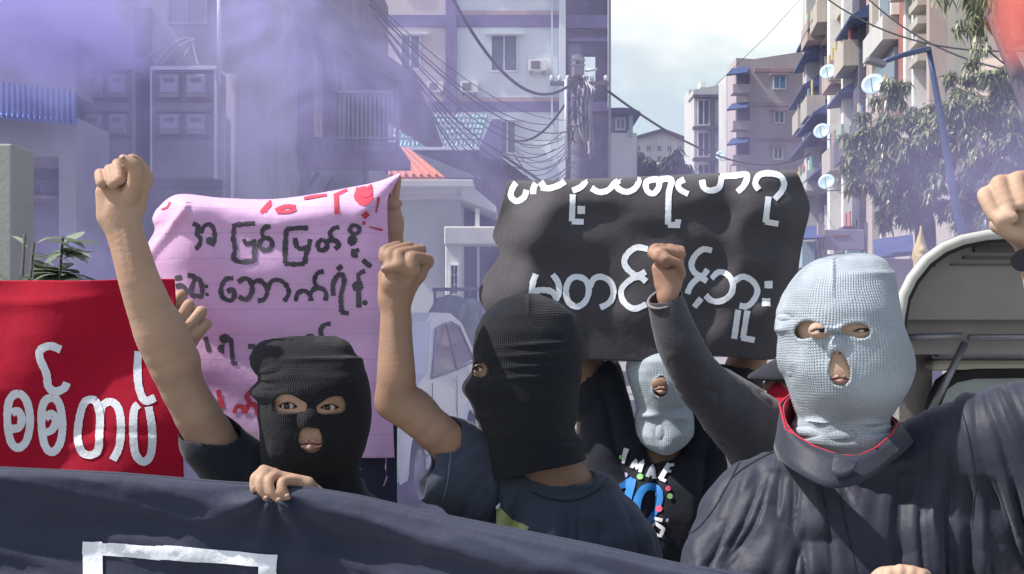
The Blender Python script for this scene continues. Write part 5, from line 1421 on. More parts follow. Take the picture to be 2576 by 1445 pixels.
rb.build('tile_rib', M['tile_orange'], R)
sheet3('roof', M['tin_dark'], B, [W(1034, 381, DH + 2.2), W(1034, 383, DH + 4), W(1210, 452, DH + 4), W(1120, 450, DH - .45)], 0.05)
mb = MB(); mb.prism([W(1160, 470, DH - .5), W(1190, 470, DH - .5), W(1248, 520, DH - .5), W(1248, 534, DH - .5), W(1160, 500, DH - .5)], (0, 3, 0)); mb.build('porch_roof', M['frame_white'], B)
part('porch_lintel', M['frame_white'], B, [(1117, 570, 1262, 616, DH - .6, .5)], 0.02)
part('porch_post', M['frame_white'], B, [(1195, 525, 1206, 570, DH - .5, .14)])
part('porch_post', M['frame_white'], B, [(1120, 616, 1159, 1060, DH - .55, .4)], 0.02)
part('porch_post', M['frame_pale'], B, [(1200, 616, 1206, 1060, DH - .4, .08)])
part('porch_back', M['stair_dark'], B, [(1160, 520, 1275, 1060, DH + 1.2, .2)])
window(B, 1132, 666, 1153, 742, DH - .62, M['frame_white'], nx=2, ny=3, w=3)
# clothes rail in front of it
DC = 14.5
B = thing('clothes_rail', 'thin metal clothes rail in front of the white porch', 'rail', (PX(1150, DC), DC, 0))
mb = MB(); mb.tube([W(1088, 729, DC), W(1262, 727, DC)], 0.022, 8)
mb.build('bar', M['steel_grey'], B, True)
for uu in (1094, 1258):
    mb = MB(); mb.tube([W(uu, 729, DC + .0), np.array((PX(uu, DC), DC, 0.0))], 0.018, 8); mb.build('leg', M['steel_grey'], B, True)
for (uu, ww, vv, ln, col, lab) in ((1132, 46, 742, 190, (0.17, 0.21, 0.22), 'grey green polo shirt hanging at the left of the clothes rail'), (1182, 34, 752, 170, (0.28, 0.34, 0.33), 'pale green shirt hanging in the middle of the clothes rail'), (1216, 26, 752, 200, (0.42, 0.40, 0.55), 'lilac dress hanging at the right of the clothes rail')):
    t = thing('hanging_garment', lab, 'clothes', tuple(W(uu, vv + ln, DC)), 'clothes on the rail')
    s = SDF(0.012); k_ = DC / FPX
    c0 = W(uu, vv, DC - .04)
    s.put(*loft_fn([c0[2], c0[2] - 8 * k_, c0[2] - 20 * k_, c0[2] - 60 * k_, c0[2] - ln * k_], [c0[0]] * 5, [DC - .04] * 5, [ww * .3 * k_, ww * .62 * k_, ww * .8 * k_, ww * .72 * k_, ww * .85 * k_], [.03, .05, .06, .07, .08], e=2.0), k=0.02)
    for sx in (-1, 1): s.cap(c0 + np.array((sx * ww * .55 * k_, 0, -16 * k_)), c0 + np.array((sx * ww * 1.02 * k_, 0, -58 * k_)), .055, .06, .02)
    s.build('garment', mat('garment_cloth', col, 0.85, 0.12, 8), t, disp=folds(7, 0.025, (1.6, 1, .25), seed=uu))
    mb = MB(); mb.tube([W(uu, 729, DC), W(uu + 2, 733, DC), W(uu, 744, DC - .03)], 0.012, 6); mb.build('hanger', M['steel_grey'], t, True)

# --- old wooden house, left
DW = 13.0
B = thing('wooden_house', 'old two storey wooden house with dark eave and railed balcony left of centre', 'building', (PX(780, DW), DW + 1, 0))
part('upper_wall', M['wood_old'], B, [(540, -160, 905, 385, DW, 3)])
part('lower_wall', M['plaster_grey'], B, [(556, 385, 925, 1160, DW + .3, 3)])
mb = MB(); mb.prism([W(560, -150, DW - 1.6), W(735, -60, DW - 1.6), W(872, 46, DW - 1.6), W(908, 88, DW - 1.6), W(1046, 192, DW - 1.6), W(1040, 201, DW - 1.6), W(985, 200, DW - 1.6), W(860, 120, DW - 1.6), W(700, 50, DW - 1.6), W(560, -20, DW - 1.6)], (0, 4.5, 0)); mb.build('roof', M['tin_dark'], B)
for uu, ww, v0, v1 in ((790, 12, 100, 345), (803, 8, 95, 345), (705, 9, 60, 380), (640, 10, 40, 380), (860, 10, 140, 345), (668, 6, 60, 380), (735, 6, 80, 380)):
    part('wall_batten', M['wood_pale'], B, [(uu, v0, uu + ww, v1, DW - .06, .06)])
for uu in (702, 719, 736): window(B, uu, 222, uu + 11, 268, DW - .04, M['wood_pale'], M['meter_glass'], nx=1, w=2)
window(B, 588, 150, 640, 235, DW - .05, M['wood_pale'], nx=2)
part('balcony_floor', M['wood_old'], B, [(600, 358, 1000, 382, DW - 1.5, 1.5)])
rl = MB()
for uu in range(842, 1000, 11): fbox(rl, uu, 232, uu + 3.4, 358, DW - 1.45, .03)
fbox(rl, 840, 228, 1001, 234, DW - 1.47, .07)
fbox(rl, 840, 345, 1001, 350, DW - 1.47, .07)
rl.build('balcony_rail', M['wood_pale'], B)
part('balcony_post', M['wood_old'], B, [(995, 200, 1002, 382, DW - 1.5, .1)]); part('balcony_post', M['wood_old'], B, [(838, 130, 846, 382, DW - 1.5, .1)])
part('ground_post', M['wood_old'], B, [(755, 382, 775, 1130, DW - 1.3, .14)]); part('ground_post', M['wood_old'], B, [(912, 382, 924, 1130, DW - 1.3, .12)])
for a, b in (((742, 436), (629, 590)), ((800, 436), (663, 637)), ((838, 448), (716, 650))):
    mb = MB(); mb.tube([W(*a, DW - 1.3), W(*b, DW - .1)], 0.022, 6); mb.build('prop', M['wood_old'], B, True)
part('door', M['wood_pale'], B, [(800, 470, 905, 1130, DW + .2, .1)])
window(B, 640, 470, 735, 620, DW + .2, M['wood_old'], nx=3, ny=2)

# --- grey wall with the meter cabinets
DG = 8.6
B = thing('grey_wall_house', 'stained grey house wall behind the meter cabinets in the purple smoke', 'building', (PX(330, DG), DG + 1, 0))
part('wall', M['plaster_grey'], B, [(192, -220, 560, 1320, DG, 3)])
part('ledge', M['concrete'], B, [(192, 455, 560, 470, DG - .12, .12)])
part('wall_pipe', M['wood_old'], B, [(338, 20, 378, 455, DG - .05, .05)])
window(B, 420, -120, 520, 60, DG - .06, M['wood_pale'], nx=2)
for k, (u0, u1, lab) in enumerate(((194, 338, 'grey electric meter cabinet, left one above the bare raised fist'), (379, 544, 'grey electric meter cabinet with pale rim, right one beside the wooden house'))):
    t = thing('meter_cabinet', lab, 'meter box', tuple(W((u0 + u1) / 2, 452, DG - .28)), 'electric meter cabinets')
    part('case', M['cabinet'], t, [(u0, 172, u1, 450, DG - .26, .24)], 0.015)
    part('case_rim', M['frame_pale'] if k else M['cabinet'], t, [(u0 - 2, 166, u1 + 2, 176, DG - .30, .28), (u1 - 6, 177, u1 + 2, 450, DG - .29, .02), (u0 - 2, 177, u0 + 3, 450, DG - .29, .02)], 0.004)
    w_ = (u1 - u0)
    for v0, v1 in ((186, 246), (286, 338)):
        part('shelf', M['cabinet_dark'], t, [(u0 + 12, v0 - 8, u1 - 14, v0 - 3, DG - .285, .02), (u0 + 12, v1 + 3, u1 - 14, v1 + 8, DG - .285, .02)])
        for f0 in (0.12, 0.53):
            a = u0 + w_ * f0; b = a + w_ * 0.31
            f = part('meter', M['cabinet'], t, [(a, v0, b, v1, DG - .31, .05)], 0.01)
            part('meter_window', M['meter_glass'], f, [(a + 5, v0 + 6, b - 5, v1 - 14, DG - .318, .006)])
            part('meter_dial', M['cabinet_dark'], f, [(a + 12, v0 + 10, b - 12, v0 + 20, DG - .325, .006)])
cb = []
for (a, b, dr) in (((386, 170), (475, 96), -.05), ((400, 170), (492, 100), -.04), ((440, 168), (488, 98), .02), ((500, 166), (484, 100), .02), ((330, 170), (480, 97), -.03)):
    cable('service_cable', 'pale service wire looping over the right meter cabinet', sag(W(*a, DG - .2), W(*b, DG - .12), dr), 0.007, M['cable_pale'], 'wires above the meter cabinets')
for u0, u1, v0, v1, lab in ((546, 556, -60, 210, 'pale conduit pipe running up the wall beside the right meter cabinet'), (570, 600, 188, 1300, 'pale weathered post between the meter cabinets and the wooden house')):
    mb = MB(); mb.tube([W((u0 + u1) / 2, v0, DG - .3), W((u0 + u1) / 2, v1, DG - .3)], (u1 - u0) / 2 * DG / FPX, 12); o = mb.build('wall_post', M['concrete'] if u1 - u0 > 20 else M['frame_pale'], None, True); props(o, lab, 'post')

# --- shop under the blue tin awning, far left
DL = 7.0
B = thing('shop_front', 'dim open shop under a blue corrugated awning at the left edge', 'building', (PX(60, DL + .8), DL + 1, 0))
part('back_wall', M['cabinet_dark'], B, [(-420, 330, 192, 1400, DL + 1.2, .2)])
part('side_wall', M['plaster_grey'], B, [(148, 394, 192, 1400, DL + .3, .8)])
part('beam', M['plaster_grey'], B, [(-420, 296, 192, 394, DL + .3, .6)])
part('upper_wall', M['plaster_grey'], B, [(-420, -200, 192, 240, DL + 1.0, .5)])
sheet3('awning', M['tin_blue'], B, [W(-420, 160, DL + 1.0), W(192, 232, DL + 1.0), W(192, 312, DL - .1), W(-420, 262, DL - .1)], 0.008, (44, 0.011))
sh = part('shelf', M['wood_pale'], B, [(-200, 492, 145, 500, DL + .9, .3)])
part('shelf_panel', M['concrete'], sh, [(-200, 452, 145, 492, DL + 1.1, .05)])
for k, uu in enumerate((52, 82, 110, 128)):
    mb = MB(); r_ = 0.03 + 0.006 * (k % 2); b_ = W(uu, 492, DL + .98)
    mb.tube([b_, b_ + np.array((0, 0, .02)), b_ + np.array((0, 0, .06)), b_ + np.array((0, 0, .07)), b_ + np.array((0, 0, .085))], [r_ * .8, r_, r_, r_ * .5, r_ * .3], 12)
    o = mb.build('pot', M['cabinet_dark'], None, True); props(o, 'small dark lidded pot on the shop shelf', 'pot', 'pots on the shop shelf')
mb = MB(); mb.box((PX(-30, 5.2), 5.2, 0), (PX(29, 5.2), 5.45, PZ(362, 5.2))); o = mb.build('gate_pillar', mat('pillar_grey', (0.33, 0.325, 0.325), 0.85, 0.05, 3, 0.2, 40, dirt=(0.36, 0.35, 0.34)), bevel=0.008); props(o, 'smooth pale grey gate pillar at the left edge', 'pillar')

# --- potted plants
def leaf(mb, base, dirv, ln, wd, droop=0.4, up=Vector((0, 0, 1))):
    d = Vector(dirv).normalized(); s = d.cross(up)
    if s.length < 1e-3: s = Vector((1, 0, 0))
    s.normalize(); b = Vector(base); v = []; f = []
    prof = (0.15, 0.75, 1.0, 0.7, 0.05)
    for i, w in enumerate(prof):
        t = i / 4
        c = b + d * ln * t + Vector((0, 0, -droop * ln * t * t))
        v += [c - s * wd * w * .5, c + Vector((0, 0, -wd * .12 * w)), c + s * wd * w * .5]
    for i in range(4):
        for k in range(2): f.append((i*3+k, i*3+k+1, (i+1)*3+k+1, (i+1)*3+k))
    mb.add(v, f)
def foliage(name, cols):
    m, nt, b = nmat(name)
    tc = nd(nt, 'ShaderNodeTexCoord'); n = nd(nt, 'ShaderNodeTexNoise', Scale=3.2, Detail=3.0); nt.links.new(tc.outputs['Object'], n.inputs['Vector'])
    n2 = nd(nt, 'ShaderNodeTexWhiteNoise'); gi = nd(nt, 'ShaderNodeNewGeometry'); nt.links.new(gi.outputs['Random Per Island'], n2.inputs['Vector'])
    r = nd(nt, 'ShaderNodeValToRGB'); nt.links.new(mth(nt, 'ADD', mth(nt, 'MULTIPLY', n.outputs['Fac'], 0.5), mth(nt, 'MULTIPLY', gi.outputs['Random Per Island'], 0.5)), r.inputs[0])
    r.color_ramp.elements[0].position = 0.2; r.color_ramp.elements[1].position = 0.85
    r.color_ramp.elements[0].color = cols[0] + (1,); r.color_ramp.elements[1].color = cols[1] + (1,)
    nt.links.new(r.outputs[0], b.inputs['Base Color']); b.inputs['Roughness'].default_value = 0.38
    o = nt.nodes['Material Output']; t = nd(nt, 'ShaderNodeBsdfTranslucent'); nt.links.new(r.outputs[0], t.inputs['Color'])
    ms = nd(nt, 'ShaderNodeMixShader'); ms.inputs[0].default_value = 0.25; nt.links.new(b.outputs[0], ms.inputs[1]); nt.links.new(t.outputs[0], ms.inputs[2]); nt.links.new(ms.outputs[0], o.inputs[0])
    return m
M['leaf_pale'] = foliage('leaf_pale', ((0.12, 0.17, 0.11), (0.38, 0.44, 0.34)))
M['leaf_dark'] = foliage('leaf_dark', ((0.018, 0.030, 0.018), (0.075, 0.095, 0.045)))
M['leaf_mango'] = foliage('leaf_mango', ((0.075, 0.10, 0.05), (0.35, 0.39, 0.20)))
def pot_plant(lab, u, v, d, n, ln, wd, h, m, seed, spread=0.5):
    rr = random.Random(seed)
    t = thing('potted_plant', lab, 'plant', tuple(W(u, 0, d)[:2]) + (0.14,))
    top = PZ(v, d)
    mb = MB(); b0 = np.array((PX(u, d), d, 0.14)); mb.tube([b0, b0 + np.array((0, 0, .02)), b0 + np.array((0, 0, .34)), b0 + np.array((0, 0, .38))], [.13, .14, .19, .19], 18); mb.build('pot', M['concrete'], t, True)
    st = MB(); lf = MB()
    for k in range(5):
        a = rr.uniform(0, 6.28); tip = Vector((PX(u, d) + .14 * math.cos(a), d + .10 * math.sin(a), top - rr.uniform(0, h)))
        st.tube([(PX(u, d), d, .36), (PX(u, d) + .05 * math.cos(a), d + .04 * math.sin(a), .9), tip], [.014, .011, .006], 6)
        for j in range(n // 5):
            a2 = rr.uniform(0, 6.28); f_ = rr.uniform(0, 1)
            base = tip + Vector((rr.uniform(-.05, .05), rr.uniform(-.05, .05), -f_ * h))
            leaf(lf, base, (math.cos(a2), math.sin(a2), rr.uniform(0.0, .9)), ln * rr.uniform(.7, 1.2), wd * rr.uniform(.8, 1.2), rr.uniform(.2, .6))
    st.build('stem', M['bark'], t, True); lf.build('leaves', m, t, True)
pot_plant('pale leafy shrub in a pot beside the grey gate pillar', 88, 588, 5.7, 260, .17, .075, .42, M['leaf_pale'], 3)
pot_plant('fern like plant in front of the grey gate pillar', -4, 575, 4.9, 60, .16, .035, .35, M['leaf_pale'], 5)
tw = MB(); rr = random.Random(4)
for k in range(26):
    x0 = rr.uniform(40, 320); tw.tube([W(x0, 712, 4.6), W(x0 + rr.uniform(-14, 14), 698, 4.6), W(x0 + rr.uniform(-26, 26), rr.uniform(670, 692), 4.62)], [.003, .002, .001], 4)
# --- utility pole
M['pole_dark'] = mat('pole_dark', (0.10, 0.10, 0.12), .9, .2, 4)
DP = 24.0
B = thing('utility_pole', 'concrete utility pole with dark crossarm, insulators and tangled cable loops', 'pole', (PX(1452, DP), DP, 0))
mb = MB(); mb.tube([(PX(1454, DP), DP, 0), W(1454, 140, DP)], [.19, .125], 14); mb.build('shaft', M['pole_dark'], B, True)
part('crossarm', M['wood_old'], B, [(1384, 205, 1532, 214, DP - .24, .1)])
part('bracket', M['steel_grey'], B, [(1434, 198, 1478, 222, DP - .15, .06)])
part('bracket', M['steel_grey'], B, [(1436, 148, 1472, 153, DP - .18, .06), (1436, 162, 1472, 166, DP - .18, .06)])
for uu in (1388, 1408, 1428, 1490, 1524):
    mb = MB(); p = W(uu, 204, DP - .19); mb.tube([p, p + np.array((0, 0, .02)), p + np.array((0, 0, .05)), p + np.array((0, 0, .08)), p + np.array((0, 0, .11))], [.02, .05, .03, .05, .02], 10); mb.build('insulator', M['frame_pale'], B, True)
mb = MB(); mb.tube([W(1424, 200, DP - .3), W(1424, 400, DP - .3)], .03, 8); mb.build('conduit', M['frame_pale'], B, True)
rr_ = random.Random(77)
for k, (a, sh) in enumerate(((1463, 0), (1472, 4), (1482, 2), (1490, -3))):
    mb = MB(); mb.tube([W(1468 + k * 3, 190 + 6 * k, DP - .3), W(a + 6, 225, DP - .34), W(a - 2 + sh, 270, DP - .33), W(a + 3, 330 + 10 * k, DP - .33), W(a + 8 - 4 * k, 360 + 14 * k, DP - .32), W(a - 6, 330, DP - .3), W(a - 10, 250, DP - .28), W(1458, 205, DP - .2)], .028, 6); mb.build('cable_loop', M['steel_grey'] if k % 2 else M['cable_pale'], B, True)
mb = MB(); mb.tube([W(1502, 175, DP - .2), W(1472, 178, DP - .2)], .03, 6); mb.build('arm', M['frame_pale'], B, True)
for k in range(7):
    mb = MB(); a = rr_.uniform(0, 6.28); r_ = rr_.uniform(.08, .22); zc_ = rr_.uniform(180, 300)
    mb.tube([W(1452 + 4 * math.sin(2 * q + a), zc_, DP - .2) + np.array((r_ * math.cos(q + a), -.05 - .1 * abs(math.sin(q)), .5 * r_ * math.sin(2 * q) - .10 * q)) for q in np.linspace(0, 6.0, 18)], .013, 5); mb.build('wire_coil', M['cable'], B, True)
part('junction_box', M['cabinet_dark'], B, [(1444, 168, 1470, 196, DP - .32, .16)])
# cables
cable('overhead_cable', 'thick black cable swooping from the top edge to the utility pole', sag(W(1120, -40, 17), W(1462, 186, DP - .2), .9, 22), 0.026)
cable('overhead_cable', 'single black cable running from the utility pole right to the mauve flats', sag(W(1530, 230, DP - .2), W(2040, 386, 47), .9, 22), 0.026)
cable('overhead_cable', 'faint thin wire crossing the clouds diagonally', [W(2030, -20, 40), W(1930, 90, 40), W(1800, 215, 40)], 0.010)
cable('overhead_cable', 'heavy black cable sagging from the pole down towards the dark shed', sag(W(1432, 245, DP - .3), W(1290, 352, 26), .3, 16), 0.024)
rr = random.Random(12)
for k in range(12):
    a = W(905 + 12 * k, -30 + 22 * k + rr.uniform(-8, 8), 12.2); b = W(1400 + rr.uniform(-6, 40), 300 + 14 * k + rr.uniform(-8, 8), DP - .3)
    cable('overhead_cable', 'thin dark cable crossing the flats between the eave and the utility pole', sag(a, b, .35 + .05 * k, 20), 0.006 + 0.002 * (k % 3), None, 'thin cables between eave and pole')
for k in range(7):
    a = W(1290 + rr.uniform(-10, 10), 352 + 12 * k * .6, 26); b = W(1426 + rr.uniform(-10, 20), 330 + 16 * k, DP - .3)
    cable('overhead_cable', 'thin cable fanning from the shed roof to the utility pole', sag(a, b, .25 + .05 * k, 14), 0.008, None, 'cables fanning to the pole')
for k, (a, b) in enumerate((((2070, -10), (2576, 128)), ((2180, -6), (2640, 190)))):
    cable('overhead_cable', ('upper' if k == 0 else 'lower') + ' black cable crossing the red and cream flats at top right', sag(W(*a, 22), W(*b, 15), .3, 16), 0.014)

# --- far middle: hut with curved awning, gabled block, trees
DK = 48.0
B = thing('rooftop_hut', 'pale blue hut with a curved dark awning beyond the utility pole', 'building', (PX(1570, DK), DK + 2, 0))
part('wall', M['wall_blue'], B, [(1536, 335, 1602, 915, DK, 4)]); part('upper_room', M['apt_slate'], B, [(1536, 285, 1580, 335, DK + .2, 3)])
part('post', M['tin_teal'], B, [(1583, 290, 1592, 345, DK - .1, .3)])
mb = MB(); mb.prism([W(1530, 272, DK - .6), W(1570, 271, DK - .6), W(1596, 274, DK - .6), W(1612, 282, DK - .6), W(1610, 292, DK - .6), W(1600, 285, DK - .6), W(1570, 283, DK - .6), W(1530, 284, DK - .6)], (0, 4, 0)); mb.build('awning', M['awning_blue'], B)
window(B, 1548, 296, 1574, 328, DK + .1)
DF = 96.0
B = thing('gabled_block', 'distant grey gabled block half hidden by trees at the end of the street', 'building', (PX(1662, DF), DF + 5, 0))
mb = MB(); mb.prism([W(1585, 860, DF), W(1740, 860, DF), W(1740, 356, DF), W(1668, 330, DF), W(1585, 350, DF)], (0, 12, 0)); mb.build('wall', M['apt_white'], B)
sheet3('roof', M['tin_dark'], B, [W(1668, 327, DF + 12), W(1668, 328, DF - .6), W(1746, 358, DF - .6), W(1746, 357, DF + 12)], 0.3)
sheet3('roof', M['tin_dark'], B, [W(1668, 328, DF - .6), W(1668, 327, DF + 12), W(1580, 352, DF + 12), W(1580, 353, DF - .6)], 0.3)
for r_ in range(3):
    for c_ in range(5): window(B, 1600 + 26 * c_, 366 + 26 * r_, 1612 + 26 * c_, 382 + 26 * r_, DF - .1, M['apt_white'], w=1.5)
def tree(lab, u, v, d, ru, rv, rd, n, ln, wd, m, seed, trunk=None, droop=(.3, 1.2), group=None, holes=4, name='tree', blobs=16):
    """trunk, limbs and a crown of leaf blades gathered in clumps"""
    rr = random.Random(seed); k = d / FPX
    c = Vector(W(u, v, d))
    t = thing(name, lab, 'tree', (c.x, c.y, 0), group)
    cl = []
    while len(cl) < blobs:
        p = Vector((rr.uniform(-1, 1), rr.uniform(-1, 1), rr.uniform(-1, 1)))
        if p.length < 1 and p.length > .25: cl.append(Vector((p.x * ru * k, p.y * rd, p.z * rv * k)) + c)
    tr = MB(); b0 = trunk or Vector((c.x, c.y, 0))
    b0 = Vector(b0); mid = b0.lerp(c, .6) + Vector((.1, 0, 0))
    tr.tube([Vector((b0.x, b0.y, 0)), b0.lerp(mid, .5), mid, c], [.16, .13, .11, .05], 10)
    for q in cl[:10]: tr.tube([mid.lerp(c, rr.uniform(0, .8)), mid.lerp(q, .5) + Vector((0, 0, .1)), q], [.055, .035, .012], 6)
    tr.build('trunk', M['bark'], t, True)
    lf = MB()
    for i in range(n):
        q = cl[rr.randrange(len(cl))]; rad = (4.2 / blobs ** .5 * (.30 + .12 * rr.random())) * max(ru * k, .4)
        o = Vector((rr.gauss(0, 1), rr.gauss(0, 1), rr.gauss(0, 1))); o = o.normalized() * rad * (rr.random() ** .5)
        a = rr.uniform(0, 6.28)
        leaf(lf, q + Vector((o.x, o.y * .8, o.z * .8)), (math.cos(a), math.sin(a), rr.uniform(-1.6, .35)), ln * rr.uniform(.7, 1.25), wd * rr.uniform(.8, 1.2), rr.uniform(*droop))
    lf.build('crown', m, t, True)
    return t
tree('dusky tree in front of the distant gabled block, nearer the hut', 1590, 418, 62, 48, 34, 1.2, 900, .42, .2, M['leaf_dark'], 21, group='trees at the end of the street')
tree('dusky tree in front of the distant gabled block, nearer the narrow white flats', 1680, 420, 66, 52, 36, 1.2, 900, .42, .2, M['leaf_dark'], 22, group='trees at the end of the street')
# --- narrow white flats
DN = 74.0
B = thing('apartment_block', 'narrow white flats with dark framed balconies left of the mauve flats', 'building', (PX(1785, DN), DN + 6, 0))
part('wall', M['apt_white'], B, [(1746, 238, 1850, 860, DN, 2.5)])
part('side_wall', M['apt_white'], B, [(1733, 226, 1748, 860, DN + 2.5, 2)])
mb = MB(); mb.prism([W(1744, 238, DN - .4), W(1744, 226, DN - .4), W(1770, 222, DN - .4), W(1832, 209, DN - .4), W(1850, 238, DN - .4)], (0, 2.5, 0)); mb.build('roof', M['apt_white'], B)
part('balcony_frame', M['tin_dark'], B, [(1787, 238, 1799, 860, DN - .5, .4), (1744, 238, 1820, 245, DN - .6, .4), (1744, 318, 1830, 326, DN - .6, .4), (1744, 397, 1830, 405, DN - .6, .4)])
for v0, v1 in ((250, 316), (332, 395), (412, 470)): window(B, 1755, v0, 1786, v1, DN - .2, M['frame_pale'], M['stair_dark'], nx=2, w=3)
part('water_tank', M['frame_white'], B, [(1762, 206, 1776, 220, DN + 3, 1)])
# --- mauve flats
DM = 62.0
B = thing('apartment_block', 'mauve flats with a blank end wall and three small hooded windows', 'building', (PX(1940, DM), DM + 8, 0))
mb = MB(); mb.prism([W(1852, 900, DM), W(2060, 900, DM), W(2060, 124, DM), W(1896, 149, DM), W(1852, 146, DM)], (0, 2.6, 0)); mb.build('wall', M['apt_mauve'], B)
for v0, v1 in ((172, 181), (259, 267), (346, 354), (430, 438)): part('band', M['apt_band'], B, [(1898, v0, 2044, v1, DM - .1, .2)])
window(B, 1945, 189, 1978, 225, DM - .1, M['frame_pale'], M['glass_blue'], w=3, hood=(1940, 184, 1984, 188), hm=M['apt_band'])
window(B, 1947, 279, 1974, 311, DM - .1, M['frame_pale'], M['glass_dark'], w=3, hood=(1941, 274, 1982, 278), hm=M['apt_band'])
window(B, 1945, 369, 1970, 402, DM - .1, M['frame_white'], M['glass_dark'], w=3, hood=(1938, 364, 1980, 368), hm=M['apt_band'])
for v0, v1 in ((176, 212), (264, 304), (352, 390)):
    f = part('balcony', M['stair_dark'], B, [(1853, v0, 1886, v1, DM - .15, .3)]); part('balcony_wall', M['apt_mauve'], f, [(1844, v1, 1887, v1 + 22, DM - 1.0, .9)])
    sheet3('awning', M['awning_blue'], f, [W(1842, v0 - 2, DM - .2), W(1886, v0 - 6, DM - .2), W(1880, v0 + 8, DM - 1.6), W(1828, v0 + 14, DM - 1.6)], .08)
part('side_wall', M['apt_white'], B, [(1828, 186, 1852, 900, DM + 2.7, 2.5)])

# --- the long flats on the right, seen along the street
A0 = np.array((PX(2384, 27.), 27.0)); A1 = np.array((PX(2036, 52.), 52.0))
dirA = (A1 - A0) / np.linalg.norm(A1 - A0); nA = np.array((-dirA[1], dirA[0]))
if nA[0] > 0: nA = -nA
def onA(u, v, out=0.0):
    r = np.array(((u - U0) / FPX, 1.0)); o = A0 + nA * out
    t = (o[0] * nA[0] + o[1] * nA[1]) / (r @ nA)
    return np.array((r[0] * t, t, CAMZ + (V0 - v) / FPX * t))
def slab(mb, u0, v0, u1, v1, o0, o1):
    """panel on the oblique front between two picture columns, standing out from o0 to o1 metres"""
    a = onA(u0, v0); b = onA(u1, v0); zt = CAMZ + (V0 - v0) / FPX * ((a[1] + b[1]) / 2); zb = CAMZ + (V0 - v1) / FPX * ((a[1] + b[1]) / 2)
    n3 = np.array((nA[0], nA[1], 0))
    p = [np.array((q[0], q[1], z)) + n3 * o for o in (o0, o1) for q, z in ((a, zb), (b, zb), (b, zt), (a, zt))]
    mb.add(p, [(0,1,2,3),(7,6,5,4),(0,4,5,1),(1,5,6,2),(2,6,7,3),(3,7,4,0)])
B = thing('apartment_block', 'long cream and peach flats with blue awnings running down the right side of the street', 'building', (A0[0], A0[1] + 10, 0))
n3 = np.array((nA[0], nA[1], 0)); d3 = np.array((dirA[0], dirA[1], 0)); a3 = np.array((A0[0], A0[1], 0.0))
def longwall(name, m, s0, s1, z0, z1, o0, o1, P=B):
    mb = MB(); p = [a3 + d3 * s + n3 * o + np.array((0, 0, z)) for o in (o0, o1) for s, z in ((s0, z0), (s1, z0), (s1, z1), (s0, z1))]
    mb.add(p, [(0,1,2,3),(7,6,5,4),(0,4,5,1),(1,5,6,2),(2,6,7,3),(3,7,4,0)]); return mb.build(name, m, P)
LA = np.linalg.norm(A1 - A0)
longwall('wall', M['apt_cream'], 0, LA, 0, 21, -9, 0)
def pil(u, w, m, v0=-300, v1=740, out=.25, name='pilaster'):
    mb = MB(); slab(mb, u, v0, u + w, v1, .0, out); return mb.build(name, m, B)
for u, w, m, o in ((2037, 14, 'apt_cream', .3), (2053, 7, 'apt_white', .5), (2074, 6, 'stair_dark', .2), (2106, 6, 'stair_dark', .15), (2113, 7, 'frame_white', .45), (2133, 20, 'apt_peach', .25), (2155, 6, 'frame_white', .5), (2172, 19, 'stair_dark', .35), (2196, 20, 'apt_peach', .2), (2222, 8, 'apt_cream', .4), (2290, 33, 'apt_red', .3), (2325, 6, 'frame_white', .5), (2335, 9, 'apt_peach', .4), (2348, 5, 'frame_white', .5), (2376, 8, 'apt_peach', .4)):
    pil(u, w, M[m], out=o)
rr = random.Random(31)
for fl in range(7):      # storeys: rows of windows, balconies and clutter
    z0 = 1.6 + 2.9 * fl
    for j in range(8):
        s0 = 1.0 + 3.1 * j + rr.uniform(-.2, .2)
        f = longwall('window', M['frame_pale' if rr.random() < .5 else 'frame_white'], s0, s0 + 1.5, z0, z0 + 1.45, .0, .10)
        mb = MB(); p = [a3 + d3 * s + n3 * o + np.array((0, 0, z)) for o in (.102, .12) for s, z in ((s0 + .1, z0 + .1), (s0 + 1.4, z0 + .1), (s0 + 1.4, z0 + 1.35), (s0 + .1, z0 + 1.35))]
        mb.add(p, [(0,1,2,3),(7,6,5,4),(0,4,5,1),(1,5,6,2),(2,6,7,3),(3,7,4,0)]); mb.build('pane', M['glass_dark'] if rr.random() < .6 else M['apt_slate'], f)
        if rr.random() < .6:
            g = longwall('balcony', M[rr.choice(('apt_white', 'apt_cream', 'apt_peach', 'stair_dark'))], s0 - .3, s0 + 1.8, z0 - .9, z0 - .1, .1, .8)
            for q in range(5):
                if rr.random() < .5: longwall('laundry', mat('laundry_cloth', rr.choice(((.5, .2, .2), (.2, .3, .5), (.6, .6, .58), (.15, .35, .28), (.5, .42, .2))), .85), s0 - .2 + .38 * q, s0 + .1 + .38 * q, z0 - .15, z0 + .35 + rr.uniform(0, .25), .55, .6, g)
    longwall('floor_band', M['apt_cream'], 0, LA, z0 - 1.02, z0 - .92, .0, .22)
def awn(u0, v0, u1, v1, dz=.50, out=.80, m='awning_blue'):
    a, b = onA(u0, (v0 + v1) / 2), onA(u1, v0)
    zt = b[2] + .05
    p = [np.array((b[0], b[1], zt)), np.array((a[0], a[1], zt)), np.array((a[0], a[1], zt - dz)) + n3 * out, np.array((b[0], b[1], zt - dz)) + n3 * out]
    mb = MB(); q_ = [p[0] - np.array((0, 0, dz)), p[1] - np.array((0, 0, dz))]
    mb.add([p[0], p[1], p[2], p[3], p[2] - np.array((0, 0, .08)), p[3] - np.array((0, 0, .08)), q_[1], q_[0]], [(0,1,2,3), (3,2,4,5), (1,6,4,2), (0,3,5,7), (7,5,4,6)]); mb.build('awning', M[m], B)
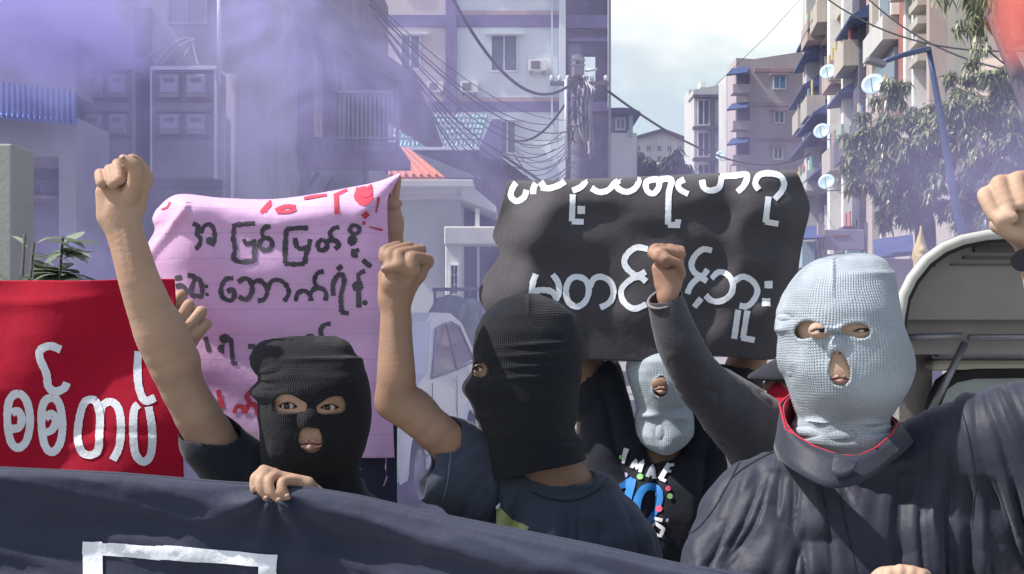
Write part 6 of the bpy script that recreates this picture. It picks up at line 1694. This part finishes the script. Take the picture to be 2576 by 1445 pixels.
for q in ((2052, 14, 2100, 44), (2165, 2, 2206, 40), (2050, 252, 2100, 275), (2030, 300, 2094, 340), (2028, 185, 2070, 240), (2138, 192, 2175, 220), (2036, 385, 2122, 420), (2236, 228, 2280, 248), (2052, 445, 2080, 458), (2044, 100, 2076, 118)): awn(*q)
# bay window high on the red part
f = MB(); slab(f, 2258, -40, 2292, 56, .2, .5); f = f.build('window', M['frame_white'], B); g = MB(); slab(g, 2263, -36, 2288, 50, .5, .53); g.build('pane', M['glass_dark'], f)
f = MB(); slab(f, 2234, 70, 2290, 130, .1, .7); f.build('balcony', M['apt_white'], B); f = MB(); slab(f, 2232, 150, 2290, 236, .05, .4); f.build('balcony', M['glass_dark'], B)
for k in range(4):
    f = MB(); slab(f, 2352, 5 + 46 * k, 2376, 24 + 46 * k, .3, .6); f.build('stair_flight', M['apt_cream'], B)
def dish_at(lab, u, v, ru, rv, place, ang=35):
    c = Vector(place); k = c.y / FPX; r = ru * k
    t = thing('satellite_dish', lab, 'satellite dish', tuple(c), 'satellite dishes on the flats')
    ax = Vector((-.45, -.8, .35)).normalized(); q = ax.to_track_quat('Z', 'Y').to_matrix(); v_ = [c - ax * r * .22]; f_ = []
    n = 24
    for j, rr_ in enumerate((.35, .7, 1.0)):
        for i in range(n):
            a = 2 * math.pi * i / n; v_.append(c + q @ Vector((r * rr_ * math.cos(a), r * rr_ * math.sin(a), -r * .22 * (1 - rr_ * rr_))))
    f_ = [(0, 1 + i, 1 + (i + 1) % n) for i in range(n)]
    for j in range(2): f_ += [(1+j*n+i, 1+(j+1)*n+i, 1+(j+1)*n+(i+1)%n, 1+j*n+(i+1)%n) for i in range(n)]
    o = me_obj('reflector', [tuple(p) for p in v_], f_, M['dish'], t, True); s_ = o.modifiers.new('thick', 'SOLIDIFY'); s_.thickness = .015
    mb = MB(); mb.tube([c - ax * r * .22 + q @ Vector((0, -r * .8, 0)), c + ax * r * .75], .012 * max(1, r), 6); mb.tube([c + ax * r * .7, c + ax * r * .85], .05 * r, 8); mb.build('feed_arm', M['steel_grey'], t, True)
    mb = MB(); mb.tube([c - ax * r * .25, c - ax * r * .3 - Vector((0, 0, r)), Vector((c.x, c.y, c.z - r)) - Vector(n3) * 1.0 if place is not None else c], .02, 6); mb.build('bracket', M['steel_grey'], t, True)
for lab, u, v, ru, rv in (('blue white satellite dish beside the second awning from the sky gap', 2083, 180, 21, 20), ('largest satellite dish, beside the blue street lamp arm', 2196, 211, 29, 26), ('satellite dish beside the lower left awning of the long flats', 2067, 329, 21, 19), ('lowest satellite dish, just above the black banner corner', 2079, 457, 21, 19)):
    dish_at(lab, u, v, ru, rv, onA(u, v, .9))
dish_at('small pale satellite dish on the mauve flats beside its lowest awning', 1811, 390, 12, 10, W(1811, 390, DM + 1.5))
dish_at('satellite dish half hidden by leaves behind the blue street lamp', 2379, 447, 17, 15, W(2379, 447, 22))
# --- plain slate flats behind the trees
DQ = 25.0
B = thing('apartment_block', 'plain slate blue wall of flats behind the hanging leaves at top right', 'building', (PX(2500, DQ), DQ + 4, 0))
mb = MB(); mb.prism([(PX(2386, DQ + 2), DQ + 2, 0), (PX(2760, DQ + 2), DQ + 2, 0), (PX(2760, DQ + 9), DQ + 9, 0), (PX(2400, DQ + 9), DQ + 9, 0)], (0, 0, 12.0)); mb.build('wall', M['apt_slate'], B)
window(B, 2490, 210, 2530, 290, DQ + 1.9, M['frame_white'], M['glass_blue'], w=4)
B = thing('gable_roof_house', 'house with a beige gabled roof half hidden in leaves behind the street lamp', 'building', (PX(2470, 19.), 20, 0))
part('wall', M['apt_cream'], B, [(2400, 250, 2620, 1030, 19.5, 3)])
sheet3('roof', mat('roof_beige', (0.42, 0.34, 0.28), .8, .1), B, [W(2440, 150, 21), W(2530, 150, 21), W(2505, 246, 18.8), W(2395, 244, 18.8)], .06)
window(B, 2488, 262, 2518, 330, 19.4, M['frame_white'], M['glass_blue'], w=4)
# --- street lamp
DJ = 14.0
B = thing('street_lamp', 'slim blue street lamp with a bent arm among the leaves', 'street lamp', tuple(W(2470, 860, DJ)[:2]) + (0.14,))
mb = MB(); mb.tube([(PX(2468, DJ), DJ, .14), W(2424, 600, DJ), W(2401, 503, DJ), W(2370, 313, DJ), W(2349, 195, DJ), W(2336, 124, DJ)], [.062, .054, .048, .04, .034, .03], 10); mb.build('pole', M['lamp_blue'], B, True)
mb = MB(); mb.tube([W(2336, 124, DJ), W(2322, 126, DJ - .1), W(2275, 138, DJ - .3), W(2222, 156, DJ - .5)], [.036, .034, .03, .026], 8); mb.build('arm', M['lamp_blue'], B, True)
mb = MB(); mb.box((-.16, -.06, -.035), (.06, .06, .035), Matrix.Translation(Vector(W(2214, 160, DJ - .52))) @ Matrix.Rotation(math.radians(16), 4, 'Y')); mb.build('lamp_head', M['steel_grey'], B, bevel=.015)
# --- trees on the right
tree('mango tree with drooping leaves left of the blue street lamp', 2255, 385, 16, 135, 185, .9, 12000, .115, .032, M['leaf_mango'], 41, Vector(W(2345, 640, 15.5)) * 1.0, (.1, .9), 'mango trees', blobs=120)
tree('mango tree with drooping leaves right of the blue street lamp', 2480, 370, 15, 165, 235, .9, 19000, .115, .032, M['leaf_mango'], 42, Vector(W(2500, 640, 15.0)), (.1, .9), 'mango trees', blobs=190)
tree('tall tree whose dark leaves hang into the top right corner', 2480, 10, 13.4, 110, 110, .5, 1000, .12, .03, M['leaf_mango'], 43, Vector(W(2700, 640, 13.0)), (.3, 1.2), 'mango trees', blobs=26)
# --- stalls under the trees
DV = 20.0
B = thing('market_stall', 'roadside stall with a purple grey sign board under the mango tree', 'stall', (PX(2120, DV), DV + .5, 0))
part('sign_board', mat('sign_board', (0.30, 0.27, 0.36), .7, .15, 4), B, [(2073, 578, 2174, 629, DV, .08)], .01)
part('sign_mark', M['apt_red'], B, [(2096, 592, 2140, 596, DV - .01, .009)])
part('counter', M['apt_white'], B, [(2060, 640, 2180, 1020, DV + .2, .8)])
for uu in (2062, 2178): part('post', M['steel_grey'], B, [(uu, 560, uu + 5, 1020, DV + .05, .06)])
sheet3('canopy', M['awning_blue'], B, [W(2010, 572, DV + 1), W(2075, 568, DV + 1), W(2068, 600, DV - .3), W(2016, 602, DV - .3)], .03)
part('goods', M['tin_teal'], B, [(2134, 629, 2166, 644, DV + .05, .2)]); part('goods', M['dish'], B, [(2018, 608, 2050, 672, DV + .3, .3)]); part('goods', M['apt_peach'], B, [(2058, 566, 2072, 606, DV - .1, .08)])
DV2 = 17.0
B = thing('market_stall', 'roadside stall with a dark blue awning just left of the truck canopy', 'stall', (PX(2240, DV2), DV2 + .5, 0))
sheet3('canopy', M['awning_blue'], B, [W(2196, 606, DV2 + .9), W(2296, 592, DV2 + .9), W(2300, 640, DV2 - .2), W(2200, 650, DV2 - .2)], .03)
part('counter', M['apt_mauve'], B, [(2196, 652, 2330, 1080, DV2 + .1, .8)])
for uu in (2216, 2290): part('post', M['frame_white'], B, [(uu, 545, uu + 4, 1080, DV2 + .9, .05)])
B = thing('market_umbrella', 'stall umbrella with an orange edge leaning under the mango tree', 'umbrella', (PX(2330, 18.), 18, 0))
sheet3('canopy', mat('umbrella_grey', (0.40, 0.38, 0.40), .8, .1), B, [W(2300, 478, 18.6), W(2362, 448, 18.6), W(2366, 505, 17.6), W(2308, 530, 17.6)], .02)
sheet3('canopy_edge', mat('umbrella_orange', (0.75, 0.36, 0.14), .7, .1), B, [W(2294, 492, 17.55), W(2354, 456, 17.55), W(2358, 470, 17.5), W(2299, 506, 17.5)], .02)
mb = MB(); mb.tube([(PX(2330, 18.), 18.1, 0), W(2332, 470, 18.1)], .03, 8); mb.build('pole', M['steel_grey'], B, True)
t = thing('straw_bundle', 'upright yellow straw bundle beside the truck canopy rim', 'straw', (PX(2314, 8.), 8, 0))
s = SDF(.01); s.cap((PX(2316, 8.), 8, 0), W(2314, 640, 8.), .05, .045, .02); s.cap(W(2314, 640, 8), W(2318, 566, 8), .05, .008, .02); s.build('straw', mat('straw', (0.62, 0.50, 0.24), .9, .2, 20, .5, 60, stretch=(5, 5, .4)), t, disp=folds(30, .02, (1, 1, .1), seed=2.))

# --- white car behind the pink cloth
B = thing('parked_car', 'white hatchback parked at the kerb between the pink cloth and the black balaclava', 'car', (-1.44, 10.7, 0), None, math.radians(-7.5))
def loc(o_, v, f, m, nm, sm=True, bev=0, P=None):
    return me_obj(nm, v, f, m, P or B, sm, None, True)
# side outline in local coordinates: y along the car (negative towards the camera), z up
prof = [(-1.75, .32), (-1.9, .55), (-1.86, .86), (-1.2, .98), (-.62, 1.08), (.0, 1.52), (.35, 1.60), (1.1, 1.60), (1.6, 1.50), (1.98, 1.12), (2.12, .92), (2.16, .60), (2.08, .32)]
hw_ = lambda z: .84 - max(0, z - .95) ** 1.3 * .24
v_, f_ = [], []
xs = (-1, -.96, -.5, .5, .96, 1)
for x in xs:
    for (y, z) in prof:
        sc = 1.0 if abs(x) < .99 else .985
        v_.append((x * hw_(z), y * sc, z if abs(x) < .99 else (z - .02 if z > 1.3 else z)))
n = len(prof)
for i in range(len(xs) - 1):
    for j in range(n): f_.append((i*n+j, i*n+(j+1)%n, (i+1)*n+(j+1)%n, (i+1)*n+j))
f_ += [tuple(range(n)), tuple((len(xs)-1)*n+j for j in range(n))[::-1]]
o = loc(None, v_, f_, M['car_white'], 'car_body', False); b_ = o.modifiers.new('bevel', 'BEVEL'); b_.width = .03; b_.segments = 2
def side(pts, off): return [(hw_(z) + off, y, z) for y, z in pts]
def sidepoly(nm, pts, off, th, m, P=None):
    mb = MB(); mb.prism([(hw_(z) + off, y, z) for y, z in pts], (th, 0, 0)); return mb.build(nm, m, P or B, local=True)
w1 = sidepoly('side_window', [(.72, 1.08), (.72, 1.44), (.95, 1.49), (1.3, 1.44), (1.62, 1.18), (1.66, 1.12)], -.006, .012, M['car_glass'])
w2 = sidepoly('side_window', [(-.45, 1.06), (.12, 1.42), (.64, 1.48), (.64, 1.08)], -.006, .012, M['car_glass'])
for w_, pts in ((w1, [(.70, 1.06), (.70, 1.46), (.95, 1.51), (1.32, 1.46), (1.65, 1.19), (1.70, 1.10), (.70, 1.06)]), (w2, [(-.50, 1.04), (.12, 1.45), (.66, 1.50), (.66, 1.06), (-.50, 1.04)])):
    mb = MB(); mb.tube([(hw_(z) + .008, y, z) for y, z in pts], .011, 6); mb.build('window_trim', M['steel_grey'], w_, True, local=True)
for y in (.55, 1.48):
    mb = MB(); mb.tube([(hw_(.98) + .02, y, .97), (hw_(.98) + .035, y + .06, .975), (hw_(.98) + .02, y + .16, .975)], .013, 8); mb.build('door_handle', M['car_white'], B, True, local=True)
for y in (-.50, .68, 1.72):
    mb = MB(); mb.tube([(hw_(.6) + .001, y, .38), (hw_(.98) + .001, y, 1.0)], .004, 4); mb.build('door_gap', M['rubber'], B, True, local=True)
mb = MB(); mb.tube([(.845, -1.0, .42), (.845, .9, .42)], .018, 6); mb.build('sill_trim', M['steel_grey'], B, True, local=True)
for y in (-1.15, 1.42):
    for sx in (-1, 1):
        wh = MB(); wh.tube([(sx * .66, y, .32), (sx * .70, y, .32), (sx * .83, y, .32), (sx * .86, y, .32)], [.27, .32, .32, .27], 24); ty = wh.build('wheel', M['rubber'], B, True, local=True)
        wh = MB(); wh.tube([(sx * .80, y, .32), (sx * .865, y, .32)], [.20, .19], 20); wh.build('rim', M['steel_grey'], ty, True, local=True)
        ar = MB(); ar.tube([(sx * .842, y + .37 * math.cos(a), .34 + .37 * math.sin(a)) for a in np.linspace(0, math.pi, 13)], .02, 6); ar.build('wheel_arch', M['car_white'], B, True, local=True)
sidepoly('tail_lamp', [(1.96, .98), (2.0, 1.08), (2.06, .98), (2.06, .84)], -.02, .03, mat('lamp_red', (.4, .02, .02), .2))

# --- covered truck on the right
DU = 4.2
B = thing('covered_truck', 'open backed truck with white arched canopy rim and cream cab at the right edge', 'truck', (PX(2560, DU), DU + 1.5, 0))
arch = [(2256, 1000), (2258, 880), (2262, 800), (2272, 745), (2294, 700), (2330, 655), (2372, 624), (2420, 604), (2480, 592), (2576, 585), (2700, 584), (2800, 592), (2880, 612), (2940, 650), (2975, 700), (2990, 800), (2992, 1000)]
rim = MB(); rim.tube([W(u, v, DU) for u, v in arch], .019, 10); rim.build('canopy_rim', M['truck_white'], B, True)
rim = MB(); rim.tube([W(2626 + (u - 2626) * .965, 584 + (v - 584) * .965 + 14, DU + .02) for u, v in arch], .011, 8); rim.build('rim_seal', M['rubber'], B, True)
v_, f_ = [], []
SK = (2256 - U0) / FPX + .03          # the truck stands at an angle, its bed running away along this line of sight
for k, dd in enumerate((DU, DU + .9, DU + 1.9)):
    for (u, v) in arch: v_.append(W(u, v, DU) + np.array((SK * (dd - DU), dd - DU, .0)))
n = len(arch)
for k in range(2):
    for j in range(n - 1): f_.append((k*n+j, k*n+j+1, (k+1)*n+j+1, (k+1)*n+j))
o = me_obj('canopy', v_, f_, M['truck_dark'], B, True); s_ = o.modifiers.new('thick', 'SOLIDIFY'); s_.thickness = .02; s_.offset = 1
M['truck_grey'] = mat('truck_grey', (0.25, 0.23, 0.225), 0.8, 0.08, 4, 0.1, 40, dirt=(0.20, 0.185, 0.18), dirt_scale=3)
P_ = [W(2626 + (u - 2626) * .975, 584 + (v - 584) * .975 + 10, DU) + np.array((.02, .10, 0)) for u, v in arch[2:-1]]
mb = MB(); mb.prism([tuple(p) for p in P_], (0, .04, 0)); hp = mb.build('hatch_panel', M['truck_grey'], B)
for (u0, v0, u1, v1) in ((2452, 620, 2780, 634), (2425, 645, 2800, 651), (2395, 664, 2820, 667)):
    part('panel_groove', M['truck_dark'], hp, [(u0, v0, u1, v1, DU + .085, .02)])
mb = MB(); mb.tube([W(2318, 683, DU + .09), W(2330, 672, DU + .08), W(2352, 668, DU + .09)], .006, 6); mb.build('panel_handle', M['rubber'], hp, True)
for k, dd in enumerate((.35, .75, 1.15, 1.55)):
    rb = MB(); rb.tube([W(2626 + (u - 2626) * .975, 584 + (v - 584) * .975 + 8, DU) + np.array((SK * dd, dd, 0)) for u, v in arch[2:-2]], .016, 8); rb.build('roof_rib', M['steel_grey'], B, True)
for uu in ((2262, 2420), (2436, 2985)):
    rb = MB(); rb.tube([W(uu[0], 850, DU + .10), W(uu[1], 845, DU + .10)], .012, 8); rb.build('cross_bar', M['steel_grey'], B, True)
part('lower_panel', M['truck_grey'], B, [(2258, 800, 2985, 892, DU + .16, .04)])
DX = DU + .32
part('cab_roof', M['truck_cream'], B, [(2345, 904, 2980, 934, DX + .03, .3)], .02)
part('cab_trim', M['steel_grey'], B, [(2360, 888, 2980, 898, DX - .06, .06)])
mb = MB(); mb.tube([W(2428, 862, DX - .16), W(2330, 1060, DX - .16)], .014, 8); mb.build('brace', M['steel_grey'], B, True)
part('cab_back', M['truck_cream'], B, [(2330, 1062, 2980, 1330, DX + .1, .1), (2960, 932, 2980, 1062, DX + .1, .1)])
part('side_panel', M['truck_grey'], B, [(2262, 880, 2345, 1330, DX + .12, .05)])
wf = [(2336, 1068), (2350, 1010), (2368, 968), (2400, 945), (2450, 934), (2700, 930), (2950, 932), (2960, 1068)]
fr_ = MB(); fr_.tube([W(u, v, DX + .06) for u, v in wf], .03, 8); fr_ = fr_.build('cab_window', M['rubber'], B, True)
mb = MB(); mb.prism([W(u, v, DX + .1) for u, v in wf], (0, .02, 0)); mb.build('pane', M['truck_glass'], fr_)
part('tailgate', M['truck_white'], B, [(2250, 1150, 2992, 1420, DU, .05)], .01)
part('bed', M['truck_dark'], B, [(2250, 1330, 2992, 1420, DU + .06, .9)])
for uu in (2330, 2900):
    wh = MB(); c = np.array((PX(uu, DU + 1), DU + .7, .34)); wh.tube([c - np.array((.1, 0, 0)), c - np.array((.07, 0, 0)), c + np.array((.07, 0, 0)), c + np.array((.1, 0, 0))], [.28, .34, .34, .28], 24); wh.build('wheel', M['rubber'], B, True)
# ------------------------------------------------------------------ smoke
def smoke(name, lo, hi, col, dens, build):
    mb = MB(); mb.box(lo, hi); o = mb.build(name); o['kind'] = 'stuff'
    m = bpy.data.materials.new(name); m.use_nodes = True; nt = m.node_tree; nt.nodes.clear()
    out = nd(nt, 'ShaderNodeOutputMaterial'); pv = nd(nt, 'ShaderNodeVolumePrincipled')
    pv.inputs['Color'].default_value = col + (1,); pv.inputs['Anisotropy'].default_value = 0.1
    pv.inputs['Density'].default_value = dens
    tc = nd(nt, 'ShaderNodeTexCoord'); sp = nd(nt, 'ShaderNodeSeparateXYZ'); nt.links.new(tc.outputs['Object'], sp.inputs[0])
    d = build(nt, tc.outputs['Object'], sp.outputs)
    nt.links.new(mth(nt, 'MULTIPLY', d, dens), pv.inputs['Density'])
    nt.links.new(pv.outputs[0], out.inputs['Volume']); o.data.materials.append(m)
    return o
def sstep(nt, x, a, b):
    n = nt.nodes.new('ShaderNodeMapRange'); n.interpolation_type = 'SMOOTHSTEP'
    n.inputs['From Min'].default_value = a; n.inputs['From Max'].default_value = b
    nt.links.new(x, n.inputs['Value']); return n.outputs['Result']
def purple(nt, co, xyz):
    """a thin lilac veil over the street with dense billowing plumes high on the left"""
    x, y, z = xyz[0], xyz[1], xyz[2]
    def blob(c, r, amt):
        v = nd(nt, 'ShaderNodeVectorMath', operation='SUBTRACT'); nt.links.new(co, v.inputs[0]); v.inputs[1].default_value = c
        w = nd(nt, 'ShaderNodeVectorMath', operation='DIVIDE'); nt.links.new(v.outputs[0], w.inputs[0]); w.inputs[1].default_value = r
        l = nd(nt, 'ShaderNodeVectorMath', operation='LENGTH'); nt.links.new(w.outputs[0], l.inputs[0])
        return mth(nt, 'MULTIPLY', sstep(nt, l.outputs['Value'], 1.0, 0.15), amt)
    mp3 = nd(nt, 'ShaderNodeMapping'); mp3.inputs['Scale'].default_value = (1, .45, 1); nt.links.new(co, mp3.inputs[0])
    n3 = nd(nt, 'ShaderNodeTexNoise', Scale=1.7, Detail=6.0, Roughness=0.6, Distortion=0.7); nt.links.new(mp3.outputs[0], n3.inputs['Vector'])
    bill = mth(nt, 'ADD', mth(nt, 'MULTIPLY', sstep(nt, n3.outputs['Fac'], 0.44, 0.60), 1.5), 0.04)
    left = sstep(nt, x, 0.2, -1.8); right = sstep(nt, x, 1.9, 3.4)
    gap = mth(nt, 'SUBTRACT', 1.0, mth(nt, 'MULTIPLY', mth(nt, 'MULTIPLY', sstep(nt, x, 0.3, 1.2), sstep(nt, z, 2.4, 3.2)), 0.95))
    base = mth(nt, 'ADD', 0.115, mth(nt, 'ADD', mth(nt, 'MULTIPLY', left, 0.08), mth(nt, 'MULTIPLY', right, 0.13)))
    base = mth(nt, 'MULTIPLY', base, mth(nt, 'ADD', mth(nt, 'MULTIPLY', bill, 0.6), 0.6))
    pl = None
    for c, r, amt in (((-3.0, 6.9, 3.45), (1.3, 1.0, .8), 2.8), ((-2.35, 6.9, 3.3), (.8, .9, .5), 1.5), ((-1.55, 7.0, 3.35), (.8, .9, .6), 1.3), ((-1.05, 7.0, 2.8), (.8, .9, .8), .9), ((-2.3, 7.0, 2.0), (.8, .8, .5), .35), ((-.2, 7.2, 2.3), (.7, .9, .5), .22), ((.35, 7.4, 2.3), (.45, .8, .35), .5)):
        q = blob(c, r, amt); pl = q if pl is None else mth(nt, 'ADD', pl, q)
    return mth(nt, 'MULTIPLY', mth(nt, 'ADD', base, mth(nt, 'MULTIPLY', pl, bill)), gap)
SM = smoke('purple_smoke', (-6.8, 5.9, 0.02), (6.6, 8.2, 5.6), (0.67, 0.63, 0.992), 1.0, purple)
def red(nt, co, xyz):
    mp = nd(nt, 'ShaderNodeVectorMath', operation='DISTANCE'); nt.links.new(co, mp.inputs[0]); mp.inputs[1].default_value = tuple(W(2592, 40, 9.0))
    n = nd(nt, 'ShaderNodeTexNoise', Scale=3.0, Detail=4.0, Distortion=0.8); nt.links.new(co, n.inputs['Vector'])
    r = mth(nt, 'SUBTRACT', mp.outputs['Value'], mth(nt, 'MULTIPLY', mth(nt, 'SUBTRACT', n.outputs['Fac'], 0.5), 0.5))
    return sstep(nt, r, 0.40, 0.12)
c_ = W(2592, 40, 9.0)
smoke('red_smoke', tuple(c_ - .55), tuple(c_ + .55), (0.97, 0.36, 0.30), 5.0, red)
